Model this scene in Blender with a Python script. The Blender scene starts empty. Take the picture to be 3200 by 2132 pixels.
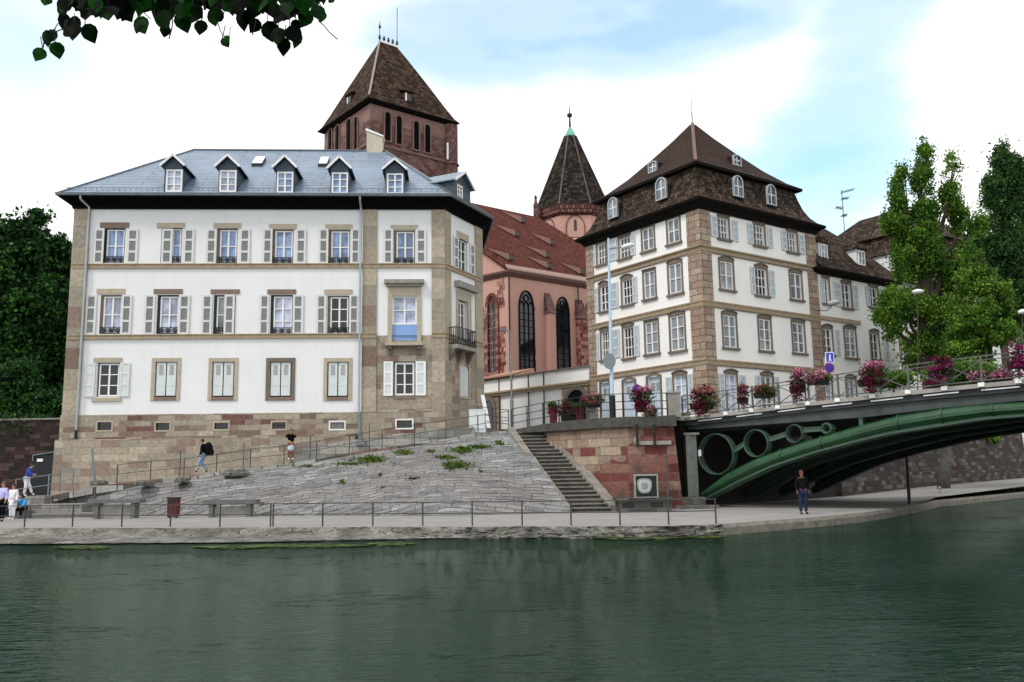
import bpy, bmesh, math, random
import numpy as np
from mathutils import Vector, Matrix, noise
R = math.radians
random.seed(7); rng = np.random.default_rng(11)
scene = bpy.context.scene
C = scene.collection
# ------------------------------------------------------------------ camera
F = 2740.0; CX, CY = 1600.0, 1066.0
CZ = 2.05                                    # eye height over the water
TH = math.atan(414/2740); RO = R(0.9)
fw = Vector((0, math.cos(TH), math.sin(TH)))
u0 = Vector((0, -math.sin(TH), math.cos(TH))); r0 = Vector((1, 0, 0))
rt = r0*math.cos(RO) - u0*math.sin(RO)
up = u0*math.cos(RO) + r0*math.sin(RO)
cam_d = bpy.data.cameras.new('camera'); cam = bpy.data.objects.new('camera', cam_d); C.objects.link(cam)
cam.matrix_world = Matrix(((rt.x, up.x, -fw.x, 0), (rt.y, up.y, -fw.y, 0), (rt.z, up.z, -fw.z, CZ), (0, 0, 0, 1)))
cam_d.sensor_width = 36; cam_d.lens = 36*F/3200; cam_d.clip_end = 4000; cam_d.clip_start = .05
scene.camera = cam
O = Vector((0, 0, CZ))
def ray(px, py): return rt*((px-CX)/F) - up*((py-CY)/F) + fw
def atD(px, py, D):
    d = ray(px, py); return O + d*(D/d.y)
def atZ(px, py, z):
    d = ray(px, py); return O + d*((z-CZ)/d.z)
def V(*a): return Vector(a)
# ------------------------------------------------------------------ objects
def wloc(o):
    v = Vector((0, 0, 0))
    while o is not None: v = v + o.location; o = o.parent
    return v
def tag(o, label=None, cat=None, group=None, kind=None):
    if label: o['label'] = label
    if cat: o['category'] = cat
    if group: o['group'] = group
    if kind: o['kind'] = kind
    return o
def thing(name, loc, label, cat, group=None):
    o = bpy.data.objects.new(name, None); C.objects.link(o); o.location = loc; o.empty_display_size = .3
    return tag(o, label, cat, group)
class MB:
    def __init__(s): s.v = []; s.f = []; s.sm = False
    def face(s, *pts):
        n = len(s.v); s.v += [Vector(p) for p in pts]; s.f.append(tuple(range(n, n+len(pts))))
    def mesh(s, vs, fs):
        n = len(s.v); s.v += [Vector(p) for p in vs]; s.f += [tuple(i+n for i in f) for f in fs]
    def hexa(s, a):      # 8 points: bottom 4 ccw, top 4 ccw
        s.mesh(a, [(3, 2, 1, 0), (4, 5, 6, 7), (0, 1, 5, 4), (1, 2, 6, 5), (2, 3, 7, 6), (3, 0, 4, 7)])
    def box(s, x0, x1, y0, y1, z0, z1, M=None):
        a = [(x0, y0, z0), (x1, y0, z0), (x1, y1, z0), (x0, y1, z0), (x0, y0, z1), (x1, y0, z1), (x1, y1, z1), (x0, y1, z1)]
        a = [Vector(p) for p in a]
        if M is not None: a = [M @ p for p in a]
        s.hexa(a)
    def bar(s, p, q, w, h=None, n=4, r2=None, caps=True):   # prism between two points
        p = Vector(p); q = Vector(q); h = h or w; d = (q-p)
        if d.length < 1e-6: return
        d.normalize(); a = d.cross(Vector((0, 0, 1)))
        if a.length < .01: a = Vector((1, 0, 0))
        a.normalize(); b = d.cross(a).normalized(); k = r2 if r2 is not None else 1.
        vs = []
        for (c, m) in ((p, 1.), (q, k)):
            for i in range(n):
                t = 2*math.pi*(i+.5)/n; cs = math.cos(t); sn = math.sin(t)
                if n == 4: cs = math.copysign(1, cs); sn = math.copysign(1, sn)
                vs.append(c + a*(cs*w*.5*m) + b*(sn*h*.5*m))
        fs = [(i, (i+1) % n, n+(i+1) % n, n+i) for i in range(n)]
        if caps: fs += [tuple(range(n-1, -1, -1)), tuple(range(n, 2*n))]
        s.mesh(vs, fs)
    def tube(s, pts, rad, n=8):
        for i in range(len(pts)-1): s.bar(pts[i], pts[i+1], 2*rad, n=n)
    def lathe(s, c, prof, n=12):   # prof [(r,z)]
        c = Vector(c); vs = []; fs = []
        for (r_, z) in prof:
            for i in range(n): t = 2*math.pi*i/n; vs.append(c+Vector((r_*math.cos(t), r_*math.sin(t), z)))
        for j in range(len(prof)-1):
            for i in range(n): fs.append((j*n+i, j*n+(i+1) % n, (j+1)*n+(i+1) % n, (j+1)*n+i))
        fs.append(tuple(range(n-1, -1, -1))); fs.append(tuple((len(prof)-1)*n+i for i in range(n)))
        s.mesh(vs, fs)
    def grid(s, P):      # rows of points
        n = len(P[0]); vs = [p for row in P for p in row]
        s.mesh(vs, [(j*n+i, j*n+i+1, (j+1)*n+i+1, (j+1)*n+i) for j in range(len(P)-1) for i in range(n-1)])
    def build(s, name, mat, parent=None, loc=None, smooth=False, uvt=None):
        base = wloc(parent) if parent is not None else (Vector(loc) if loc is not None else Vector((0, 0, 0)))
        me = bpy.data.meshes.new(name)
        me.from_pydata([tuple(v-base) for v in s.v], [], s.f)
        uv = me.uv_layers.new(name='UVMap').data
        co = np.empty((len(s.f), 1))
        for p in me.polygons:
            n = p.normal
            if abs(n.z) > .96: a = Vector((1, 0, 0)); b = Vector((0, 1, 0))
            else:
                a = Vector((0, 0, 1)).cross(n).normalized(); b = n.cross(a)
            for li in p.loop_indices:
                q = s.v[me.loops[li].vertex_index]
                uv[li].uv = uvt(q) if uvt else (q.dot(a), q.dot(b) if abs(n.z) > .2 else q.z)
        if smooth:
            me.polygons.foreach_set('use_smooth', [True]*len(me.polygons))
        me.materials.append(mat)
        o = bpy.data.objects.new(name, me); C.objects.link(o)
        if parent is not None: o.parent = parent
        else: o.location = base
        return o
class Face:
    """a vertical plane: origin p (xy), direction d (xy), outward normal right of d"""
    def __init__(s, p, q):
        s.p = Vector((p[0], p[1], 0)); e = Vector((q[0]-p[0], q[1]-p[1], 0)); s.L = e.length; s.d = e.normalized()
        s.n = Vector((s.d.y, -s.d.x, 0))
    def w(s, a, z, o=0.): return s.p + s.d*a + s.n*o + Vector((0, 0, z))
    def sz(s, px, py, o=0.):
        d = ray(px, py); pp = s.p + s.n*o; t = (pp-O).dot(s.n)/d.dot(s.n); q = O + d*t
        return (q-s.p).dot(s.d), q.z
    def box(s, m, a0, a1, z0, z1, o0, o1):
        m.hexa([s.w(a0, z0, o1), s.w(a1, z0, o1), s.w(a1, z0, o0), s.w(a0, z0, o0), s.w(a0, z1, o1), s.w(a1, z1, o1), s.w(a1, z1, o0), s.w(a0, z1, o0)])
    def wall(s, m, a0, a1, z0, z1, holes, depth=.22):
        A = sorted({a0, a1} | {min(max(h[i], a0), a1) for h in holes for i in (0, 1)})
        Z = sorted({z0, z1} | {min(max(h[i], z0), z1) for h in holes for i in (2, 3)})
        for i in range(len(A)-1):
            for j in range(len(Z)-1):
                ca = (A[i]+A[i+1])/2; cz = (Z[j]+Z[j+1])/2
                if A[i+1]-A[i] < 1e-5 or Z[j+1]-Z[j] < 1e-5: continue
                if any(h[0] < ca < h[1] and h[2] < cz < h[3] for h in holes): continue
                m.face(s.w(A[i], Z[j]), s.w(A[i+1], Z[j]), s.w(A[i+1], Z[j+1]), s.w(A[i], Z[j+1]))
        for h in holes:
            a, b, c, d = h; D = -depth
            m.face(s.w(a, c), s.w(a, c, D), s.w(a, d, D), s.w(a, d)); m.face(s.w(b, c, D), s.w(b, c), s.w(b, d), s.w(b, d, D))
            m.face(s.w(a, c), s.w(b, c), s.w(b, c, D), s.w(a, c, D)); m.face(s.w(a, d, D), s.w(b, d, D), s.w(b, d), s.w(a, d))
def offs(pl, o, closed=False):
    """offset a plan polyline outward (right of travel), mitred"""
    n = len(pl); P = [Vector((p[0], p[1], 0)) for p in pl]; out = []
    for i in range(n):
        ns = []
        for (a, b) in ((i-1, i), (i, i+1)):
            if closed: a %= n; b %= n
            if a < 0 or b >= n: continue
            e = (P[b]-P[a]).normalized(); ns.append(Vector((e.y, -e.x, 0)))
        if len(ns) == 1: out.append(P[i]+ns[0]*o)
        else:
            m = (ns[0]+ns[1]).normalized(); out.append(P[i]+m*(o/max(.3, m.dot(ns[0]))))
    return out
def sweep(m, pl, prof, closed=False, cap=True):
    """prof [(offset, z)] swept along the plan polyline pl (closed profile)"""
    rows = [[p+Vector((0, 0, z)) for p in offs(pl, o, closed)] for (o, z) in prof]
    n = len(pl); k = len(prof)
    vs = [rows[j][i] for i in range(n) for j in range(k)]; fs = []
    for i in range(n if closed else n-1):
        for j in range(k):
            i2 = (i+1) % n; fs.append((i*k+j, i*k+(j+1) % k, i2*k+(j+1) % k, i2*k+j))
    if not closed and cap: fs += [tuple(range(k-1, -1, -1)), tuple((n-1)*k+j for j in range(k))]
    m.mesh(vs, [tuple(reversed(f)) for f in fs])
# ------------------------------------------------------------------ materials
class NT:
    def __init__(s, name):
        s.m = bpy.data.materials.new(name); s.m.use_nodes = True; s.t = s.m.node_tree; s.b = s.t.nodes['Principled BSDF']
        s.tc = s.n('ShaderNodeTexCoord')
    def n(s, ty, **k):
        x = s.t.nodes.new(ty)
        for a, b in k.items():
            if a.startswith('i_'):
                key = a[2:].replace('_', ' '); x.inputs[key].default_value = b
            else: setattr(x, a, b)
        return x
    def l(s, a, b): s.t.links.new(a, b)
    def val(s, sock, v):
        if isinstance(v, (int, float, tuple)): sock.default_value = v
        else: s.l(v, sock)
    def noise(s, sc, det=4, rough=.55, vec=None, mapscale=None, dist=0., which='Object'):
        x = s.n('ShaderNodeTexNoise'); x.inputs['Scale'].default_value = sc; x.inputs['Detail'].default_value = det; x.inputs['Roughness'].default_value = rough; x.inputs['Distortion'].default_value = dist
        v = vec or s.tc.outputs[which]
        if mapscale: v = s.map(v, mapscale)
        s.l(v, x.inputs['Vector']); return x.outputs['Fac']
    def map(s, v, sc, rot=(0, 0, 0), loc=(0, 0, 0)):
        m = s.n('ShaderNodeMapping'); m.inputs['Scale'].default_value = sc; m.inputs['Rotation'].default_value = rot; m.inputs['Location'].default_value = loc
        s.l(v, m.inputs['Vector']); return m.outputs['Vector']
    def ramp(s, fac, stops, interp='LINEAR'):
        r_ = s.n('ShaderNodeValToRGB'); e = r_.color_ramp; e.interpolation = interp
        while len(e.elements) < len(stops): e.elements.new(.5)
        for el, (p, c) in zip(e.elements, stops): el.position = p; el.color = (*c, 1) if not isinstance(c, (int, float)) else (c, c, c, 1)
        s.l(fac, r_.inputs['Fac']); return r_.outputs['Color']
    def mix(s, fac, a, b, mode='MIX'):
        x = s.n('ShaderNodeMix', data_type='RGBA', blend_type=mode); s.val(x.inputs[0], fac)
        s.val(x.inputs[6], (*a, 1) if isinstance(a, tuple) and len(a) == 3 else a); s.val(x.inputs[7], (*b, 1) if isinstance(b, tuple) and len(b) == 3 else b)
        return x.outputs[2]
    def math(s, op, a, b=0.):
        x = s.n('ShaderNodeMath', operation=op); s.val(x.inputs[0], a); s.val(x.inputs[1], b); return x.outputs[0]
    def brick(s, w, h, mortar=.012, vec=None, off=.5, smooth=.1, bias=0., sq=1., sqf=2):
        x = s.n('ShaderNodeTexBrick'); x.offset = off; x.squash = sq; x.squash_frequency = sqf
        x.inputs['Color1'].default_value = (0, 0, 0, 1); x.inputs['Color2'].default_value = (1, 1, 1, 1); x.inputs['Mortar'].default_value = (.5, .5, .5, 1)
        x.inputs['Scale'].default_value = 1; x.inputs['Mortar Size'].default_value = mortar; x.inputs['Mortar Smooth'].default_value = smooth
        x.inputs['Bias'].default_value = bias; x.inputs['Brick Width'].default_value = w; x.inputs['Row Height'].default_value = h
        s.l(vec or s.tc.outputs['UV'], x.inputs['Vector']); return x
    def bump(s, h, strength=.4, dist=.03, nrm=None):
        x = s.n('ShaderNodeBump'); x.inputs['Strength'].default_value = strength; x.inputs['Distance'].default_value = dist
        s.l(h, x.inputs['Height'])
        if nrm: s.l(nrm, x.inputs['Normal'])
        s.l(x.outputs['Normal'], s.b.inputs['Normal']); return x.outputs['Normal']
    def out(s, col, rough=.8, spec=.3, metal=0.):
        s.val(s.b.inputs['Base Color'], (*col, 1) if isinstance(col, tuple) and len(col) == 3 else col)
        s.val(s.b.inputs['Roughness'], rough); s.b.inputs['Specular IOR Level'].default_value = spec; s.b.inputs['Metallic'].default_value = metal
        return s.m
def plain(name, c, rough=.6, var=.12, sc=3., spec=.3, metal=0., bump=0.):
    t = NT(name); f = t.noise(sc, 5); k = t.ramp(f, [(.25, tuple(x*(1-var) for x in c)), (.75, tuple(min(1, x*(1+var)) for x in c))])
    if bump: t.bump(f, bump, .02)
    return t.out(k, rough, spec, metal)
def stucco(name, c, dirt=.12, sill=False):
    t = NT(name); f = t.noise(.6, 6, .6); g = t.noise(1.2, 6, .65, mapscale=(3.5, 3.5, .22)); h = t.noise(60, 3)
    k = t.ramp(f, [(.3, tuple(x*(1-dirt*.5) for x in c)), (.7, c)])
    k2 = t.mix(t.ramp(g, [(.5, 0.), (.75, dirt*1.9)]), k, tuple(x*.72 for x in (c[0]*.98, c[1]*.98, c[2]*.94)))
    t.bump(h, .15, .004); return t.out(k2, .88, .2)
def blocks(name, w, h, stops, mortar=.012, mcol=(.25, .23, .2), warp=.0, bump=.5, sq=1., grime=.35, off=.5, sc=2., msm=.1, dark=(.06, .055, .05)):
    """coursed stone: each block its own colour out of the stops"""
    t = NT(name); v = t.tc.outputs['UV']
    if warp:
        nn = t.n('ShaderNodeTexNoise', i_Scale=1.3, i_Detail=3.); t.l(v, nn.inputs['Vector'])
        sub = t.n('ShaderNodeVectorMath', operation='SUBTRACT'); t.l(nn.outputs['Color'], sub.inputs[0]); sub.inputs[1].default_value = (.5, .5, .5)
        ml = t.n('ShaderNodeVectorMath', operation='MULTIPLY'); t.l(sub.outputs[0], ml.inputs[0]); ml.inputs[1].default_value = (warp, warp*.5, 0)
        ad = t.n('ShaderNodeVectorMath', operation='ADD'); t.l(v, ad.inputs[0]); t.l(ml.outputs[0], ad.inputs[1]); v = ad.outputs[0]
    b = t.brick(w, h, mortar, v, off, msm, 0., sq)
    k = t.ramp(b.outputs['Color'], stops, 'CONSTANT')
    f = t.noise(6, 6, .65); g = t.noise(.5, 5, .6)
    k = t.mix(.55, k, t.ramp(f, [(.3, .45), (.75, 1.5)]), 'MULTIPLY')
    k = t.mix(t.ramp(g, [(.5, 0.), (.72, grime)]), k, dark)
    k = t.mix(b.outputs['Fac'], k, mcol)
    hh = t.math('SUBTRACT', t.math('MULTIPLY', f, .6), b.outputs['Fac'])
    t.bump(hh, bump, .03); return t.out(k, .9, .2)
M = {}
M['white'] = stucco('white render', (.76, .765, .775), .11)
M['white2'] = stucco('cream white render', (.82, .81, .79), .10)
BE = (.34, .29, .225); BE2 = (.41, .355, .275); MV = (.205, .145, .115); MV2 = (.26, .19, .155); RD = (.21, .075, .06); GY = (.30, .27, .215)
M['quoin'] = blocks('sandstone quoins', 60, 1.16, [(0, MV), (.18, GY), (.36, BE), (.6, MV2), (.72, BE2)], .012, (.2, .17, .13), bump=.25, grime=.12, off=0)
M['quoin_beige'] = blocks('beige sandstone quoins', 60, 1.2, [(0, BE), (.3, BE2), (.6, GY), (.8, BE)], .008, (.22, .19, .15), bump=.25, grime=.1, off=0)
M['base'] = blocks('coursed rubble base', .85, .29, [(0, MV), (.2, BE), (.36, BE2), (.46, MV2), (.6, GY), (.68, (.155, .085, .07)), (.82, BE)], .008, (.25, .21, .16), warp=.2, grime=.2, bump=.5)
M['base_low'] = blocks('lower battered base', 1.0, .38, [(0, BE), (.2, GY), (.4, BE2), (.55, MV2), (.68, BE)], .008, (.22, .19, .15), warp=.12, grime=.3)
M['beige'] = plain('beige sandstone', BE2, .85, .14, 4, bump=.2)
M['mauve'] = plain('brown sandstone', MV, .85, .15, 4, bump=.2)
M['stone_grey'] = plain('grey dressed stone', (.27, .26, .235), .85, .25, 3, bump=.4)
M['quoin_right'] = blocks('corner quoins', 1.05, .42, [(0, (.33, .25, .185)), (.35, (.30, .215, .165)), (.6, (.37, .30, .23)), (.8, (.28, .19, .15))], .022, (.09, .07, .055), bump=.5, grime=.15)
M['frame_stone'] = plain('window surround stone', (.155, .125, .10), .85, .2, 5, bump=.2)
M['band'] = plain('string course stone', (.33, .26, .175), .85, .22, 3, bump=.2)
M['eave'] = plain('shade black for eaves and openings', (.004, .004, .005), .8, .3, 3, spec=.04)  # black eave shade put into the wood colour; also blackens the tower openings
M['eave2'] = plain('dark brown eave wood', (.010, .009, .008), .8, .4, 3, spec=.05)
M['zinc'] = plain('grey gutter zinc', (.16, .18, .20), .4, .2, 2, metal=.4)
M['pipe'] = plain('pale downpipe zinc', (.36, .40, .43), .45, .15, 2, metal=.3)
M['trim_white'] = plain('white painted wood', (.78, .78, .77), .5, .05, 5)
M['shutter'] = plain('grey beige shutter paint', (.63, .635, .63), .6, .08, 5)
M['louver'] = plain('louvre grey paint', (.35, .355, .35), .65, .25, 9)
M['shutter_closed'] = plain('pale grey green shutter', (.60, .645, .65), .6, .08, 4)
M['shutter_blue'] = plain('pale blue shutter', (.54, .58, .61), .6, .1, 4)
M['shutter_panel'] = plain('blue grey shutter panel', (.37, .42, .46), .6, .12, 4)
M['door_blue'] = plain('pale blue door', (.50, .58, .68), .5, .06, 3)
M['dormer'] = plain('slate blue dormer cladding', (.045, .065, .085), .5, .2, 5)
M['iron'] = plain('black iron', (.012, .013, .014), .45, .3, 8)
M['iron_grey'] = plain('weathered railing steel', (.045, .045, .045), .5, .4, 6)
M['galv'] = plain('galvanised steel', (.18, .21, .22), .5, .2, 5, metal=.3)
M['blue_panel'] = plain('light blue panel', (.22, .36, .66), .5, .04, 2)
def pane(name, c, c2, rough=.06, sx=6.):
    t = NT(name); f = t.noise(1., 3, .5, which='UV', mapscale=(sx, .5, 1)); g = t.noise(1.3, 2, .5)
    oi = t.n('ShaderNodeObjectInfo'); k = t.ramp(t.math('ADD', f, t.math('MULTIPLY', t.math('SUBTRACT', oi.outputs['Random'], .5), .35)), [(.3, c), (.7, c2)]); k = t.mix(t.ramp(t.math('ADD', g, t.math('MULTIPLY', t.math('SUBTRACT', oi.outputs['Random'], .5), .3)), [(.42, 0.), (.62, .7)]), k, tuple(x*.3 for x in c))
    return t.out(k, rough, .6)
M['pane_blue'] = pane('glass over blue curtain', (.16, .24, .44), (.30, .42, .68))
M['pane_pale'] = pane('glass over pale curtain', (.42, .48, .68), (.58, .63, .78))
M['pane_dark'] = pane('dark glass', (.006, .007, .009), (.02, .024, .03), .04)
M['pane_grey'] = pane('glass over grey blind', (.22, .245, .27), (.30, .33, .355), .12)
M['pane_mid'] = pane('glass over drawn net', (.05, .055, .06), (.25, .27, .30))
def tiles(name, c1, c2, c3, h=.16, w=.17, moss=None, bump=.8, warp=.05, speck=0.):
    t = NT(name); v = t.tc.outputs['UV']
    b = t.brick(w, h, .02, v, .5, .3)
    f = t.noise(1.1, 6, .7); g = t.noise(5, 6, .7)
    k = t.ramp(b.outputs['Color'], [(0, c1), (.45, c2), (1, c3)])
    k = t.mix(.7, k, t.ramp(g, [(.3, .35), (.72, 1.7)]), 'MULTIPLY')
    k = t.mix(t.ramp(f, [(.45, 0.), (.75, .6)]), k, moss or tuple(x*.5 for x in c1))
    if speck: k = t.mix(t.ramp(t.noise(3.2, 7, .8), [(.56, 0.), (.68, speck)]), k, tuple(min(1, x*2.6) for x in c3))
    k = t.mix(t.math('MULTIPLY', b.outputs['Fac'], .75), k, (.008, .007, .006))
    hh = t.math('SUBTRACT', t.math('ADD', t.math('MULTIPLY', g, .8), t.math('MULTIPLY', b.outputs['Color'], .3)), b.outputs['Fac'])
    t.bump(hh, bump, .05); return t.out(k, .9, .06)
M['tile_dark'] = tiles('old dark plain tiles', (.020, .014, .011), (.042, .029, .022), (.10, .074, .06), h=.26, w=.3, moss=(.010, .009, .008), speck=.55)
M['tile_brown'] = tiles('brown plain tiles', (.038, .024, .019), (.047, .030, .024), (.058, .038, .030), h=.15, w=.18, moss=(.042, .028, .022), bump=.35)
M['tile_red'] = tiles('red plain tiles', (.095, .033, .026), (.118, .040, .031), (.145, .055, .043), h=.3, w=.25, moss=(.075, .026, .02), bump=.5)
M['tile_tower'] = tiles('mottled tower tiles', (.018, .012, .010), (.04, .026, .019), (.095, .058, .04), h=.40, w=.5, moss=(.014, .012, .010), speck=.25)
M['tile_spire'] = tiles('dark spire tiles', (.010, .009, .008), (.02, .016, .013), (.06, .047, .04), h=.36, w=.4, moss=(.009, .008, .007), speck=.5)
def slate():
    t = NT('blue grey slate roof'); b = t.brick(3.4, .46, .035, None, .37, .2)
    f = t.noise(1.2, 6, .6); g = t.noise(.35, 3, .5)
    k = t.ramp(f, [(.3, (.115, .165, .235)), (.7, (.19, .25, .335))]); k = t.mix(t.ramp(b.outputs['Color'], [(0, 0.), (1, .25)]), k, (.13, .165, .21))
    k = t.mix(t.math('MULTIPLY', b.outputs['Fac'], .85), k, (.035, .05, .07))
    k = t.mix(t.ramp(g, [(.4, 0.), (.7, .3)]), k, (.26, .34, .46))
    t.bump(t.math('SUBTRACT', t.math('MULTIPLY', f, .3), b.outputs['Fac']), .5, .03); return t.out(k, .36, .5)
M['slate'] = slate()
M['pink'] = stucco('pink church render', (.52, .30, .245), .18)
M['pink_stone'] = blocks('red church stone', .7, .36, [(0, (.22, .08, .07)), (.3, (.33, .16, .13)), (.5, (.12, .035, .033)), (.65, (.40, .21, .17)), (.85, (.17, .065, .055))], .012, (.16, .08, .065), warp=.1, grime=.35)
M['tower_stone'] = blocks('dark red tower stone', .75, .34, [(0, (.12, .065, .058)), (.25, (.16, .09, .08)), (.5, (.09, .045, .042)), (.7, (.20, .12, .105)), (.87, (.14, .075, .067))], .012, (.10, .055, .045), warp=.1, grime=.4)
M['tower_plain'] = blocks('dusky pink tower stone', 1.1, .45, [(0, (.22, .135, .12)), (.4, (.20, .12, .105)), (.8, (.24, .15, .13))], .008, (.18, .1, .085), grime=.2, bump=.25)
def abutmat():
    m_ = blocks('red and buff abutment blocks', 1.0, .40, [(0, (.15, .045, .038)), (.2, (.20, .085, .07)), (.38, (.10, .03, .026)), (.55, (.21, .11, .085)), (.75, (.15, .05, .042)), (.9, (.25, .155, .12))], .014, (.15, .11, .09), warp=.2, bump=.9, grime=.95, dark=(.028, .024, .022))
    t = m_.node_tree; bk = [n for n in t.nodes if n.type == 'TEX_BRICK'][0]; first = [l.to_node for l in bk.outputs['Color'].links if l.to_node.type == 'VALTORGB'][0]
    tgt = [(l.to_socket) for l in first.outputs[0].links]
    r2 = t.nodes.new('ShaderNodeValToRGB'); r2.color_ramp.interpolation = 'CONSTANT'
    cs = [(0, (.25, .18, .135)), (.2, (.33, .26, .19)), (.38, (.19, .09, .07)), (.6, (.24, .18, .14)), (.75, (.15, .05, .042)), (.88, (.21, .14, .11))]
    while len(r2.color_ramp.elements) < len(cs): r2.color_ramp.elements.new(.5)
    for el, (p, c) in zip(r2.color_ramp.elements, cs): el.position = p; el.color = (*c, 1)
    t.links.new(bk.outputs['Color'], r2.inputs[0])
    tc = [n for n in t.nodes if n.type == 'TEX_COORD'][0]; sp = t.nodes.new('ShaderNodeSeparateXYZ'); t.links.new(tc.outputs['Object'], sp.inputs[0])
    nz = t.nodes.new('ShaderNodeTexNoise'); nz.inputs['Scale'].default_value = .5; t.links.new(tc.outputs['Object'], nz.inputs['Vector'])
    def mt(op, a, b):
        x = t.nodes.new('ShaderNodeMath'); x.operation = op
        for i, v in enumerate((a, b)):
            if isinstance(v, (int, float)): x.inputs[i].default_value = v
            else: t.links.new(v, x.inputs[i])
        return x.outputs[0]
    f = mt('ADD', mt('MULTIPLY', sp.outputs['Z'], .30), mt('SUBTRACT', mt('MULTIPLY', nz.outputs['Fac'], 1.2), mt('MULTIPLY', sp.outputs['X'], .17)))
    r3 = t.nodes.new('ShaderNodeValToRGB'); r3.color_ramp.elements[0].position = 1.05-.05; r3.color_ramp.elements[0].position = .98; r3.color_ramp.elements[1].position = 1.0
    st = mt('GREATER_THAN', f, 1.15); mx = t.nodes.new('ShaderNodeMix'); mx.data_type = 'RGBA'; t.links.new(st, mx.inputs[0]); t.links.new(first.outputs[0], mx.inputs[6]); t.links.new(r2.outputs[0], mx.inputs[7])
    for k in tgt: t.links.new(mx.outputs[2], k)
    return m_
M['abut'] = abutmat()
M['quay_wall'] = blocks('weathered quay wall', .8, .3, [(0, (.06, .036, .032)), (.25, (.06, .054, .05)), (.45, (.10, .082, .075)), (.7, (.055, .036, .032)), (.85, (.15, .14, .13))], .014, (.05, .042, .038), warp=.25, grime=.85, bump=.8, dark=(.06, .06, .062))
M['dark_wall'] = blocks('old dark brick wall', .55, .22, [(0, (.05, .025, .022)), (.3, (.03, .02, .018)), (.6, (.08, .05, .045)), (.8, (.025, .018, .017))], .012, (.03, .025, .022), warp=.1, grime=.9, bump=.8, dark=(.02, .018, .017))
M['retain_low'] = blocks('grey retaining stones', .9, .4, [(0, (.24, .235, .215)), (.4, (.32, .31, .285)), (.7, (.2, .19, .17))], .014, (.1, .095, .085), warp=.15, grime=.5)
M['under'] = plain('shade-darkened abutment stone', (.018, .016, .015), .9, .4, 2, bump=.5)  # darkness beneath the bridge is put into the stone colour
def paving():
    t = NT('weathered stone paving of the slope'); v = t.tc.outputs['UV']
    nn = t.n('ShaderNodeTexNoise', i_Scale=.9, i_Detail=5., i_Roughness=.6); t.l(v, nn.inputs['Vector'])
    sub = t.n('ShaderNodeVectorMath', operation='SUBTRACT'); t.l(nn.outputs['Color'], sub.inputs[0]); sub.inputs[1].default_value = (.5, .5, .5)
    ml = t.n('ShaderNodeVectorMath', operation='MULTIPLY'); t.l(sub.outputs[0], ml.inputs[0]); ml.inputs[1].default_value = (.5, .20, 0)
    ad = t.n('ShaderNodeVectorMath', operation='ADD'); t.l(v, ad.inputs[0]); t.l(ml.outputs[0], ad.inputs[1])
    b = t.brick(.78, .23, .022, ad.outputs[0], .42, .6, 0., 1.7, 3)
    vo = t.n('ShaderNodeTexVoronoi', feature='DISTANCE_TO_EDGE', i_Scale=1.); t.l(t.map(ad.outputs[0], (.75, 1.5, 1)), vo.inputs['Vector'])
    crack = t.ramp(vo.outputs['Distance'], [(0, 1.), (.035, 0.)])
    mask = t.ramp(t.noise(.6, 3, .5, loc_vec(t) ), [(.55, 0.), (.66, .35)])
    f = t.noise(7, 9, .75, mapscale=(1, 2.2, 3)); g = t.noise(.5, 5, .65); big = t.noise(.16, 3, .5)
    k = t.ramp(b.outputs['Color'], [(0, (.17, .175, .18)), (.5, (.24, .247, .253)), (1, (.34, .345, .35))])
    k = t.mix(.8, k, t.ramp(f, [(.3, .4), (.7, 1.45)]), 'MULTIPLY')
    k = t.mix(t.ramp(g, [(.48, 0.), (.66, .6)]), k, (.17, .168, .162))
    k = t.mix(t.ramp(big, [(.45, 0.), (.62, .5)]), k, (.20, .175, .165))
    st = t.noise(1., 7, .75, mapscale=(.5, 2.2, 6)); k = t.mix(.8, k, t.ramp(st, [(.36, .5), (.5, 1.), (.66, 1.2)]), 'MULTIPLY')
    gap = t.math('MAXIMUM', b.outputs['Fac'], t.math('MULTIPLY', crack, mask))
    gap = t.math('MULTIPLY', gap, t.ramp(t.noise(1.3, 4), [(.36, .45), (.6, 1.)]))
    k = t.mix(t.math('MULTIPLY', gap, .85), k, (.045, .045, .043))
    t.bump(t.math('SUBTRACT', f, gap), .9, .06); return t.out(k, .92, .2)
def loc_vec(t): return t.tc.outputs['Object']
M['paving'] = paving()
def rough_stone(name, c1, c2, dark, sc=1.6, stretch=(1, 1, 1)):
    t = NT(name); v = t.map(t.tc.outputs['Object'], stretch)
    vo = t.n('ShaderNodeTexVoronoi', i_Scale=sc); t.l(v, vo.inputs['Vector'])
    ve = t.n('ShaderNodeTexVoronoi', feature='DISTANCE_TO_EDGE', i_Scale=sc); t.l(v, ve.inputs['Vector'])
    f = t.noise(9, 8, .7); g = t.noise(.8, 5, .6)
    k = t.ramp(t.noise(1.2, 5, .6, mapscale=(1, 1, 2)), [(.35, c1), (.65, c2)])
    k = t.mix(.85, k, t.ramp(f, [(.3, .3), (.7, 1.6)]), 'MULTIPLY')
    k = t.mix(t.ramp(g, [(.45, 0.), (.65, .65)]), k, dark)
    e = t.math('MULTIPLY', t.ramp(ve.outputs['Distance'], [(0, 1.), (.035, 0.)]), t.ramp(t.noise(1.1, 3), [(.45, 0.), (.6, 1.)])); k = t.mix(e, k, tuple(x*.35 for x in dark))
    t.bump(t.math('SUBTRACT', f, e), .9, .06); return t.out(k, .92, .2)
M['bank'] = rough_stone('rough river bank stone', (.11, .105, .09), (.25, .245, .225), (.045, .042, .032), 1.5, (.8, 1.2, 3.5))
M['coping'] = plain('worn stair coping', (.20, .18, .155), .9, .35, 3.5, bump=.6)
M['step'] = plain('dark worn step', (.05, .052, .045), .9, .5, 3, bump=.5)
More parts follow.
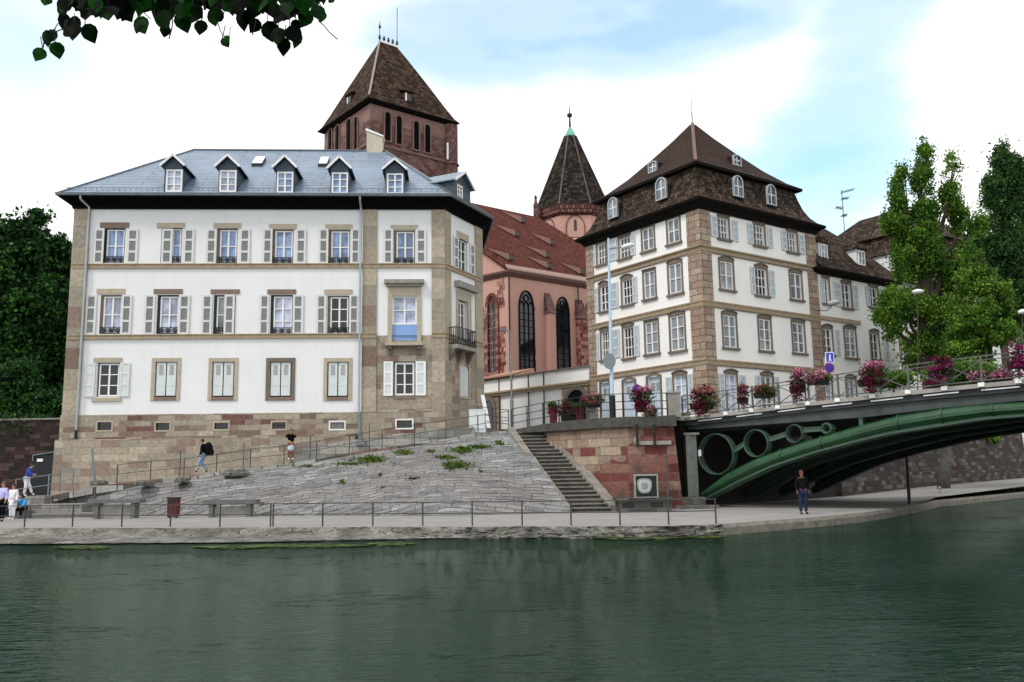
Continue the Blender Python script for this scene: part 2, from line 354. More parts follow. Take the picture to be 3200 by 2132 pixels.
M['prom'] = plain('pale concrete promenade', (.24, .232, .223), .9, .16, .8, bump=.1)
M['ramp'] = plain('ramp paving', (.30, .30, .29), .9, .3, 1.5, bump=.3)
M['street'] = plain('street asphalt', (.09, .09, .09), .9, .2, 1.5)
M['ground'] = plain('ground', (.10, .10, .08), .9, .2, .3)
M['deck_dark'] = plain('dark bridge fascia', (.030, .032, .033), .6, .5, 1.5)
M['deck_conc'] = plain('bridge edge concrete', (.30, .28, .26), .85, .2, 2)
M['girder'] = plain('weathered grey girder', (.05, .06, .06), .6, .4, 1.2, bump=.2)
M['green'] = plain('green bridge paint', (.014, .062, .024), .38, .45, 1.1, spec=.5)
M['green_pale'] = plain('pale green bridge paint', (.045, .088, .064), .45, .25, 1.5, spec=.4)
M['green_shade'] = plain('shade-darkened green paint', (.005, .018, .009), .6, .4, 1.5)  # darker copy of the bridge green for inner ribs, underside shade in its colour
M['grey_green'] = plain('pale pier concrete', (.25, .27, .245), .8, .25, 2, bump=.4)
M['rail'] = plain('bridge rail steel', (.10, .10, .092), .5, .35, 4)
M['white_paint'] = plain('white paint', (.75, .76, .78), .5, .06, 3)
M['copper'] = plain('verdigris copper', (.13, .40, .30), .5, .15, 4)
M['red_bin'] = plain('dark red bin paint', (.09, .012, .014), .5, .25, 4)
M['red_box'] = plain('dark red planter', (.10, .008, .018), .5, .25, 4)
M['bench'] = plain('grey bench stone', (.13, .13, .127), .85, .25, 4, bump=.4)
def leafmat(name, cols, trans=.25, sc=.7):
    t = NT(name); f = t.noise(sc, 5, .7); g = t.n('ShaderNodeNewGeometry')
    k = t.ramp(t.math('ADD', t.math('MULTIPLY', f, .75), t.math('MULTIPLY', g.outputs['Random Per Island'], .3)), [(.38, cols[0]), (.55, cols[1]), (.72, cols[2])])
    t.out(k, .6, .06 if 'fore' in name else .2)
    tr = t.n('ShaderNodeBsdfTranslucent'); t.l(k, tr.inputs['Color']); mx = t.n('ShaderNodeMixShader'); mx.inputs[0].default_value = trans
    o = [x for x in t.t.nodes if x.type == 'OUTPUT_MATERIAL'][0]
    t.l(t.b.outputs[0], mx.inputs[1]); t.l(tr.outputs[0], mx.inputs[2]); t.l(mx.outputs[0], o.inputs['Surface']); return t.m
M['leaf'] = leafmat('bright tree leaves', [(.02, .07, .010), (.085, .20, .022), (.27, .40, .055)], .45)
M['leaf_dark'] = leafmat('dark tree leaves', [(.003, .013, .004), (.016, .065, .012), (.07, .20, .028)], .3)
M['leaf_poplar'] = leafmat('poplar leaves', [(.014, .045, .015), (.045, .115, .028), (.12, .22, .045)], .4)
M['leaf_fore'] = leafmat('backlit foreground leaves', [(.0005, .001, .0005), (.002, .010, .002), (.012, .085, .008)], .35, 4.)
M['grass'] = leafmat('weeds and grass', [(.04, .08, .012), (.08, .13, .02), (.13, .18, .03)], .2, 2)
M['algae'] = leafmat('water algae', [(.02, .035, .010), (.055, .085, .016), (.12, .17, .025)], .1, 1)
M['bark'] = plain('tree bark', (.055, .045, .035), .9, .4, 3, bump=.6)
M['twig'] = plain('dark twig', (.012, .010, .008), .9, .3, 10)
M['petal_mag'] = leafmat('magenta petals', [(.08, .004, .035), (.19, .008, .075), (.38, .04, .19)], .15, 3)
M['petal_dark'] = leafmat('dark red petals', [(.035, .002, .010), (.10, .004, .022), (.2, .012, .05)], .1, 3)
M['petal_pink'] = leafmat('pink petals', [(.25, .04, .11), (.45, .13, .24), (.7, .38, .46)], .15, 3)
M['petal_red'] = leafmat('faded red petals', [(.12, .02, .02), (.25, .07, .06), (.4, .2, .16)], .15, 3)
M['foil'] = leafmat('planter foliage', [(.01, .03, .008), (.035, .08, .014), (.10, .16, .03)], .2, 3)
# ------------------------------------------------------------------ shared building parts
def rect(f, x0, y0, x1, y1, o=0.):
    xm = (x0+x1)/2; ym = (y0+y1)/2
    return f.sz(x0, ym, o)[0], f.sz(x1, ym, o)[0], f.sz(xm, y1, o)[1], f.sz(xm, y0, o)[1]
def window(par, f, r, pm, cols=2, rows=3, fw_=.07, mull=.05, mid=.09, frame=None, dep=-.13, pname='pane', name='window', lab=None):
    a0, a1, z0, z1 = r; m = MB(); w = a1-a0; h = z1-z0
    f.box(m, a0, a0+fw_, z0, z1, dep-.03, dep+.05); f.box(m, a1-fw_, a1, z0, z1, dep-.03, dep+.05)
    f.box(m, a0+fw_, a1-fw_, z0, z0+fw_, dep-.03, dep+.05); f.box(m, a0+fw_, a1-fw_, z1-fw_, z1, dep-.03, dep+.05)
    iz0 = z0+fw_; iz1 = z1-fw_; xs = [a0+fw_]
    for i in range(1, cols):
        c = a0+w*i/cols; t = mid/2 if (cols % 2 == 0 and i == cols//2) else mull/2
        f.box(m, c-t, c+t, iz0, iz1, dep-.02, dep+.04); xs += [c-t, c+t]
    xs.append(a1-fw_)
    for j in range(1, rows):
        z = z0+h*j/rows
        for k in range(0, len(xs), 2): f.box(m, xs[k], xs[k+1], z-mull/2, z+mull/2, dep-.015, dep+.03)
    win = m.build(name, frame or M['trim_white'], par)
    if lab: win['label'] = lab
    p = MB(); f.box(p, a0+.01, a1-.01, z0+.01, z1-.01, dep-.06, dep-.025); p.build(pname, pm, win)
    return win
def shutter(par, f, r, style='louver', mat=None, pm=None, o=.03):
    a0, a1, z0, z1 = r; m = MB(); t = .045; w = a1-a0; s = min(.12, w*.2)
    if style == 'solid':
        f.box(m, a0, a1, z0, z1, o, o+t); sh = m.build('shutter', mat, par)
        q = MB()
        for (u0, u1) in ((.62, .93), ): f.box(q, a0+s*1.3, a1-s*1.3, z0+(z1-z0)*u0, z0+(z1-z0)*u1, o+t, o+t+.008)
        q.build('shutter_panel', pm, sh)
        q = MB()
        for u in (.3,): f.box(q, a0, a1, z0+(z1-z0)*u, z0+(z1-z0)*u+.035, o+t, o+t+.012)
        q.build('cross_rail', mat, sh); return sh
    f.box(m, a0, a0+s, z0, z1, o, o+t); f.box(m, a1-s, a1, z0, z1, o, o+t)
    n = 3; zs = [z0+(z1-z0)*u for u in (0, .34, .68, 1)]
    for k, z in enumerate(zs):
        zz0 = z if k == 0 else z-s/2; zz1 = z if k == 3 else z+s/2
        if k == 0: zz1 = z+s
        if k == 3: zz0 = z-s
        f.box(m, a0+s, a1-s, zz0, zz1, o+.004, o+t-.004)
    sh = m.build('shutter', mat, par); q = MB()
    if style == 'louver':
        z = z0+s
        while z < z1-s-.06:
            q.hexa([f.w(a0+s, z, o+.004), f.w(a1-s, z, o+.004), f.w(a1-s, z, o), f.w(a0+s, z, o), f.w(a0+s, z+.055, o+.035), f.w(a1-s, z+.055, o+.035), f.w(a1-s, z+.055, o+.028), f.w(a0+s, z+.055, o+.028)])
            z += .085
        f.box(q, a0+s, a1-s, z0+s, z1-s, o-.012, o-.004)
        q.build('louvres', pm or M['louver'], sh)
    else:
        f.box(q, a0+s, a1-s, z0+s, z1-s, o+.008, o+.022); q.build('shutter_panel', pm, sh)
    return sh
def grille(par, f, r, o=.02):
    a0, a1, z0, z1 = r; m = MB()
    f.box(m, a0, a1, z1-.03, z1, o, o+.03); f.box(m, a0, a1, z0+.02, z0+.045, o, o+.03)
    n = max(4, int((a1-a0)/.11)); 
    for i in range(n+1):
        a = a0+(a1-a0)*i/n; f.box(m, a-.009, a+.009, z0+.045, z1-.03, o+.005, o+.022)
    k = max(2, int((a1-a0)/.34)); zc = (z0+z1)/2; rr = (z1-z0)*.30
    for i in range(k):
        c = a0+(a1-a0)*(i+.5)/k; pts = [f.w(c+rr*math.cos(t), zc+rr*math.sin(t), o+.014) for t in [x*math.pi/4 for x in range(9)]]
        m.tube(pts, .018, 4); pts = [f.w(c+rr*.5*math.cos(t), zc+rr*.5*math.sin(t), o+.014) for t in [x*math.pi/3 for x in range(7)]]; m.tube(pts, .016, 4)
    m.build('window_grille', M['iron'], par)
def part_box(name, mat, par, f, r, o0, o1, lab=None):
    m = MB(); f.box(m, *r, o0, o1); x = m.build(name, mat, par)
    if lab: x['label'] = lab
    return x
def arch_pts(a0, a1, z0, z1, kind='pointed', n=7):
    w = a1-a0; c = (a0+a1)/2; out = [(a0, z0), (a1, z0)]
    if kind == 'round':
        zs = z1-w/2; out += [(c+w/2*math.cos(t), zs+w/2*math.sin(t)) for t in [math.pi*i/(2*n) for i in range(2*n+1)]]
    elif kind == 'seg':
        h = w*.12; zs = z1-h; out += [(c+w/2*(1-2*i/n), zs+h*(1-(1-2*i/n)**2)) for i in range(n+1)]
    else:
        h = min(w*.95, (z1-z0)*.5); zs = z1-h
        for i in range(n+1): u = i/n; out.append((a1-w/2*u**1.75, zs+h*math.sin(u*math.pi/2)))
        for i in range(n-1, -1, -1): u = i/n; out.append((a0+w/2*u**1.75, zs+h*math.sin(u*math.pi/2)))
    return out
def arch_panel(m, f, pts, o0, o1):
    n = len(pts); vs = [f.w(a, z, o1) for a, z in pts]+[f.w(a, z, o0) for a, z in pts]
    m.mesh(vs, [tuple(range(n)), tuple(range(2*n-1, n-1, -1))]+[(i, n+i, n+(i+1) % n, (i+1) % n) for i in range(n)])
def arch_ring(m, f, inner, w, o0, o1, sill=True):
    c = (sum(p[0] for p in inner)/len(inner), sum(p[1] for p in inner)/len(inner)); n = len(inner)
    def out_(i):
        a, b, d = inner[i-1], inner[i], inner[(i+1) % n]
        e1 = Vector((b[0]-a[0], b[1]-a[1])); e2 = Vector((d[0]-b[0], d[1]-b[1]))
        e1 = e1.normalized() if e1.length > 1e-6 else e2.normalized(); e2 = e2.normalized() if e2.length > 1e-6 else e1
        nn = Vector((e1.y+e2.y, -e1.x-e2.x)); nn = nn.normalized() if nn.length > 1e-6 else Vector((e1.y, -e1.x))
        k = w/max(.45, nn.dot(Vector((e1.y, -e1.x)))); return (b[0]+nn.x*k, b[1]+nn.y*k)
    outer = [out_(i) for i in range(n)]
    for i in range(n):
        if not sill and i == 0: continue
        j = (i+1) % n; a, b, c2, d = inner[i], inner[j], outer[j], outer[i]
        m.hexa([f.w(*a, o0), f.w(*b, o0), f.w(*b, o1), f.w(*a, o1), f.w(*d, o0), f.w(*c2, o0), f.w(*c2, o1), f.w(*d, o1)])
def arch_window(par, f, r, kind, ringw, ringmat, panemat, mullions=0, pname='pane', bars=3, ro=.10, wname='window'):
    inner = arch_pts(*r, kind); m = MB(); arch_ring(m, f, inner, ringw, 0, ro); win = m.build(wname, ringmat, par)
    m = MB(); arch_panel(m, f, inner, .004, .02); m.build(pname, panemat, win)
    if mullions:
        m = MB(); a0, a1, z0, z1 = r; zs = z1-(a1-a0)*.9
        for i in range(1, mullions+1):
            a = a0+(a1-a0)*i/(mullions+1); f.box(m, a-.06, a+.06, z0, zs, .02, .07)
        for j in range(1, bars+1):
            z = z0+(zs-z0)*j/(bars+1); f.box(m, a0, a1, z-.03, z+.03, .02, .05)
        k = mullions+1
        for i in range(k):   # little pointed heads and a rose above
            c0 = a0+(a1-a0)*i/k; c1 = a0+(a1-a0)*(i+1)/k; cm = (c0+c1)/2
            m.tube([f.w(c0, zs, .045), f.w(c0+.1*(c1-c0), zs+(c1-c0)*.5, .045), f.w(cm, zs+(c1-c0)*.9, .045), f.w(c1-.1*(c1-c0), zs+(c1-c0)*.5, .045), f.w(c1, zs, .045)], .05, 4)
        c = (a0+a1)/2; rr = (a1-a0)*.2; zc = zs+(a1-a0)*.5
        m.tube([f.w(c+rr*math.cos(t), zc+rr*math.sin(t), .045) for t in [x*math.pi/4 for x in range(9)]], .05, 4)
        m.build('tracery', ringmat, win)
    return win
# ================================================================== LEFT BUILDING
A = atD(238, 650, 48.0); fB = Face((A.x, A.y), (A.x+.998, A.y+.059))
sB, zEv = fB.sz(1387, 658); zEv = (zEv+fB.sz(240, 649)[1])/2
Bp = fB.w(sB, 0); Cdir = Vector((.431, .902, 0)).normalized()
fC = Face((Bp.x, Bp.y), (Bp.x+Cdir.x, Bp.y+Cdir.y)); sC = fC.sz(1505, 900)[0]; Cp = fC.w(sC, 0)
fB = Face((A.x, A.y), (Bp.x, Bp.y)); fC = Face((Bp.x, Bp.y), (Cp.x, Cp.y))
back = Vector((-fB.n.x, -fB.n.y, 0))*11.5
Ep = Cp+Vector((.3, 9, 0)); Fp = fB.w(0, 0)+back
Ep = Vector((Cp.x-.85, (Fp+fB.d*sB*1.05).y, 0)); plan = [fB.w(0, 0), Bp, Cp, Ep, Fp]
zBand1 = fB.sz(700, 832)[1]; zBand2 = fB.sz(700, 1052)[1]; zBase = fB.sz(700, 1293)[1]; zLow = fB.sz(300, 1374)[1]; zG = CZ-1.2
LB = thing('riverside_building', V(Bp.x, Bp.y, zG), 'long three-storey white building with brown sandstone bands and a blue-grey slate roof with dormers', 'building')
X = lambda px, y=900: fB.sz(px, y)[0]
holesW = []; holesS = []; Wn = []
def lw(x0, y0, x1, y1): return rect(fB, x0, y0, x1, y1)
rowA = [((323, 713, 390, 822), (314, 696, 404, 712), (287, 318), (391, 425), 'pane_blue', M['mauve']),
        ((503, 711, 568, 822), (491, 697, 578, 713), (500, 534), (569, 602), 'pane_blue', M['beige']),
        ((677, 714, 742, 823), (668, 698, 754, 714), (640, 672), (745, 778), 'pane_blue', M['beige']),
        ((850, 717, 917, 825), (841, 701, 927, 716), (818, 848), (922, 954), 'pane_blue', M['beige']),
        ((1026, 718, 1094, 825), (1017, 702, 1102, 716), (994, 1024), (1096, 1123), 'pane_blue', M['beige']),
        ((1230, 720, 1297, 826), (1221, 704, 1306, 718), (1198, 1227), (1300, 1332), 'pane_blue', M['beige'])]
rowB = [((312, 922, 382, 1044), (303, 903, 391, 919), (273, 306), (384, 416), 'pane_pale', M['beige']),
        ((490, 922, 560, 1044), (481, 904, 571, 919), (455, 488), (562, 596), 'pane_pale', M['mauve']),
        ((667, 922, 735, 1044), (659, 905, 749, 919), (634, 666), (704, 736), 'pane_grey', M['mauve']),
        ((845, 922, 915, 1045), (836, 905, 925, 920), (814, 843), (917, 950), 'pane_pale', M['mauve']),
        ((1023, 924, 1091, 1045), (1013, 905, 1101, 920), (991, 1020), (1093, 1122), 'pane_dark', M['beige'])]
def bwin(w, row, y0s, y1s):
    (o, lt, ls, rs, pm, lm) = w
    r = lw(*o); (holesW if o[0] < 1133 else holesS).append(r)
    zt = fB.sz(o[0], y0s)[1]; zb = fB.sz(o[0], y1s)[1]
    wi = window(LB, fB, (r[0]+.16, r[1]-.06, r[2]+.05, r[3]-.08), M[pm], 2, 3 if row == 'B' and pm in ('pane_dark', 'pane_pale') and o[0] > 800 else 2)
    fr = MB(); fB.box(fr, r[0], r[0]+.16, r[2], r[3], -.2, -.06); fB.box(fr, r[1]-.06, r[1], r[2], r[3], -.2, -.06); fB.box(fr, r[0]+.16, r[1]-.06, r[3]-.08, r[3], -.2, -.06)
    fr.build('reveal', M['iron'] if lm is not M['beige'] else M['frame_stone'], wi)
    part = MB(); q = lw(*lt); fB.box(part, q[0], q[1], q[2], q[3], 0, .05); part.build('lintel', lm, wi)
    for s in (ls, rs): shutter(wi, fB, (X(s[0]), X(s[1]), zb, zt), 'louver', M['shutter'])
    grille(wi, fB, (r[0]+.05, r[1]-.03, r[2]+.03, r[2]+.40), -.06)
    return wi
for w in rowA: bwin(w, 'A', 716, 825)
for w in rowB: bwin(w, 'B', 922, 1047)
# row C: ground-floor windows, four of them with closed shutters
r = lw(302, 1134, 373, 1240); holesW.append(r)
w1 = window(LB, fB, (r[0]+.1, r[1]-.05, r[2]+.03, r[3]-.05), M['pane_dark'], 2, 3)
part_box('lintel', M['beige'], w1, fB, lw(293, 1118, 382, 1132), 0, .05); part_box('sill', M['beige'], w1, fB, lw(287, 1243, 379, 1255), 0, .08)
for s in ((264, 297), (375, 405)): shutter(w1, fB, (X(s[0], 1190), X(s[1], 1190), r[2], r[3]), 'panel', M['shutter_closed'], M['shutter'])
for (x0, x1, lm) in ((473, 564, M['beige']), (651, 743, M['beige']), (831, 922, M['frame_stone']), (1011, 1100, M['beige'])):
    o = lw(x0+11, 1131, x1-11, 1241); holesW.append(o)
    m = MB(); q = lw(x0, 1119, x1, 1252); fB.box(m, q[0], o[0], q[2], q[3], 0, .05); fB.box(m, o[1], q[1], q[2], q[3], 0, .05); fB.box(m, o[0], o[1], o[3], q[3], 0, .05)
    sw = m.build('window', lm, LB); part_box('sill', M['mauve'], sw, fB, (o[0], o[1], q[2], o[2]), 0, .06)
    mid = (o[0]+o[1])/2
    for (a, b) in ((o[0]+.07, mid-.03), (mid+.03, o[1]-.07)): shutter(sw, fB, (a, b, o[2]+.08, o[3]-.04), 'solid', M['shutter_closed'], M['louver'], -.07)
    part_box('back_panel', M['iron'], sw, fB, (o[0], o[1], o[2], o[3]), -.2, -.16)
# bay windows (right bay)
big = lw(1225, 925, 1303, 1064); holesS.append(big)
zpan = fB.sz(1264, 1014)[1]
bw = window(LB, fB, (big[0], big[1], zpan, big[3]), M['pane_pale'], 2, 2, .1)
part_box('blue_panel', M['blue_panel'], bw, fB, (big[0], big[1], big[2], zpan-.01), -.15, -.08)
m = MB(); q = lw(1212, 895, 1316, 1072); fB.box(m, q[0], big[0], q[2], q[3], 0, .08); fB.box(m, big[1], q[1], q[2], q[3], 0, .08); fB.box(m, big[0], big[1], big[3], q[3], 0, .08); m.build('surround', M['beige'], bw)
m = MB(); q = lw(1202, 877, 1326, 894); fB.box(m, q[0], q[1], q[2]+.1, q[3], 0, .38); fB.box(m, q[0]+.12, q[1]-.12, q[2]-.05, q[2]+.1, 0, .24); m.build('cornice', M['stone_grey'], bw)
m = MB(); q = lw(1205, 1072, 1322, 1082); fB.box(m, q[0], q[1], q[2], q[3], 0, .42); m.build('sill', M['beige'], bw)
for (x0, x1) in ((1213, 1225), (1303, 1315)):
    m = MB(); q = lw(x0, 1083, x1, 1109); fB.box(m, q[0], q[1], q[2], q[3], 0, .14); fB.box(m, q[0], q[1], q[3]-.18, q[3]-.003, .14, .3); m.build('bracket', M['frame_stone'], bw)
r = lw(1230, 1130, 1297, 1237); holesS.append(r)
w1 = window(LB, fB, (r[0]+.06, r[1]-.04, r[2]+.03, r[3]-.05), M['pane_dark'], 2, 3, .1)
for s in ((1199, 1228), (1299, 1331)): shutter(w1, fB, (X(s[0], 1190), X(s[1], 1190), r[2], r[3]), 'panel', M['trim_white'], M['shutter_closed'])
part_box('sill', M['mauve'], w1, fB, (r[0], r[1], r[2]-.18, r[2]-.01), 0, .05)
# walls
sP1, sP2, sP3 = X(1133), X(1178), X(1349); sP0 = fB.sz(285, 655)[0]
m = MB(); fB.wall(m, 0, sP1, zBase, zEv, holesW); m.build('wall', M['white'], LB)
m = MB(); fB.wall(m, sP1, fB.L, zBand2, zEv, [h for h in holesS if h[3] > zBand2 and h[2] > zBand2-2]); m.build('bay_wall', M['white'], LB)
m = MB(); fB.wall(m, sP1, fB.L, zBase, zBand2, [(h[0], h[1], h[2], min(h[3], zBand2)) for h in holesS if h[2] < zBand2]); m.build('stone_wall', M['base_low'], LB)
vents = [(307, 1320, 351, 1345), (489, 1322, 532, 1345), (672, 1322, 715, 1342), (852, 1320, 894, 1341), (1033, 1320, 1077, 1341), (1240, 1314, 1288, 1338)]
vr = [lw(*v) for v in vents]
m = MB(); fb = Face(fB.w(-.12, 0, .12)[:2], fB.w(fB.L, 0, .12)[:2]); fb.wall(m, 0, fb.L+.05, zG, zBase, [(h[0]+.12, h[1]+.12, h[2], h[3]) for h in vr]); 
m.face(fb.w(0, zBase), fb.w(fb.L+.05, zBase), fb.w(fb.L+.05, zBase, -.13), fb.w(0, zBase, -.13))
m.build('base_wall', M['base'], LB)
for i, h in enumerate(vr):
    a = (h[0]+.12, h[1]+.12, h[2], h[3]); m = MB(); k = .07
    inn = [(a[0], a[2]), (a[1], a[2]), (a[1], a[3]), (a[0], a[3])]; arch_ring(m, fb, inn, .08, -.05, .02)
    vt = m.build('vent', M['trim_white'] if i >= 4 else M['beige'], LB); part_box('vent_pane', M['pane_dark'] if i != 4 else M['pane_grey'], vt, fb, a, -.2, -.15)
    if i == 3:
        m = MB(); fb.box(m, a[0], a[1], (a[2]+a[3])/2-.02, (a[2]+a[3])/2+.02, -.1, -.05); m.build('bar', M['iron'], vt)
m = MB(); sweep(m, [fB.w(-.25, 0), fB.w(sP1*.98, 0)], [(0.14, zG-.6), (.46, zG-.6), (.30, zLow-.08), (.30, zLow), (.14, zLow)]); m.build('plinth', M['base_low'], LB)
# chamfered side
cw = lambda x0, y0, x1, y1: rect(fC, x0, y0, x1, y1)
hC = []
def cwin(o, lin, shs, pm, grl=True):
    r = cw(*o); hC.append(r); wi = window(LB, fC, (r[0]+.05, r[1]-.1, r[2]+.03, r[3]-.08), M[pm], 2, 3, .07)
    part_box('lintel', M['beige'], wi, fC, cw(*lin), 0, .06)
    for s in shs: shutter(wi, fC, (fC.sz(s[0], s[2])[0], fC.sz(s[1], s[2])[0], r[2], r[3]-.05), 'louver', M['shutter'])
    return wi
cwin((1432, 748, 1461, 850), (1427, 729, 1463, 750), ((1416, 1431, 790), (1467, 1482, 810)), 'pane_dark')
rr = cw(1430, 940, 1459, 1066); hC.append(rr)
wd = window(LB, fC, (rr[0]+.1, rr[1]-.15, rr[2], rr[3]-.1), M['pane_dark'], 2, 3, .08)
m = MB(); q = cw(1425, 915, 1470, 1066); fC.box(m, q[0], rr[0], rr[2], q[3], 0, .08); fC.box(m, rr[1], q[1], rr[2], q[3], 0, .08); fC.box(m, rr[0], rr[1], rr[3], q[3], 0, .08); m.build('surround', M['beige'], wd)
m = MB(); q = cw(1420, 894, 1481, 910); fC.box(m, q[0], q[1], q[2]+.05, q[3]+.1, 0, .35); m.build('cornice', M['stone_grey'], wd)
# balcony on the chamfered side
q0 = fC.sz(1430, 1060, .6)[0]; q1 = fC.sz(1484, 1080, .6)[0]; zb = fC.sz(1455, 1082, .6)[1]
m = MB(); fC.box(m, q0-.1, q1+.2, zb-.22, zb, 0, .66); bal = m.build('balcony', M['stone_grey'], LB)
for a in (q0, (q0+q1)/2, q1+.1):
    m = MB(); m.hexa([fC.w(a-.1, zb-.95, 0), fC.w(a+.1, zb-.95, 0), fC.w(a+.1, zb-.95, .06), fC.w(a-.1, zb-.95, .06), fC.w(a-.1, zb-.223, 0), fC.w(a+.1, zb-.223, 0), fC.w(a+.1, zb-.223, .5), fC.w(a-.1, zb-.223, .5)]); m.build('bracket', M['frame_stone'], bal)
m = MB(); hb = 1.0
for z in (zb+.08, zb+hb): 
    m.bar(fC.w(q0-.05, z, .6), fC.w(q1+.15, z, .6), .05); m.bar(fC.w(q0-.05, z, 0), fC.w(q0-.05, z, .6), .05); m.bar(fC.w(q1+.15, z, 0), fC.w(q1+.15, z, .6), .05)
n = 12
for i in range(n+1):
    a = q0-.05+(q1-q0+.2)*i/n; m.bar(fC.w(a, zb, .6), fC.w(a, zb+hb, .6), .035)
    if i < n: m.bar(fC.w(a, zb+.2, .6), fC.w(a+(q1-q0+.2)/n, zb+.5, .6), .03)
for j in range(1, 6): 
    m.bar(fC.w(q0-.05, zb, .12*j), fC.w(q0-.05, zb+hb, .12*j), .035); m.bar(fC.w(q1+.15, zb, .12*j), fC.w(q1+.15, zb+hb, .12*j), .035)
m.build('balcony_railing', M['iron'], bal)
r = cw(1437, 1140, 1465, 1240); hC.append(r)
m = MB(); arch_panel(m, fC, arch_pts(r[0], r[1], r[2], r[3], 'seg'), -.12, -.06); sw = m.build('window', M['shutter_closed'], LB)
m = MB(); arch_ring(m, fC, arch_pts(r[0], r[1], r[2], r[3], 'seg'), .12, 0, .04); m.build('surround', M['beige'], sw)
part_box('shutter', M['shutter_closed'], sw, fC, ((r[0]+r[1])/2+.02, r[1]-.03, r[2]+.05, r[3]-.25), -.06, -.03)
m = MB(); fC.wall(m, 0, fC.L, zBand2, zEv, [h for h in hC if h[2] > zBand2-1.5]); m.build('side_wall', M['white'], LB)
m = MB(); fC.wall(m, 0, fC.L, zG, zBand2, [(h[0], h[1], h[2], min(h[3], zBand2)) for h in hC if h[2] < zBand2]); m.build('side_stone_wall', M['base_low'], LB)
m = MB()
for i in ((2, 3), (3, 4), (4, 0)): a, b = plan[i[0]], plan[i[1]]; m.face(V(a.x, a.y, zG), V(b.x, b.y, zG), V(b.x, b.y, zEv), V(a.x, a.y, zEv))
m.build('rear_wall', M['white'], LB)
# quoins, bands, cornice, gutter
def pil(f, a0, a1, z0, z1, mat, o=.07): m = MB(); f.box(m, a0, a1, z0, z1, -.02, o); return m.build('pilaster', mat, LB)
pil(fB, -.07, sP0, zBase+.002, zEv, M['quoin']); pil(fB, X(1133), sP2, zBase+.002, zEv, M['quoin']); pil(fB, sP3, fB.L+.045, zBase+.002, zEv, M['quoin_beige'])
pil(fC, 0, fC.sz(1407, 800)[0], zG, zEv, M['quoin_beige']); pil(fC, fC.sz(1483, 800)[0], fC.L+.07, zG, zEv, M['quoin_beige'])
for z, h, o, PL in ((zBand1, .26, .10, plan[:3]), (zBand2, .26, .11, [plan[0], fB.w(sP2, 0)]), (zBand2, .26, .11, [fB.w(sP3, 0), plan[1], fC.w(fC.sz(1423, 900)[0], 0)]), (zBand2, .26, .11, [fC.w(fC.sz(1478, 900)[0], 0), plan[2]])):
    m = MB(); sweep(m, PL, [(0, z-h/2), (o, z-h/2), (o, z+h/2-.05), (o+.04, z+h/2-.05), (o+.04, z+h/2), (0, z+h/2)]); m.build('string_course', M['band'], LB)
oe = .70; zt = zEv+.70
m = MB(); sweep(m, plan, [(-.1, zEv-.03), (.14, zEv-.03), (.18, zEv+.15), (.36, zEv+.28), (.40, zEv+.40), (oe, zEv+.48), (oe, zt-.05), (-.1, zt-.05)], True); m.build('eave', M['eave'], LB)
m = MB(); sweep(m, plan, [(oe, zt-.16), (oe+.12, zt-.14), (oe+.15, zt), (oe, zt)], True); m.build('gutter', M['zinc'], LB)
ev = [p+V(0, 0, zt+.002) for p in offs(plan, oe+.02, True)]
oR = -5.4; s0, zR = fB.sz(604, 466, oR); s1, zR2 = fB.sz(1204, 476, oR); zR = (zR+zR2)/2
R1 = fB.w(s0, zR, oR); R2 = fB.w(s1, zR, oR); R3 = V((plan[3].x+R2.x)/2-1.5, plan[3].y-4.5, zR)
m = MB(); m.face(ev[0], ev[1], R2, R1); m.face(ev[1], ev[2], R2); m.face(ev[2], ev[3], R2); m.face(ev[3], ev[4], R1, R2); m.face(ev[4], ev[0], R1)
roofL = m.build('roof', M['slate'], LB)
m = MB()
for a, b in ((ev[0], R1), (R1, R2), (R2, ev[1]), (R2, ev[2])): m.bar(a+V(0, 0, .03), b+V(0, 0, .03), .16, .07)
m.build('ridge_cap', M['zinc'], roofL)
m = MB()                                                       # snow guard along the eave
for k in range(int(fB.L/.3)): p = ev[0].lerp(ev[1], (k+.5)/(fB.L/.3)); q = p.lerp(R1.lerp(R2, k/(fB.L/.3)), .05); m.bar(q, q+V(0, 0, .16), .025)
m.bar(ev[0].lerp(R1, .05)+V(0, 0, .16), ev[1].lerp(R2, .05)+V(0, 0, .16), .03); m.build('snow_guard', M['zinc'], roofL)
slope = (zR-zt)/(oe-oR)
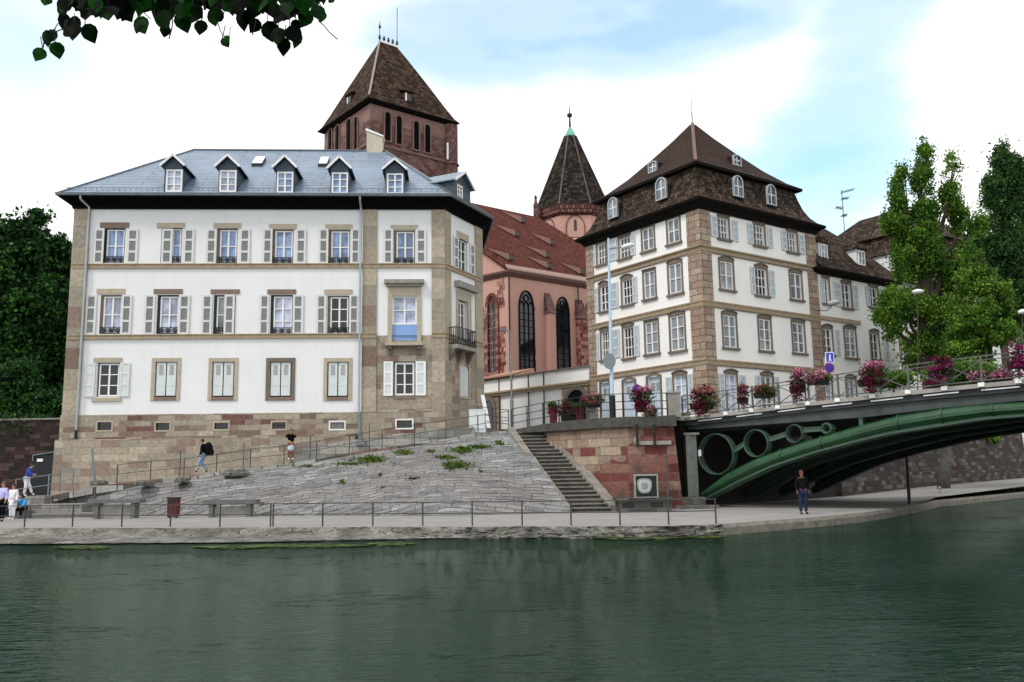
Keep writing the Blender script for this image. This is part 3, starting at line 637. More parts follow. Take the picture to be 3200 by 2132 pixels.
def dormer(f, xc, x0, x1, yap, wx0, wx1, wy0, wy1, pm, o, yeave):
    a0 = f.sz(x0, wy1, o)[0]; a1 = f.sz(x1, wy1, o)[0]; ac = f.sz(xc, yap, o)[0]; zap = f.sz(xc, yap, o)[1]; ze = f.sz(xc, yeave, o)[1]
    hw = min(ac-a0, a1-ac)*.86; rw = hw+.2; zb = zt+(oe-o)*slope-.06; r = (f.sz(wx0, wy0, o)[0], f.sz(wx1, wy0, o)[0], f.sz(wx0, wy1, o)[1], f.sz(wx0, wy0, o)[1])
    d1 = (oe-(zap-zt)/slope)-.35                                   # where the roof swallows it
    m = MB(); ff = Face(f.w(0, 0, o)[:2], f.w(10, 0, o)[:2])
    a0, a1 = ac-hw, ac+hw; zw = ze-.05
    ff.wall(m, a0, a1, zb, zw, [(r[0], r[1], max(r[2], zb+.02), min(r[3], zw-.05))], .12)
    m.face(ff.w(a0, zw), ff.w(a1, zw), ff.w(ac, zap-.12))
    for a in (a0, a1): m.face(ff.w(a, zb), ff.w(a, zb, d1-o), ff.w(a, zw, d1-o), ff.w(a, zw))
    dm = m.build('dormer', M['dormer'], LB)
    wi = window(dm, ff, (r[0], r[1], max(r[2], zb+.02), min(r[3], zw-.05)), M[pm], 2, 3, .09, dep=-.05)
    m = MB(); t = .07; fr = .22
    for sgn in (-1, 1):
        e = ff.w(ac+sgn*rw, ze-.12, fr); k = ff.w(ac, zap, fr); e2 = ff.w(ac+sgn*rw, ze-.12, d1-o); k2 = ff.w(ac, zap, d1-o); up_ = V(0, 0, t)
        a = [e, k, k2, e2] if sgn < 0 else [k, e, e2, k2]
        m.hexa(a+[p+up_ for p in a])
    rf = m.build('dormer_roof', M['slate'], dm)
    m = MB()
    for sgn in (-1, 1): m.bar(ff.w(ac+sgn*rw, ze-.12, fr+.02), ff.w(ac, zap, fr+.02), .05, .12)
    m.build('verge_board', M['white_paint'], rf)
for i, d in enumerate(((544, 507, 584, 487, 520, 571, 530, 600), (714, 677, 750, 488, 687, 740, 532, 600), (892, 857, 930, 490, 866, 917, 537, 603), (1062, 1028, 1098, 493, 1037, 1088, 539, 605), (1234, 1200, 1270, 500, 1209, 1260, 542, 608))):
    dormer(fB, *d, 'pane_pale' if i < 2 else 'pane_blue', .60, 515+i*3)
dormer(fC, 1444, 1412, 1474, 540, 1429, 1446, 574, 628, 'pane_dark', .5, 575)
for (x0, y0, x1, y1) in ((786, 489, 819, 508), (994, 493, 1022, 510)):
    o1 = -2.9; q = (fB.sz(x0, 500, o1)[0], fB.sz(x1, 500, o1)[0]); zc = zt+(oe-o1)*slope
    m = MB(); P = lambda a, o, h: fB.w(a, zt+(oe-o)*slope+h, o)
    m.hexa([P(q[0], o1, -.05), P(q[1], o1, -.05), P(q[1], o1-1.0, -.05), P(q[0], o1-1.0, -.05), P(q[0], o1, .22), P(q[1], o1, .22), P(q[1], o1-1.0, .22), P(q[0], o1-1.0, .22)])
    sk = m.build('skylight', M['iron'], LB); m = MB(); m.hexa([P(q[0]+.02, o1-.02, .222), P(q[1]-.02, o1-.02, .222), P(q[1]-.02, o1-.98, .222), P(q[0]+.02, o1-.98, .222), P(q[0]+.02, o1-.02, .25), P(q[1]-.02, o1-.02, .25), P(q[1]-.02, o1-.98, .25), P(q[0]+.02, o1-.98, .25)]); m.build('pane', M['white_paint'], sk)
oc = -5.6; c0 = fB.sz(1148, 440, oc)[0]; c1 = fB.sz(1197, 440, oc)[0]; zc1 = fB.sz(1160, 416, oc)[1]; zc0 = fB.sz(1190, 436, oc)[1]
m = MB(); m.hexa([fB.w(c0, zR-1.2, oc+.4), fB.w(c1, zR-1.2, oc+.4), fB.w(c1, zR-1.2, oc-.5), fB.w(c0, zR-1.2, oc-.5), fB.w(c0, zc1, oc+.4), fB.w(c1, zc0, oc+.4), fB.w(c1, zc0, oc-.5), fB.w(c0, zc1, oc-.5)])
ch = m.build('chimney', plain('pale chimney render', (.50, .45, .37), .85, .15, 1.5), LB)
m = MB(); m.hexa([fB.w(c0-.06, zc1, oc+.46), fB.w(c1+.06, zc0, oc+.46), fB.w(c1+.06, zc0, oc-.56), fB.w(c0-.06, zc1, oc-.56), fB.w(c0-.06, zc1+.16, oc+.46), fB.w(c1+.06, zc0+.1, oc+.46), fB.w(c1+.06, zc0+.1, oc-.56), fB.w(c0-.06, zc1+.16, oc-.56)]); m.build('chimney_cap', M['trim_white'], ch)
for (px, yb) in ((283, 1345), (1129, 1360)):
    a = fB.sz(px, 655)[0]; m = MB(); zb_ = fB.sz(px-30, yb)[1]
    m.tube([fB.w(a-.3 if px < 600 else a, zt-.1, oe+.02), fB.w(a-.3 if px < 600 else a, zEv+.35, oe-.02), fB.w(a, zEv+.02, .2), fB.w(a, zb_, .2)], .06, 8); m.build('downpipe', M['pipe'], LB)
    m = MB(); m.tube([fB.w(a, zb_, .2), fB.w(a, zb_-.75, .2)], .075, 8); m.build('pipe_shoe', M['iron'], LB)
# ================================================================== RIGHT CORNER BUILDING
P0 = atD(2197, 942, 52.0); dL = Vector((-1922, 2740, 0)).normalized(); dR = Vector((4000, 2740, 0)).normalized(); dR = (dR - dL*dR.dot(dL)).normalized()
fT = Face((P0.x, P0.y), (P0.x-dL.x, P0.y-dL.y)); sl = fT.sz(1838, 900)[0]; Lp = P0.xy.to_3d()+dL*abs(sl)
fL = Face(Lp[:2], P0[:2]); fR0 = Face(P0[:2], (P0.x+dR.x, P0.y+dR.y)); sr = fR0.sz(2553, 900)[0]; Rp = fR0.w(sr, 0); fR = Face(P0[:2], Rp[:2])
Bk = Lp+(Rp-V(P0.x, P0.y, 0)); planR = [Lp, V(P0.x, P0.y, 0), Rp, Bk]; zS = CZ+2.3
zE = fL.sz(2179, 640)[1]
CBd = thing('corner_building', V(P0.x, P0.y, zS), 'four-storey white corner building with sandstone quoins and a tall dark tiled mansard roof', 'building')
zc = lambda y: fL.sz(2197, y)[1]
Z1, Z2, Z3 = zc(770), zc(944), zc(1129)
fr = {}
def rwin(f, o, holes, pm, cols=2, rows=3, kind='seg', sh=(), sill=True, closed=False, label=None):
    r = rect(f, *o); holes.append(r); dep = -.13 if not closed else -.05
    wi = window(CBd, f, (r[0]+.02, r[1]-.02, r[2]+.02, r[3]-.02), M[pm], cols, rows, .06, dep=dep)
    m = MB(); w = .125; z1 = r[3]; h = .16 if kind == 'seg' else 0.
    f.box(m, r[0]-w, r[0], r[2], z1, 0, .05); f.box(m, r[1], r[1]+w, r[2], z1, 0, .05)
    n = 8; A0 = r[0]-w; A1 = r[1]+w
    for i in range(n):
        u0, u1 = i/n, (i+1)/n; a = A0+(A1-A0)*u0; b = A0+(A1-A0)*u1; ha = h*(1-(2*u0-1)**2); hb = h*(1-(2*u1-1)**2)
        m.hexa([f.w(a, z1, .05), f.w(b, z1, .05), f.w(b, z1, 0), f.w(a, z1, 0), f.w(a, z1+.13+ha, .05), f.w(b, z1+.13+hb, .05), f.w(b, z1+.13+hb, 0), f.w(a, z1+.13+ha, 0)])
        m.hexa([f.w(a, z1+.131+ha, .11), f.w(b, z1+.131+hb, .11), f.w(b, z1+.131+hb, 0), f.w(a, z1+.131+ha, 0), f.w(a, z1+.18+ha, .13), f.w(b, z1+.18+hb, .13), f.w(b, z1+.18+hb, 0), f.w(a, z1+.18+ha, 0)])
    m.build('surround', M['frame_stone'], wi)
    if sill: part_box('sill', M['frame_stone'], wi, f, (r[0]-.2, r[1]+.2, r[2]-.15, r[2]-.002), 0, .14)
    for (a, b, ym) in sh: shutter(wi, f, (f.sz(a, ym)[0], f.sz(b, ym)[0], r[2], r[3]), 'panel', M['shutter_blue'], M['shutter_panel'])
    return wi
HL = []; HR = []
# left face, top row to second row from the street
rwin(fL, (1867, 760, 1895, 826), HL, 'pane_mid', 3, 3, 'flat', ((1849, 1864, 795), (1902, 1929, 782)))
rwin(fL, (1936, 742, 1969, 806), HL, 'pane_mid', 3, 3, 'flat', ((1972, 1986, 768),))
rwin(fL, (2008, 712, 2044, 783), HL, 'pane_grey', 2, 2, 'flat', closed=True)
rwin(fL, (2087, 683, 2124, 760), HL, 'pane_grey', 2, 2, 'flat', closed=True)
rwin(fL, (1876, 892, 1901, 972), HL, 'pane_dark', 2, 3, 'seg', ((1854, 1871, 937), (1906, 1933, 925)))
rwin(fL, (1945, 872, 1976, 952), HL, 'pane_dark', 3, 3, 'seg', ((1978, 1992, 900),))
rwin(fL, (2013, 848, 2048, 933), HL, 'pane_grey', 2, 2, 'flat', closed=True)
rwin(fL, (2091, 824, 2131, 918), HL, 'pane_grey', 2, 2, closed=True)
rwin(fL, (1880, 1036, 1905, 1124), HL, 'pane_dark', 3, 3, 'seg', ((1859, 1872, 1090), (1910, 1938, 1077)))
rwin(fL, (1949, 1022, 1980, 1118), HL, 'pane_dark', 3, 3, 'seg', ((1983, 1999, 1065),))
rwin(fL, (2018, 1006, 2057, 1105), HL, 'pane_grey', 2, 3, 'flat', closed=True)
rwin(fL, (2096, 986, 2140, 1096), HL, 'pane_grey', 2, 3, closed=True)
# right face
rwin(fR, (2246, 682, 2276, 747), HR, 'pane_mid', 3, 3, 'flat', ((2220, 2240, 710), (2288, 2305, 724)))
rwin(fR, (2357, 705, 2388, 768), HR, 'pane_mid', 3, 3, 'flat', ((2336, 2352, 732), (2398, 2413, 745)))
rwin(fR, (2461, 727, 2489, 788), HR, 'pane_mid', 3, 3, 'flat', ((2441, 2457, 754), (2496, 2513, 765)))
rwin(fR, (2250, 818, 2290, 905), HR, 'pane_grey', 2, 2, closed=True)
rwin(fR, (2362, 840, 2396, 923), HR, 'pane_dark', 3, 3, 'seg', ((2345, 2358, 880), (2404, 2420, 890)))
rwin(fR, (2470, 855, 2504, 936), HR, 'pane_grey', 2, 2, closed=True)
rwin(fR, (2260, 986, 2300, 1087), HR, 'pane_grey', 2, 3, closed=True)
rwin(fR, (2372, 998, 2408, 1096), HR, 'pane_grey', 2, 3, closed=True)
rwin(fR, (2477, 1010, 2513, 1103), HR, 'pane_grey', 2, 3, closed=True)
# ground floor doors and windows
zD = fL.sz(1890, 1330)[1]
def door(f, x0, x1, ytop, holes, leaf='door_blue', arch=True):
    r = rect(f, x0, ytop, x1, ytop+60); r = (r[0], r[1], zS-.02, r[3]); holes.append(r)
    m = MB(); f.box(m, r[0], r[1], r[2], r[3], -.22, -.16); d = m.build('door', M[leaf], CBd)
    mid = (r[0]+r[1])/2; h = r[3]-.35
    m = MB()
    for (a, b) in ((r[0]+.1, mid-.07), (mid+.07, r[1]-.1)): f.box(m, a, b, h-.55, h, -.16, -.145)
    m.build('pane', M['pane_grey'], d)
    m = MB()
    for (a, b) in ((r[0]+.1, mid-.07), (mid+.07, r[1]-.1)): f.box(m, a, b, h-1.6, h-.75, -.16, -.14); f.box(m, a, b, h-2.6, h-1.75, -.16, -.14)
    f.box(m, mid-.02, mid+.02, r[2], r[3], -.16, -.13); m.build('door_panel', M[leaf], d)
    m = MB(); arch_ring(m, f, arch_pts(r[0], r[1], r[2], r[3]+.12, 'seg'), .14, -.02, .06, False); m.build('surround', M['frame_stone'], d)
    return d
door(fL, 1879, 1906, 1197, HL); door(fL, 1949, 1985, 1190, HL); door(fL, 2025, 2064, 1178, HL)
rwin(fL, (2108, 1173, 2147, 1290), HL, 'pane_pale', 2, 4, 'seg', ((2083, 2100, 1230), (2153, 2169, 1225)))
rwin(fR, (2268, 1170, 2303, 1290), HR, 'pane_pale', 2, 4, 'seg', ((2247, 2264, 1220), (2313, 2331, 1230)))
rwin(fR, (2382, 1176, 2415, 1290), HR, 'pane_mid', 2, 4, 'seg', ((2362, 2378, 1225), (2420, 2435, 1230)))
rwin(fR, (2480, 1200, 2515, 1290), HR, 'pane_pale', 2, 4)
m = MB(); fL.wall(m, 0, fL.L, zS-1, zE, HL); fR.wall(m, 0, fR.L, zS-1, zE, HR)
m.face(V(*Rp[:2], zS), V(*Bk[:2], zS), V(*Bk[:2], zE), V(*Rp[:2], zE)); m.face(V(*Bk[:2], zS), V(*Lp[:2], zS), V(*Lp[:2], zE), V(*Bk[:2], zE)); m.build('wall', M['white2'], CBd)
wq = fL.L-fL.sz(2156, 900)[0]; wl = fL.sz(1858, 900)[0]; wr = fR.sz(2226, 900)[0]; we = fR.sz(2526, 900)[0]
for (f, a0, a1) in ((fL, fL.L-wq, fL.L), (fL, -.07, wl), (fR, 0, wr), (fR, we, fR.L+.07)):
    m = MB(); q1 = a1+.08 if (f is fL and a1 == fL.L) else a1; f.box(m, a0, q1, zS-1, zE, -.02, .08); m.build('quoin', M['quoin_right'], CBd)
for z, big in ((Z1, 1), (Z2, 0), (Z3, 0)):
    m = MB(); o = .22 if big else .15
    sweep(m, planR[:3], [(0, z-.2), (.08, z-.2), (.10, z-.02), (o, z+.06), (o, z+.13), (0, z+.16)]); m.build('string_course', M['band'], CBd)
    m = MB(); sweep(m, planR[:3], [(0, z-.26), (.085, z-.26), (.085, z-.202), (0, z-.202)]); m.build('string_course', M['frame_stone'], CBd)
m = MB(); sweep(m, planR, [(-.1, zE-.3), (.12, zE-.3), (.3, zE-.05), (.62, zE+.15), (.62, zE+.26), (-.1, zE+.26)], True); m.build('eave', M['eave2'], CBd)
def loft(rows, m):
    n = len(rows[0])
    for j in range(len(rows)-1):
        for i in range(n):
            k = (i+1) % n; m.face(rows[j][i], rows[j][k], rows[j+1][k], rows[j+1][i])
zB_ = zE+.27
fLe = Face(fL.w(0, 0, -.9)[:2], fL.w(fL.L, 0, -.9)[:2]); zBr = Face(fL.w(0, 0, -.75)[:2], fL.w(fL.L, 0, -.75)[:2]).sz(2177, 510)[1]
H = zBr-zB_
rows = [[p+V(0, 0, zB_+H*h) for p in offs(planR, o, True)] for (o, h) in ((.66, 0), (.22, .09), (-.12, .24), (-.40, .45), (-.62, .72), (-.8, 1.))]
m = MB(); loft(rows, m); rl = m.build('lower_roof', M['tile_dark'], CBd)
cen = sum(planR, Vector())/4
zAp = CZ+ (atD(2176, 388, cen.y).z-CZ)
Eo = offs(planR, -.35, True); rows = []
for t, h in ((0, 0), (.14, .085), (.35, .27), (.6, .54), (.8, .77), (.97, .985)): rows.append([Vector((p.x+(cen.x-p.x)*t, p.y+(cen.y-p.y)*t, zBr+.02+(zAp-zBr)*h)) for p in Eo])
m = MB(); loft(rows, m); m.face(*rows[-1]); ru = m.build('upper_roof', M['tile_brown'], CBd)
m = MB(); loft([[p+V(0, 0, zBr-.16) for p in offs(planR, -.85, True)], [p+V(0, 0, zBr-.16) for p in offs(planR, -.37, True)], [p+V(0, 0, zBr+.015) for p in offs(planR, -.35, True)]], m); m.build('roof_break', M['eave2'], CBd)
m = MB()
for k in range(len(rows)-1): m.bar(rows[k][1]+V(0, 0, .03), rows[k+1][1]+V(0, 0, .03), .22, .1)
m.build('hip_cap', plain('reddish hip tiles', (.14, .085, .075), .8, .2, 4), ru)
m = MB(); m.bar(V(cen.x, cen.y, zAp-.1), V(cen.x, cen.y, zAp+.9), .07, n=6); m.bar(V(cen.x, cen.y, zAp+.85), V(cen.x, cen.y, zAp+.9+ 1.6), .035, n=6); m.build('lightning_rod', M['iron_grey'], CBd)
def eyedormer(f, px, py, w, h, o=-.25, up=False, pm='pane_grey'):
    w *= .86; h *= .92; a, z = f.sz(px, py, o); ff = Face(f.w(0, 0, o)[:2], f.w(10, 0, o)[:2]); r = (a-w/2, a+w/2, z-h/2, z+h/2)
    m = MB(); out = arch_pts(*r, 'round' if not up else 'seg', 5); 
    arch_panel(m, ff, [(a+(x-a)*1.22, z+(y-z)*1.12) for x, y in out], -1.6, -.02); d = m.build('dormer', M['tile_dark'], CBd)
    m = MB(); arch_ring(m, ff, out, .075, -.02, .12); m.build('dormer_frame', M['pipe'], d)
    m = MB(); arch_panel(m, ff, out, -.01, .03); m.build('pane', M[pm], d)
    m = MB(); ff.box(m, a-.03, a+.03, r[2], r[3]-.05, .03, .06); ff.box(m, a-w/2, a+w/2, z-.03, z+.03, .031, .055); m.build('glazing_bar', M['white_paint'], d)
eyedormer(fL, 1917, 650, .95, 1.45, -.1); eyedormer(fL, 2068, 590, .95, 1.45, -.1); eyedormer(fR, 2304, 583, .9, 1.4, -.1, pm='pane_mid'); eyedormer(fR, 2408, 610, .9, 1.4, -.1, pm='pane_mid')
eyedormer(fL, 2041, 522, .75, .7, -1.9, True); eyedormer(fR, 2301, 502, .75, .7, -1.9, True, 'pane_dark')
# ================================================================== WING
Wd = (Rp-V(P0.x, P0.y, 0)).normalized(); fW0 = Face(Rp[:2], (Rp+Wd)[:2]); sw_ = fW0.sz(2796, 950)[0]; Wp = fW0.w(sw_, 0); fW = Face(Rp[:2], Wp[:2])
zWE = fW.sz(2600, 858)[1]; nb = -fW.n
WG = thing('side_wing_house', V(Wp.x, Wp.y, zS), 'lower white house adjoining the corner building, dark tiled roof with pale dormers', 'building')
HW = []
CB_save = CBd; CBd = WG
rwin(fW, (2572, 872, 2590, 948), HW, 'pane_dark', 2, 2, 'seg', ((2563, 2571, 910),))
rwin(fW, (2632, 888, 2658, 962), HW, 'pane_dark', 2, 3, 'seg', ((2604, 2628, 920), (2664, 2680, 930)))
rwin(fW, (2718, 900, 2742, 960), HW, 'pane_dark', 2, 2, 'seg', ((2706, 2717, 925), (2748, 2757, 930)))
rwin(fW, (2573, 1028, 2600, 1108), HW, 'pane_dark', 2, 3, 'seg', ((2611, 2624, 1070),))
rwin(fW, (2641, 1030, 2674, 1118), HW, 'pane_grey', 2, 4, closed=True)
rwin(fW, (2722, 1042, 2746, 1122), HW, 'pane_dark', 2, 3, 'seg', ((2763, 2776, 1085),))
for x in (2585, 2660, 2735): rwin(fW, (x-14, 1185, x+14, 1260), HW, 'pane_pale', 2, 3)
CBd = CB_save
m = MB(); fW.wall(m, 0, fW.L, zS-1, zWE, HW); bk = [Wp, Wp+nb*9, Rp+nb*9]
for i in range(2): m.face(V(*bk[i][:2], zS), V(*bk[i+1][:2], zS), V(*bk[i+1][:2], zWE), V(*bk[i][:2], zWE))
m.build('wall', M['white2'], WG)
m = MB(); zz = fW.sz(2640, 1003)[1]; fW.box(m, 0, fW.sz(2686, 1003)[0], zz-.15, zz+.12, 0, .12); m.build('string_course', M['band'], WG)
m = MB(); plW = [Rp, Wp, Wp+nb*9, Rp+nb*9]
sweep(m, plW, [(-.1, zWE-.2), (.25, zWE-.1), (.5, zWE+.1), (.5, zWE+.22), (-.1, zWE+.22)], True); m.build('eave', M['eave2'], WG)
zWR = Face(fW.w(0, 0, -4.5)[:2], fW.w(10, 0, -4.5)[:2]).sz(2600, 706)[1]
rw_ = []
for (o, t) in ((.55, 0), (.1, .1), (-1.0, .34), (-2.6, .66), (-4.5, 1.)):
    rw_.append([fW.w(-.1 if True else 0, zWE+.23+(zWR-zWE)*t, o), fW.w(fW.L+.3-max(0, -o)*.95, zWE+.23+(zWR-zWE)*t, o)])
m = MB()
for j in range(4): m.face(rw_[j][0], rw_[j][1], rw_[j+1][1], rw_[j+1][0])
e = [r[1] for r in rw_]; b2 = fW.w(fW.L+.3, zWE+.23, -9.5); b1 = fW.w(-.1, zWE+.23, -9.5)
for j in range(4): m.face(e[j], b2, e[j+1])
m.face(b2, b1, rw_[-1][0], rw_[-1][1]); m.build('roof', M['tile_dark'], WG)
def sdorm(f, x0, x1, y0, y1, o, par, pm):
    ff = Face(f.w(0, 0, o)[:2], f.w(10, 0, o)[:2]); r = rect(f, x0, y0, x1, y1, o); m = MB()
    ff.box(m, r[0]-.15, r[1]+.15, r[2]-.5, r[3]+.12, -3.2, 0); d = m.build('dormer', M['white_paint'], par)
    window(d, ff, r, M[pm], 2, 2, .08, dep=.05)
    m = MB(); a0, a1, zz = r[0]-.35, r[1]+.35, r[3]+.13; c = (a0+a1)/2
    m.hexa([ff.w(a0, zz, .2), ff.w(a1, zz, .2), ff.w(a1, zz, -3.2), ff.w(a0, zz, -3.2), ff.w(c-.3, zz+.45, .05), ff.w(c+.3, zz+.45, .05), ff.w(c+.3, zz+.5, -3.2), ff.w(c-.3, zz+.5, -3.2)]); m.build('dormer_roof', M['tile_dark'], d)
sdorm(fW, 2563, 2583, 766, 812, -.3, WG, 'pane_pale'); sdorm(fW, 2680, 2700, 786, 830, -.3, WG, 'pane_grey'); sdorm(fW, 2780, 2800, 803, 848, -.3, WG, 'pane_grey')
# house behind with the high dark roof
c = atD(2790, 700, 84); bh = 9.5
BH = thing('house_behind', V(c.x, c.y, zS), 'house behind the wing with a broad dark mansard roof rising above it', 'building')
zA_ = atD(2790, 655, 84).z; zb1 = atD(2700, 735, 80).z; pb = [c+dL*-bh*.6-dR*bh, c-dL*bh*.6+dR*bh, c+dL*bh*.6+dR*bh, c+dL*bh*.6-dR*bh]
pb = [V(p.x, p.y, 0) for p in (c-dL*6-dR*6.2, c-dL*6+dR*9, c+dL*6+dR*9, c+dL*6-dR*6.2)]
m = MB(); loft([[p+V(0, 0, z) for p in pb] for z in (zS, zb1-4)], m); m.build('wall', M['white2'], BH)
m = MB(); loft([[p+V(0, 0, zb1-4+h) for p in offs(pb, o, True)] for (o, h) in ((.5, 0), (-.3, .8), (-.9, 3.6))]+[[V(p.x+(c.x-p.x)*t, p.y+(c.y-p.y)*t, zb1-.4+(zA_-zb1)*h) for p in offs(pb, -.6, True)] for t, h in ((0, 0), (.6, .85), (.9, 1.))], m); m.build('roof', M['tile_dark'], BH)
# antenna on the wing roof
p = atD(2638, 706, 68); ANT = thing('tv_antenna', p, 'thin rusty television antenna mast on the dark roof of the lower house', 'antenna')
m = MB(); tp = atD(2630, 595, 68); m.bar(p-V(0, 0, .6), tp, .06, n=6); m.build('mast', M['iron_grey'], ANT)
for (x0, y0, x1, y1) in ((2628, 602, 2669, 592), (2629, 622, 2652, 619), (2612, 648, 2633, 652), (2630, 674, 2647, 673)):
    m = MB(); a, b = atD(x0, y0, 68), atD(x1, y1, 68); m.bar(a, b, .04, n=4)
    for k in range(5): q = a.lerp(b, (k+.5)/5); m.bar(q-V(0, .4, 0), q+V(0, .4, 0), .025, n=4); m.bar(q-V(0, 0, .14), q+V(0, 0, .14), .02, n=4)
    m.build('antenna_arm', M['iron_grey'], ANT)
# white house behind the trees
q0 = atD(2800, 950, 71.5); fH = Face(q0[:2], (q0+Wd*26)[:2]); zH = fH.sz(2830, 885)[1]
WH = thing('white_house', V(q0.x, q0.y, zS), 'white house half hidden behind the green trees by the bridge', 'building')
HH = []; CBd = WH
for (x0, y0, x1, y1) in ((2812, 1062, 2836, 1130), (2905, 1075, 2930, 1135), (3000, 1085, 3025, 1140), (2820, 935, 2845, 995), (2915, 950, 2940, 1005), (3020, 970, 3045, 1020), (3110, 985, 3135, 1030)): rwin(fH, (x0, y0, x1, y1), HH, 'pane_grey', 2, 3)
CBd = CB_save
m = MB(); fH.wall(m, 0, 26, zS-1, zH, HH); e1 = fH.w(26, 0); e2 = e1-fH.n*10; e3 = fH.w(0, 0)-fH.n*10
for a, b in ((e1, e2), (e2, e3), (e3, fH.w(0, 0))): m.face(V(*a[:2], zS), V(*b[:2], zS), V(*b[:2], zH), V(*a[:2], zH))
m.build('wall', M['white2'], WH)
pw = [fH.w(0, 0), e1, e2, e3]; m = MB()
ea = [p+V(0, 0, zH) for p in offs(pw, .6, True)]; g1 = fH.w(5, zH+3.6, -5); g2 = fH.w(21, zH+3.6, -5)
m.face(ea[0], ea[1], g2, g1); m.face(ea[1], ea[2], g2); m.face(ea[2], ea[3], g1, g2); m.face(ea[3], ea[0], g1); m.face(*reversed(ea)); m.build('roof', M['tile_dark'], WH)
# ================================================================== CHURCH CHOIR
K0 = atD(1587, 847, 80); fK = Face(K0[:2], (K0.x+.787, K0.y+.616)); zK = K0.z; kl = Vector((-3160, 2740, 0)).normalized()
Kl = V(K0.x, K0.y, 0)+kl*9; fKl = Face(Kl[:2], K0[:2]); lenK = 21; Kr = fK.w(lenK, 0)
CH = thing('church_choir', V(K0.x, K0.y, zS), 'pink rendered church choir with tall pointed windows and a steep red tile roof', 'church')
zKt = fKl.sz(1503, 788)[1]; aT = fKl.sz(1503, 788)[0]
m = MB(); m.face(fK.w(0, zS), fK.w(lenK, zS), fK.w(lenK, zK), fK.w(0, zK))
L9 = fKl.L; zl0 = zK+(zKt-zK)*(L9/(L9-aT)); m.face(fKl.w(0, zS), fKl.w(L9, zS), fKl.w(L9, zK), fKl.w(0, zl0)); b0 = Kr-fK.n*13; m.face(V(*Kr[:2], zS), V(*b0[:2], zS), V(*b0[:2], zK), V(*Kr[:2], zK)); m.build('wall', M['pink'], CH)
orr = -6.8; fRg = Face(fK.w(0, 0, orr)[:2], fK.w(10, 0, orr)[:2]); ra, zr = fRg.sz(1682, 681); la, zr2 = fRg.sz(1455, 628); zr = (zr+zr2)/2
RgR = fRg.w(ra, zr); RgL = fRg.w(la, zr); ro = .35
eK = [fKl.w(0, zl0+.05, ro), V(*offs([Kl, fK.w(0, 0), fK.w(1, 0)], ro)[1][:2], zK+.05), fK.w(lenK, zK+.05, ro)]
m = MB(); m.face(eK[1], eK[2], RgR, RgL); m.face(eK[0], eK[1], RgL); bb = [fK.w(lenK, zK+.05, -13.6), fK.w(-8, zK+.05, -13.6)]; m.face(eK[2], bb[0], RgR); m.face(bb[0], bb[1], RgL, RgR); m.face(bb[1], eK[0], RgL)
rfK = m.build('roof', M['tile_red'], CH)
m = MB(); sweep(m, [fKl.w(0, 0), fK.w(0, 0), fK.w(lenK, 0)], [(-.05, zK-.5), (.1, zK-.5), (.35, zK-.15), (.35, zK+.03), (-.05, zK+.03)]); m.build('cornice', plain('dark red cornice stone', (.12, .06, .05), .8, .2, 3), CH)
m = MB(); e1_, e2_ = eK[1]+V(0, 0, .02), eK[2]+V(0, 0, .02); m.hexa([e1_+V(0, 0, 0), e2_, e2_.lerp(RgR, .06)+V(0, 0, .02), e1_.lerp(RgL, .05)+V(0, 0, .02), e1_+V(0, 0, .12), e2_+V(0, 0, .12), e2_.lerp(RgR, .06)+V(0, 0, .14), e1_.lerp(RgL, .05)+V(0, 0, .14)]); m.build('eave_flashing', plain('pinkish eave flashing', (.30, .20, .17), .7, .15, 3), rfK)
for (x0, y0, x1, y1, mul) in ((1624, 912, 1666, 1168, 2), (1742, 932, 1777, 1162, 1)): arch_window(CH, fK, rect(fK, x0, y0, x1, y1), 'pointed', .12, M['eave2'], M['pane_dark'], mul, bars=9, ro=.12)
arch_window(CH, fKl, rect(fKl, 1527, 926, 1553, 1165), 'pointed', .3, M['pink_stone'], M['pane_dark'], 1, bars=8, ro=.18)
arch_window(CH, fK, rect(fK, 1835, 952, 1860, 1160), 'pointed', .3, M['pink_stone'], M['pane_dark'], 1, bars=8)
# red stone courses showing through the render round the windows
m = MB()
def patchy(f, x0, x1, y0, y1, n, s):
    rr_ = random.Random(s); a0, a1, z0, z1 = rect(f, x0, y0, x1, y1); z = z0
    while z < z1-.1:
        h = .42; w0 = a0+(a1-a0)*rr_.uniform(0, .35); w1 = a1-(a1-a0)*rr_.uniform(0, .4)
        f.box(m, w0, w1, z+.01, min(z+h, z1), 0, .035+rr_.random()*.03); z += h
for args in ((fKl, 1500, 1520, 960, 1175, 1, 1), (fKl, 1556, 1584, 1020, 1170, 1, 2), (fKl, 1553, 1583, 865, 960, 1, 3), (fK, 1667, 1674, 960, 1165, 1, 5)):
    m = MB(); patchy(*args); m.build('stone_patch', M['pink_stone'], CH)
def buttress(f, x0, x1, ytop, ymid, ybot, mat):
    a0, a1 = f.sz(x0, 1050)[0], f.sz(x1, 1050)[0]; zt_ = f.sz(x0, ytop)[1]; zm = f.sz(x0, ymid, 1.2)[1]; m = MB()
    m.hexa([f.w(a0, zS, .7), f.w(a1, zS, .7), f.w(a1, zS, 0), f.w(a0, zS, 0), f.w(a0, zm, .7), f.w(a1, zm, .7), f.w(a1, zm, 0), f.w(a0, zm, 0)]); b = m.build('buttress', mat, CH)
    m = MB(); m.hexa([f.w(a0-.1, zm, .8), f.w(a1+.1, zm, .8), f.w(a1+.1, zm, 0), f.w(a0-.1, zm, 0), f.w(a0, zt_-.1, .05), f.w(a1, zt_-.1, .05), f.w(a1, zt_, 0), f.w(a0, zt_, 0)]); m.build('buttress_cap', M['tower_stone'], b)
buttress(fK, 1703, 1722, 915, 972, 1165, M['pink']); buttress(fK, 1800, 1822, 935, 990, 1160, M['pink_stone'])
fkb = Face(K0[:2], (K0.x+.2, K0.y-.6)); 
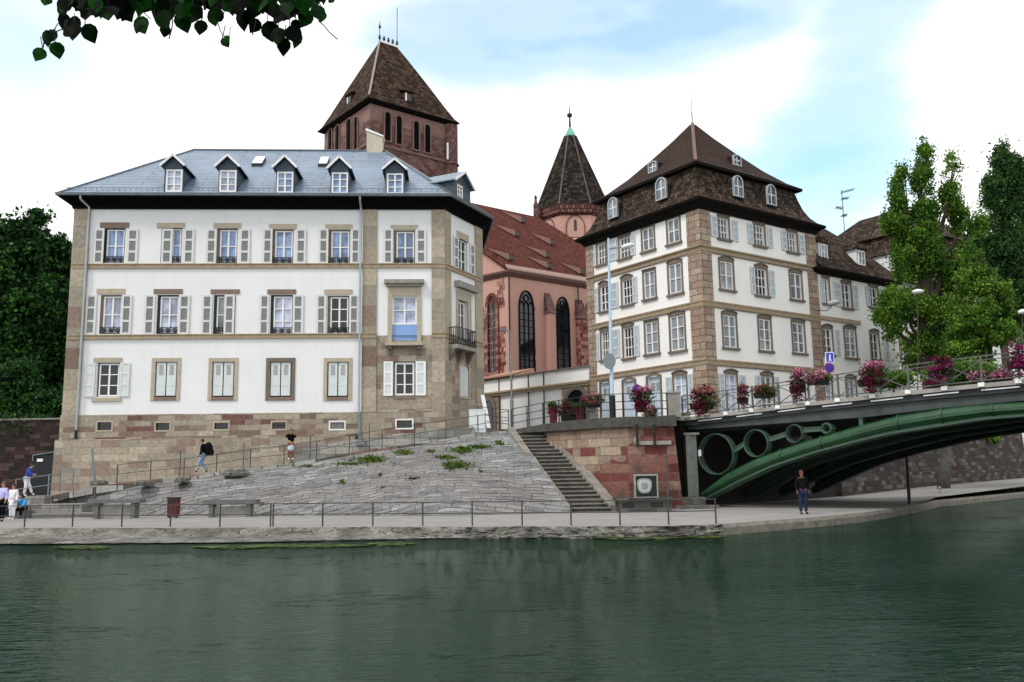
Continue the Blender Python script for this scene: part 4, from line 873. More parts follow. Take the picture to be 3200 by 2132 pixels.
m = MB(); m.bar(K0+V(.1, -.3, -.3), V(K0.x+.1, K0.y-.3, zS), .16, n=6); m.build('downpipe', M['iron'], CH)
m = MB(); q = fK.w(fK.sz(1801, 900)[0], 0, .25); m.bar(V(q.x, q.y, zK-.4), V(q.x, q.y, zS), .14, n=6); m.build('downpipe', M['iron'], CH)
nK = ((RgL-eK[1]).cross(eK[2]-eK[1])).normalized(); nK = nK if nK.z > 0 else -nK
def onroof(px, py):
    d = ray(px, py); t = (eK[1]-O).dot(nK)/d.dot(nK); return O+d*t
sd = (RgL-eK[1]-(fK.d*(RgL-eK[1]).dot(fK.d))).normalized()
for (px, py) in ((1632, 697), (1613, 740), (1723, 766), (1709, 806), (1714, 840), (1594, 815), (1816, 858)):
    q = onroof(px, py); w = .34; m = MB(); f0 = fK.d
    a = q-f0*w-sd*.0+V(0, 0, .0); b = q+f0*w; out_ = fK.n*.15
    pts = [q-f0*w, q+f0*w, q+f0*w+V(0, 0, .62), q-f0*w+V(0, 0, .62)]; bk_ = q-f0*2.1+sd*1.5+V(0, 0, .03)
    m.face(*[p+out_ for p in pts]); m.face(pts[3]+out_, pts[2]+out_, bk_); m.face(pts[0]+out_, pts[3]+out_, bk_); m.face(pts[2]+out_, pts[1]+out_, bk_+sd*.2)
    dm = m.build('roof_dormer', M['tile_red'] , CH); m = MB(); ff = Face((q+out_)[:2], (q+out_+f0)[:2]); ff.box(m, -w*.75, w*.75, q.z+.08, q.z+.5, .01, .05); m.build('pane', M['pane_dark'], dm)
    m = MB(); m.face(pts[0]+out_+fK.n*.02, pts[3]+out_+fK.n*.02, bk_+V(0, 0, .02)+fK.n*.03); ff.box(m, -w, -w*.78, q.z, q.z+.62, .0, .06); m.build('cheek', plain('pale dormer cheek', (.24, .13, .105), .8, .1, 3), dm)
# ================================================================== SQUARE TOWER
T0 = atD(1157, 315, 95); tr_ = Vector((.78, .625, 0)).normalized(); tl_ = Vector((-tr_.y, tr_.x, 0)); Wt = 11.4
tp = [V(T0.x, T0.y, 0)+tl_*Wt, V(T0.x, T0.y, 0), V(T0.x, T0.y, 0)+tr_*Wt, V(T0.x, T0.y, 0)+tr_*Wt+tl_*Wt]; zTe = T0.z
TW = thing('church_tower', V(T0.x, T0.y, zS), 'square dark red sandstone church tower with round-arched openings and a tall flared tile roof', 'tower')
f1 = Face(tp[0][:2], tp[1][:2]); f2 = Face(tp[1][:2], tp[2][:2]); zSp = f2.sz(1190, 452)[1]; zPl = zTe-2.2
m = MB(); loft([[p+V(0, 0, z) for p in tp] for z in (zS, zPl)], m); m.build('wall', M['tower_stone'], TW)
m = MB(); loft([[p+V(0, 0, z) for p in tp] for z in (zPl, zTe)], m); m.build('upper_wall', M['tower_plain'], TW)
m = MB(); sweep(m, tp, [(0, zSp-.25), (.15, zSp-.25), (.22, zSp), (0, zSp+.1)], True); m.build('string_course', M['tower_plain'], TW)
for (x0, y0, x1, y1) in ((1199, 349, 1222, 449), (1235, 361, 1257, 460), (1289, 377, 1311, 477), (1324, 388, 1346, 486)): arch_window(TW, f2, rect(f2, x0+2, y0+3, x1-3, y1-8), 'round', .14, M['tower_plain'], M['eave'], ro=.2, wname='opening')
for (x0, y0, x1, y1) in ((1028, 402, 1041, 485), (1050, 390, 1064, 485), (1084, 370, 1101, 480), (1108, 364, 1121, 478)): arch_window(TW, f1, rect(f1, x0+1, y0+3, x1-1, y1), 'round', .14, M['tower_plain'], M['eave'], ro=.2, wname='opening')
for f_, x0, x1 in ((f1, 1062, 1082), (f1, 1102, 1108)):
    m = MB(); a0, a1 = f_.sz(x0, 420)[0], f_.sz(x1, 420)[0]; f_.box(m, a0+.1, a1-.1, zSp, zPl, 0, .06); m.build('stone_panel', M['tower_stone'], TW)
m = MB(); tc = tp[2]+V(-.2, -.1, 0); m.lathe(V(tc.x, tc.y, 0), [(.85, zTe-12), (.85, zTe-.3)], 14); m.lathe(V(tc.x, tc.y, 0), [(.85, zSp-.6), (1.05, zSp-.4), (.85, zSp-.2)], 14); tu = m.build('stair_turret', M['tower_stone'], TW)
m = MB(); a = atD(1399, 475, tc.y-.75); m.box(a.x-.1, a.x+.12, a.y-.2, a.y-.1, a.z-1, a.z+1.1); m.build('slit_window', M['white_paint'], tu)
er = offs(tp, .65, True); mid = sum(tp, Vector())/4; zTa = atD(1200, 140, mid.y).z; rh = 1.25
g = [mid-tr_*rh*.1-V(0, 0, 0)]; rg = {0: mid-tr_*rh, 1: mid-tr_*rh, 2: mid+tr_*rh, 3: mid+tr_*rh}
rows = []
for t, h in ((0, 0), (.08, .05), (.2, .17), (.5, .49), (.8, .8), (1., 1.)): rows.append([Vector((er[i].x+(rg[i].x-er[i].x)*t, er[i].y+(rg[i].y-er[i].y)*t, zTe+.05+(zTa-zTe)*h)) for i in range(4)])
m = MB(); loft(rows, m); rt_ = m.build('roof', M['tile_tower'], TW)
m = MB(); sweep(m, tp, [(0, zTe-.3), (.25, zTe-.25), (.66, zTe), (.66, zTe+.1), (0, zTe+.1)], True); m.build('eave', M['eave2'], TW)
m = MB()
for k in range(1, 5): m.bar(rows[k][1]+V(0, 0, .05), rows[k+1][1]+V(0, 0, .05), .22, .12)
m.build('hip_flashing', plain('pale hip flashing', (.24, .215, .19), .7, .2, 3), rt_)
ra_, rb_ = rows[-1][1], rows[-1][2]; m = MB(); m.bar(ra_, rb_, .35, .25); m.build('ridge_cap', M['white_paint'], rt_)
m = MB()
for k in range(5):
    q = ra_.lerp(rb_, k/4); m.lathe(q, [(.05, .1), (.12, .35), (.22, .5), (.06, .6), (.16, .75), (.02, .9)], 6)
m.build('ridge_crest', M['iron_grey'], TW)
for q, py in ((ra_, 68), (rb_, 24)):
    tpz = atD(1187 if py == 68 else 1222, py, q.y).z; m = MB(); m.bar(q, V(q.x, q.y, tpz), .09, n=6)
    if py == 68: m.lathe(V(q.x, q.y, tpz-1.0), [(.02, 0), (.16, .2), (.16, .4), (.02, .7)], 6)
    m.build('finial_rod', M['iron_grey'], TW)
for f_, px, py, o in ((f2, 1276, 304, -2.0), (f1, 1094, 312, -1.9)):
    for _ in range(12):
        z = f_.sz(px, py, o)[1]; hh_ = (z-zTe)/(zTa-zTe); t_ = (.2+(hh_-.17)*.3/.32) if hh_ > .17 else (.08+(hh_-.05)*.12/.12); o = .5*o+.5*(.65-t_*6.3+.35)
    a, z = f_.sz(px, py, o); ff = Face(f_.w(0, 0, o)[:2], f_.w(10, 0, o)[:2]); m = MB(); ff.box(m, a-.55, a+.55, z-.8, z+.6, -1.5, .1); d = m.build('dormer', M['tile_tower'], TW)
    m = MB(); ff.box(m, a-.3, a+.35, z-.5, z+.35, .1, .14); m.build('pane', M['pane_dark'], d); m = MB(); ff.box(m, a-.5, a-.3, z-.6, z+.4, .1, .16); m.build('frame', M['white_paint'], d)
    m = MB(); m.hexa([ff.w(a-.8, z+.55, .35), ff.w(a+.8, z+.55, .35), ff.w(a+.8, z+1.1, -1.5), ff.w(a-.8, z+1.1, -1.5), ff.w(a-.8, z+.68, .35), ff.w(a+.8, z+.68, .35), ff.w(a+.8, z+1.25, -1.5), ff.w(a-.8, z+1.25, -1.5)]); m.build('dormer_roof', M['tile_dark'], d)
# ================================================================== OCTAGONAL TOWER
S0 = atD(1788, 660, 100); cx, cy = S0.x, S0.y; rad = 4.65
def octp(r, rot=.0): return [V(cx+r*math.sin(t+rot), cy-r*math.cos(t+rot), 0) for t in [math.radians(22.5+45*i) for i in range(8)]]
OT = thing('octagonal_tower', V(cx, cy, zS), 'pink octagonal church tower with a tall dark spire tipped in green copper', 'tower')
zo1 = atD(1788, 700, 96).z; zo0 = atD(1788, 745, 96).z; zoe = atD(1788, 668, 96).z; zor = atD(1788, 640, 96).z
m = MB(); loft([[p+V(0, 0, zS) for p in octp(rad+.35)], [p+V(0, 0, zo0-.3) for p in octp(rad+.35)], [p+V(0, 0, zo0) for p in octp(rad)], [p+V(0, 0, zoe) for p in octp(rad)]], m); m.build('wall', M['pink'], OT)
m = MB(); loft([[p+V(0, 0, z) for p in octp(r)] for r, z in ((rad, zoe-.3), (rad+.35, zoe), (rad+.35, zoe+.2), (rad+.1, zoe+.25), (rad+.1, zor), (rad-.2, zor))], m); m.build('parapet', blocks('red parapet tracery', .35, .5, [(0, (.11, .04, .035)), (.5, (.2, .09, .08))], .05, (.03, .015, .013), grime=.2), OT)
zoa = atD(1788, 396, 100).z; zoc = atD(1788, 428, 100).z; m = MB(); r1 = .74
loft([[p+V(0, 0, zor+.01) for p in octp(rad+.05)], [p+V(0, 0, zor+(zoc-zor)*.5) for p in octp((rad+r1)/2*1.04)], [p+V(0, 0, zoc) for p in octp(r1)]], m); sp = m.build('spire', M['tile_spire'], OT)
m = MB(); loft([[p+V(0, 0, zoc-.05) for p in octp(r1+.05)], [p+V(0, 0, zoa) for p in octp(.09)]], m); m.build('copper_tip', M['copper'], OT)
m = MB(); A_ = octp(rad+.05); B_ = octp(r1)
for i in range(8): m.bar(A_[i]+V(0, 0, zor), B_[i]+V(0, 0, zoc), .16, .12)
m.build('hip_ribs', plain('pale spire ribs', (.10, .08, .065), .8, .2, 3), sp)
m = MB(); zf = atD(1788, 365, 100).z; zt2 = atD(1788, 326, 100).z
m.lathe(V(cx, cy, zoa-.1), [(.14, 0), (.09, zf-zoa), (.32, zf-zoa+.15), (.32, zf-zoa+.4), (.06, zf-zoa+.6), (.03, zt2-zoa)], 8); m.build('finial', M['iron'], OT)
op = octp(rad)
for i, j in ((7, 0), (0, 1), (6, 7)):
    ff = Face(op[i][:2], op[j][:2]); c_ = ff.L/2; m = MB(); pts = arch_pts(c_-1.0, c_+1.0, zo0+.05, zoe-.35, 'pointed'); arch_ring(m, ff, pts, .10, -.02, .10); w_ = m.build('blind_arch', M['tower_stone'], OT)
    m = MB(); arch_panel(m, ff, arch_pts(c_-.16, c_+.16, zo0+.8, zo0+2.1, 'round', 3), .0, .03); m.build('slit_window', M['pane_dark'], w_)
pq = atD(1675, 680, 97); m = MB()
m.box(pq.x-.28, pq.x+.28, pq.y-.28, pq.y+.28, zoe-4, pq.z+1.4); m.lathe(V(pq.x, pq.y, pq.z+1.4), [(.32, 0), (.2, .3), (.12, .8), (.2, .95), (.02, 1.3)], 6); m.build('pinnacle', M['tower_stone'], OT)
# ================================================================== LOW WHITE WALL WITH GATEWAYS
gR = V(Lp.x, Lp.y, 0); gd = Vector((-.657, .754, 0)); fg0 = Face((gR+gd)[:2], gR[:2]); gl = -fg0.sz(1506, 1230)[0]; gl = abs(gl)
fg = Face((gR+gd*(gl+1))[:2], gR[:2]); zg1 = fg.sz(1700, 1166)[1]; zg2 = fg.sz(1700, 1207)[1]
GW = thing('courtyard_wall', V(*gR[:2], zS), 'long white courtyard wall with a stone ledge and arched gateways between the two buildings', 'wall')
m = MB(); fg.box(m, 0, fg.L, zg2, zg1, -.4, 0); fg.box(m, fg.sz(1560, 1270)[0], fg.sz(1758, 1270)[0], zS-.5, zg2, -.4, -.1); m.build('wall', M['white2'], GW)
m = MB(); fg.box(m, 0, fg.L, zg2-.12, zg2+.02, 0, .28); fg.box(m, 0, fg.L, zg2-.3, zg2-.12, 0, .16); m.build('ledge', M['band'], GW)
m = MB(); fg.box(m, 0, fg.L, zg1, zg1+.12, -.5, .15); m.build('coping', M['frame_stone'], GW)
for (x0, x1, cx0, cx1, yt) in ((1508, 1560, 1517, 1545, 1252), (1758, 1840, 1775, 1834, 1218)):
    m = MB(); a0, a1 = fg.sz(x0, 1270)[0], min(fg.L, fg.sz(x1, 1270)[0]); fg.box(m, a0, a1, zS-.5, zg2-.3, -.4, .05); gt = m.build('gateway', M['quoin_right'], GW)
    b0_, b1_, _, zt_ = rect(fg, cx0, yt, cx1, yt+60); m = MB(); arch_panel(m, fg, arch_pts(b0_, b1_, zS-.4, zt_, 'round'), .055, .08); m.build('gate_opening', M['pane_dark'], gt)
    m = MB(); arch_ring(m, fg, arch_pts(b0_, b1_, zS-.4, zt_, 'round'), .3, .05, .15, False); m.build('arch', M['frame_stone'], gt)
m = MB()
for x in (1560, 1600, 1652, 1700): a = fg.sz(x, 1200)[0]; fg.box(m, a-.04, a+.04, zS-.5, zg1, .0, .06)
m.build('pipe', M['iron_grey'], GW)
# rust-tiled lean-to on top of the wall, left
m = MB(); a0, a1 = fg.sz(1512, 1165)[0], fg.sz(1610, 1165)[0]; zz0 = zg1+.13; m.hexa([fg.w(a0, zz0, .3), fg.w(a1, zz0, .3), fg.w(a1, zz0, -2.2), fg.w(a0, zz0, -2.2), fg.w(a0, zz0+.12, .3), fg.w(a1, zz0+.12, .3), fg.w(a1-.3, zz0+.75, -2.2), fg.w(a0+.3, zz0+.75, -2.2)]); m.build('tiled_top', plain('faded orange tiles', (.36, .20, .14), .85, .25, 5, bump=.4), GW)
# ================================================================== WATER, BANKS, GROUND
PZ = CZ-1.7
m = MB(); m.face((-400, -60, 0), (400, -60, 0), (400, 400, 0), (-400, 400, 0))
def watermat():
    t = NT('dark green river water')
    v = t.tc.outputs['Object']
    a = t.noise(1., 3, .5, mapscale=(.5, 1.2, 1), dist=.4); b = t.noise(1., 4, .6, mapscale=(1.5, 3.3, 1), dist=.9); c = t.noise(1., 2, .5, mapscale=(.16, .3, 1)); e = t.noise(1., 4, .65, mapscale=(3.4, 6.5, 1), dist=.8)
    amp = t.ramp(t.noise(1., 2, .5, mapscale=(.07, .12, 1)), [(.35, .45), (.65, 1.5)])
    h = t.math('ADD', t.math('MULTIPLY', a, .45), t.math('ADD', t.math('MULTIPLY', b, .5), t.math('ADD', t.math('MULTIPLY', c, .3), t.math('MULTIPLY', e, .62))))
    h = t.math('MULTIPLY', h, amp)
    rg = t.math('MULTIPLY', t.ramp(t.noise(1., 3, .6, mapscale=(1.3, 3.1, 1), dist=1.2), [(.56, 0.), (.72, 1.)]), t.ramp(t.noise(1., 3, .6, mapscale=(.22, .45, 1)), [(.50, 0.), (.64, 1.6)])); h = t.math('ADD', h, rg)
    t.bump(h, 1.0, WB)
    k = t.ramp(t.noise(.15, 3), [(.3, (.001, .013, .006)), (.7, (.003, .017, .010))])
    t.out(k, .9, .0); nb_ = t.b.inputs['Normal'].links[0].from_socket
    gl = t.n('ShaderNodeBsdfGlossy'); gl.inputs['Roughness'].default_value = .02; gl.inputs['Color'].default_value = (.86, 1., .93, 1); t.l(nb_, gl.inputs['Normal'])
    fr_ = t.n('ShaderNodeFresnel'); fr_.inputs['IOR'].default_value = 1.33; t.l(nb_, fr_.inputs['Normal'])
    mx = t.n('ShaderNodeMixShader'); t.l(t.math('MULTIPLY', fr_.outputs[0], .66), mx.inputs[0]); t.l(t.b.outputs[0], mx.inputs[1]); t.l(gl.outputs[0], mx.inputs[2])
    o = [x for x in t.t.nodes if x.type == 'OUTPUT_MATERIAL'][0]; t.l(mx.outputs[0], o.inputs['Surface']); return t.m
WB = .036
wo = m.build('river_water', watermat()); tag(wo, kind='structure')
out_px = [(-300, 1653), (0, 1652), (200, 1650), (800, 1649), (1400, 1647), (2000, 1645), (2240, 1640), (2257, 1638), (2400, 1627), (2550, 1616), (2700, 1602), (2773, 1592), (2869, 1576)]
OUT = [atZ(px, py, PZ) for px, py in out_px]+[atD(2926, 1554, 46), atD(3200, 1520, 58), atD(3400, 1497, 72)]
in_px = [(-300, 1612), (0, 1612), (200, 1612), (800, 1612), (1400, 1611), (1790, 1603), (1920, 1597), (2060, 1590), (2118, 1586)]
INN = [atZ(px, py, PZ) for px, py in in_px]+[V(9.6, 43.8, PZ), V(13.0, 47.0, PZ), V(16.0, 50.0, PZ), V(19.8, 54.5, PZ), atD(2869, 1522, 66), atD(3200, 1493, 82), atD(3400, 1480, 100)]
m = MB(); m.grid([OUT, [a.lerp(b, .5) for a, b in zip(OUT, INN)], INN]); pr = m.build('promenade', M['prom']); tag(pr, kind='structure')
m = MB(); m.grid([INN, [p+V(.6, 1.2, .001) for p in INN]]); x = m.build('promenade_edge', M['prom']); tag(x, kind='structure')
wl_px = [(-300, 1704), (0, 1702), (200, 1701), (800, 1698), (1400, 1685), (2000, 1672), (2240, 1662)]
def dens(P, step=.35):
    out = [P[0]]
    for a, b in zip(P, P[1:]):
        n = max(1, int((b-a).length/step)); out += [a.lerp(b, (i+1)/n) for i in range(n)]
    return out
def polyat(P, n):
    L = [0]
    for a, b in zip(P, P[1:]): L.append(L[-1]+(b-a).length)
    out = []; j = 0
    for i in range(n):
        s = L[-1]*i/(n-1)
        while j < len(P)-2 and L[j+1] < s: j += 1
        out.append(P[j].lerp(P[j+1], (s-L[j])/max(1e-6, L[j+1]-L[j])))
    return out
top = OUT[:8]; wl = []
for i, p in enumerate(top):
    q = atZ(*wl_px[min(i, 6)], 0.); out_n = Vector((0, -1, 0)); d = max(.25, (p-q).y); wl.append(V(p.x-.01, p.y-d, 0.))
n = 420; T_ = polyat(top, n); W_ = polyat(wl, n); rows = []
for t, zf, of in ((0, 0, 0), (.03, .05, 0), (.10, .28, 0), (.2, .48, 0), (.3, .60, 0), (.36, .66, 0), (.5, .69, 0), (.7, .73, 0), (.85, .77, 0), (.97, .80, 0), (1., .88, 0), (.90, .90, 0), (.90, 2.2, 0)):
    row = []
    for a, b in zip(T_, W_):
        p = Vector((a.x+(b.x-a.x)*t, a.y+(b.y-a.y)*t, PZ*(1-zf))); nz = noise.noise(Vector((p.x*1.7, p.y*2, t*4)))
        k = 0 if t == 0 else 1; p.z += k*(.05*nz+.03*noise.noise(Vector((p.x*5, p.y*5, 9))))*(1 if zf < .86 else 0); p.y += k*.16*noise.noise(Vector((p.x*2.3, t*5, 3.1))) + k*.09*noise.noise(Vector((p.x*6, t*9, 1.)))
        row.append(p)
    rows.append(row)
m = MB(); m.grid(rows); bk = m.build('river_bank', M['bank']); tag(bk, kind='structure')
m = MB(); e_ = OUT[7:]; sweep(m, [p.xy.to_3d() for p in e_], [(-.3, PZ-.001), (.0, PZ-.003), (.06, PZ-.12), (.06, -.4), (-.3, -.4)]); x = m.build('quay_edge', M['coping']); tag(x, kind='structure')
# algae mats at the water edge
m = MB()
for (c0, c1, y) in ((180, 340, 1711), (610, 830, 1709), (760, 1150, 1705), (1150, 1290, 1700), (1860, 2130, 1681), (2130, 2260, 1676)):
    for k in range(int((c1-c0)*1.9)):
        px = random.uniform(c0, c1); ed = min(px-c0, c1-px)/(c1-c0)*2; py = y+random.gauss(0, 2.6)*min(1, ed*2); p = atZ(px, py, .012+random.random()*.02); s = random.uniform(.03, .12); an = random.random()*6.3
        c, s_ = math.cos(an)*s, math.sin(an)*s; m.face(p+V(c*1.6, s_, random.uniform(-.004, .01)), p+V(-s_*1.3, c*.7, 0), p+V(-c*1.6, -s_, random.uniform(-.004, .01)), p+V(s_*1.3, -c*.7, 0))
tag(m.build('water_algae', M['algae']), kind='stuff', label='yellow green algae floating along the foot of the bank')
# ------------------------------------------------------------------ slope, ramp, street
rp_px = [(-300, 1575, 42.5), (0, 1570, 42.8), (110, 1564, 43), (170, 1552, 43), (249, 1534, 43), (360, 1518, 43.2), (474, 1506, 43.4), (589, 1497, 43.6), (780, 1467, 43.9), (945, 1450, 44.1), (1087, 1422, 44.3), (1240, 1399, 44.5), (1393, 1375, 44.7), (1598, 1346, 44.8)]
RE = [atD(*p) for p in rp_px]
ft = [atZ(px, py, PZ+.01) for px, py in ((-300, 1612), (200, 1612), (800, 1612), (1400, 1611), (1790, 1602))]
n = 150; TT = polyat(RE, n); BB = polyat(ft, n); rows = []
for j in range(41):
    t = j/40; row = []
    for i, (a, b) in enumerate(zip(BB, TT)):
        p = a.lerp(b, t); hgt = b.z-a.z; u = i/(n-1)
        k = min(1, t*6)*min(1, (1-t)*6); p.z += k*(.10*noise.noise(p*.8)+.05*noise.noise(p*2.7)+.02*noise.noise(p*8)) + .16*math.sin(math.pi*t)*min(1, hgt)
        fl = max(0, 1-t/.05); 
        if t < .08: p.z = a.z+(p.z-a.z)*(.6+.4*t/.08)+.10*(t/.08)
        row.append(p)
    rows.append(row)
m = MB(); m.grid(rows); em = m.build('embankment', M['paving'], smooth=True, uvt=lambda q: (q.x, q.y*1.1)); tag(em, kind='structure'); EMB = rows
# low step walls at the left foot of the slope
m = MB()
for (x0, x1, y, z, d) in ((60, 255, 41.4, .62, 1.2), (75, 135, 42.2, 1.0, 1.2), (100, 300, 40.7, .22, .9)):
    a = atD(x0, 1600, y).x; b = atD(x1, 1600, y).x; m.box(a, b, y, y+d, PZ-.1, PZ+z)
tag(m.build('stone_steps', M['retain_low'], loc=V(atD(160, 1600, 41.5).x, 41.5, PZ)), 'low grey stone steps at the left end of the paved slope', 'steps')
def on_edge0(px):
    for (a, b, c), (d, e, f) in zip(rp_px, rp_px[1:]):
        if a <= px <= d: t = (px-a)/(d-a); q = atD(px, b+(e-b)*t, c+(f-c)*t); return V(q.x*(46.9/q.y), 46.9, q.z)
# ramp surface with kerb
m = MB(); m.grid([[p for p in RE], [V(p.x, p.y+5.5, p.z+.02) for p in RE]]); x = m.build('ramp_path', M['ramp']); tag(x, kind='structure')
KR = [p+V(0, 0, 0) for p in polyat(RE[3:], 60)]
m = MB(); rr = random.Random(3); i = 0
while i < 59:
    k = rr.choice((1, 2, 2, 3)); a = KR[i]; b = KR[min(59, i+k)]; g = (b-a).normalized()*.02; dy = rr.uniform(-.05, .04); dz = rr.uniform(.0, .07); d = V(0, .42, 0); o = V(0, -.12+dy, 0)
    m.hexa([a+g+o-V(0, 0, .25), b-g+o-V(0, 0, .25), b-g+d-V(0, 0, .25), a+g+d-V(0, 0, .25), a+g+o+V(0, 0, .05+dz), b-g+o+V(0, 0, .05+dz), b-g+d+V(0, 0, .05+dz), a+g+d+V(0, 0, .05+dz)]); i += k
tag(m.build('ramp_kerb', blocks('weathered kerb stones', 1.1, .6, [(0, (.20, .195, .18)), (.3, (.36, .355, .34)), (.5, (.10, .095, .085)), (.7, (.30, .29, .27)), (.88, (.2, .13, .11))], .02, (.05, .05, .045), warp=.1, grime=.5)), kind='structure')
m = MB(); GP = [on_edge0(x) for x in (905, 1000, 1090, 1190, 1290, 1390, 1480)]
for a, b, k in zip(GP, GP[1:], range(9)):
    h0, h1 = .95-.06*k, .95-.06*(k+1); m.hexa([a-V(0, 0, .2), b-V(0, 0, .2), b+V(0, .3, -.2), a+V(0, .3, -.2), a+V(0, 0, h0), b+V(0, 0, h1), b+V(0, .3, h1), a+V(0, .3, h0)])
tag(m.build('low_stone_wall', M['retain_low'], loc=GP[3]), 'low grey stone wall rising along the inner side of the ramp', 'wall')
# street sheet
ledge_px = [(1598, 1347, 44.8), (1709, 1327, 43.6), (1790, 1317, 42.3), (1869, 1309, 41.0), (1960, 1305, 40.35), (2050, 1303, 40.3), (2128, 1303, 41.2)]
LG = [atD(*p) for p in ledge_px]; zSt = CZ+2.62
bend = [V(20, 66, zSt+.2)]
m = MB(); m.grid([LG, [V(p.x*1.15-.5, 50, CZ+2.5) for p in LG], [V(-2+i*2.2, 62, zSt) for i in range(len(LG))], [V(-4+i*4.8, 90, zSt) for i in range(len(LG))]])
x = m.build('street', M['street']); tag(x, kind='structure')
m = MB(); m.face((-26, 50, CZ+2.2), (-3.0, 50.0, CZ+2.1), (-3, 95, zSt-.1), (-60, 95, zSt-.1)); m.face((7.5, 43.4, CZ+2.42), (16.6, 50.9, CZ+2.42), (23, 58, zSt-.05), (9, 58, zSt-.05))
m.face((16.6, 50.9, CZ+2.42), (21, 56, CZ+2.42), (40, 80, zSt), (26, 80, zSt-.02)); x = m.build('ground', M['ground']); tag(x, kind='structure')
m = MB(); m.face((-1600, 95, zSt-.12), (60, 95, zSt-.12), (1600, 900, zSt-.12), (1600, 1800, zSt-.12), (-1600, 1800, zSt-.12)); x = m.build('far_ground', M['ground']); tag(x, kind='structure')
# quay walls under and beyond the bridge
qw = [V(8.05, 42.4, 0), V(11.7, 45.8, 0), V(16.1, 50.1, 0), V(19.8, 54.6, 0)]+[V(INN[13].x, INN[13].y, 0), V(INN[14].x, INN[14].y, 0), V(INN[15].x, INN[15].y, 0), V(70, 130, 0)]
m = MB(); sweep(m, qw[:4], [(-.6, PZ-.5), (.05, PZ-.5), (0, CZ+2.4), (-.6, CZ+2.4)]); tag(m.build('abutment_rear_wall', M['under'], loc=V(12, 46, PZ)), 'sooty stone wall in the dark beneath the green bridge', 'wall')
m = MB(); zz = CZ+3.4; sweep(m, qw[3:], [(-.7, PZ-.5), (.35, PZ-.5), (.30, PZ+1.35), (.12, PZ+1.4), (0, zz), (-.7, zz)]); QW = tag(m.build('quay_retaining_wall', M['quay_wall'], loc=V(25, 60, PZ)), 'long weathered red and grey quay wall seen beneath the bridge arch', 'wall')
m = MB(); m.grid([[V(p.x, p.y, zz-.05) for p in qw[3:]], [V(p.x-20, p.y+22, zz-.05) for p in qw[3:]]]); x = m.build('terrace_ground', M['ground']); tag(x, kind='structure')
# ------------------------------------------------------------------ stairs
Lb, Lt = atZ(1785, 1601, PZ), atD(1604, 1352, 44.6); Rb, Rt = atZ(1906, 1598, PZ), atD(1694, 1361, 44.4); Rt.z = Lt.z
ST = thing('stone_stairs', V(Lb.x+1, Lb.y, PZ), 'dark worn stone stairs climbing from the promenade to the street between sloping copings', 'stairs')
N = 21
for i in range(N):
    t0, t1 = i/N, (i+1)/N; a0, b0 = Lb.lerp(Lt, t0), Rb.lerp(Rt, t0); a1, b1 = Lb.lerp(Lt, t1), Rb.lerp(Rt, t1); z = a1.z; zz0 = a0.z-.5
    yn = (a0.y+b0.y)/2+random.uniform(-.02, .02); m = MB(); dz = random.uniform(-.015, .01)
    m.hexa([V(a0.x, yn, zz0), V(b0.x, yn, zz0), V(b1.x, yn+.75, zz0), V(a1.x, yn+.75, zz0), V(a0.x, yn, z-.05+dz), V(b0.x, yn, z-.05), V(b1.x, yn+.75, z-.05), V(a1.x, yn+.75, z-.05+dz)])
    s = m.build('step', M['step'], ST)
    m = MB(); m.hexa([V(a0.x, yn-.04, z-.049+dz), V(b0.x, yn-.04, z-.049), V(b1.x, yn+.72, z-.049), V(a1.x, yn+.72, z-.049+dz), V(a0.x, yn-.04, z+dz), V(b0.x, yn-.04, z), V(b1.x, yn+.72, z), V(a1.x, yn+.72, z+dz)]); m.build('tread', M['coping'], s)
for (b, t, w) in ((Lb, Lt, -.32), (Rb, Rt, .42)):
    prev = b
    for k in range(5):
        p0 = b.lerp(t, k/5+.004); p1 = b.lerp(t, (k+1)/5-.004); m = MB(); w2 = V(w, 0, 0); j = random.uniform(-.02, .04); hh = .30+j
        m.hexa([p0+V(0, 0, -.6), p0+w2+V(0, 0, -.6), p1+w2+V(0, 0, -.6), p1+V(0, 0, -.6), p0+V(0, 0, hh-.06), p0+w2+V(0, 0, hh-.06), p1+w2+V(0, 0, hh-.02), p1+V(0, 0, hh-.02)] if w > 0 else
               [p0+w2+V(0, 0, -.6), p0+V(0, 0, -.6), p1+V(0, 0, -.6), p1+w2+V(0, 0, -.6), p0+w2+V(0, 0, hh-.1), p0+V(0, 0, hh-.06), p1+V(0, 0, hh-.02), p1+w2+V(0, 0, hh-.05)])
        m.build('coping', M['coping'], ST)
# ------------------------------------------------------------------ abutment wall
aw = [V(Rt.x+.25, Rt.y+.2, 0), V(LG[1].x, LG[1].y, 0), V(LG[2].x, LG[2].y, 0), V(LG[3].x, LG[3].y, 0), V(LG[4].x, LG[4].y, 0), V(atD(2108, 1400, 40.3).x, 40.3, 0)]
zA0 = min(p.z for p in LG[1:])-.35
AB = thing('abutment_wall', V(aw[3].x, aw[3].y, PZ), 'curved red and buff sandstone abutment wall between the stairs and the bridge', 'wall')
wp = dens([p for p in aw], .5); wp = [p for p in wp]
m = MB(); sweep(m, aw+[V(aw[-1].x, 42.8, 0)], [(-.8, PZ-.6), (.28, PZ-.6), (.0, zA0), (-.8, zA0)]); m.build('wall', M['abut'], AB)
m = MB()
for a, b in zip(LG[:-1], LG[1:]):
    for _ in (0,): pass
LG2 = LG[:6]+[V(aw[-1].x+.1, 40.3, LG[6].z)]
P_ = offs(LG2, 0); Q_ = offs(LG2, .22); Bk_ = offs(LG2, -.8)
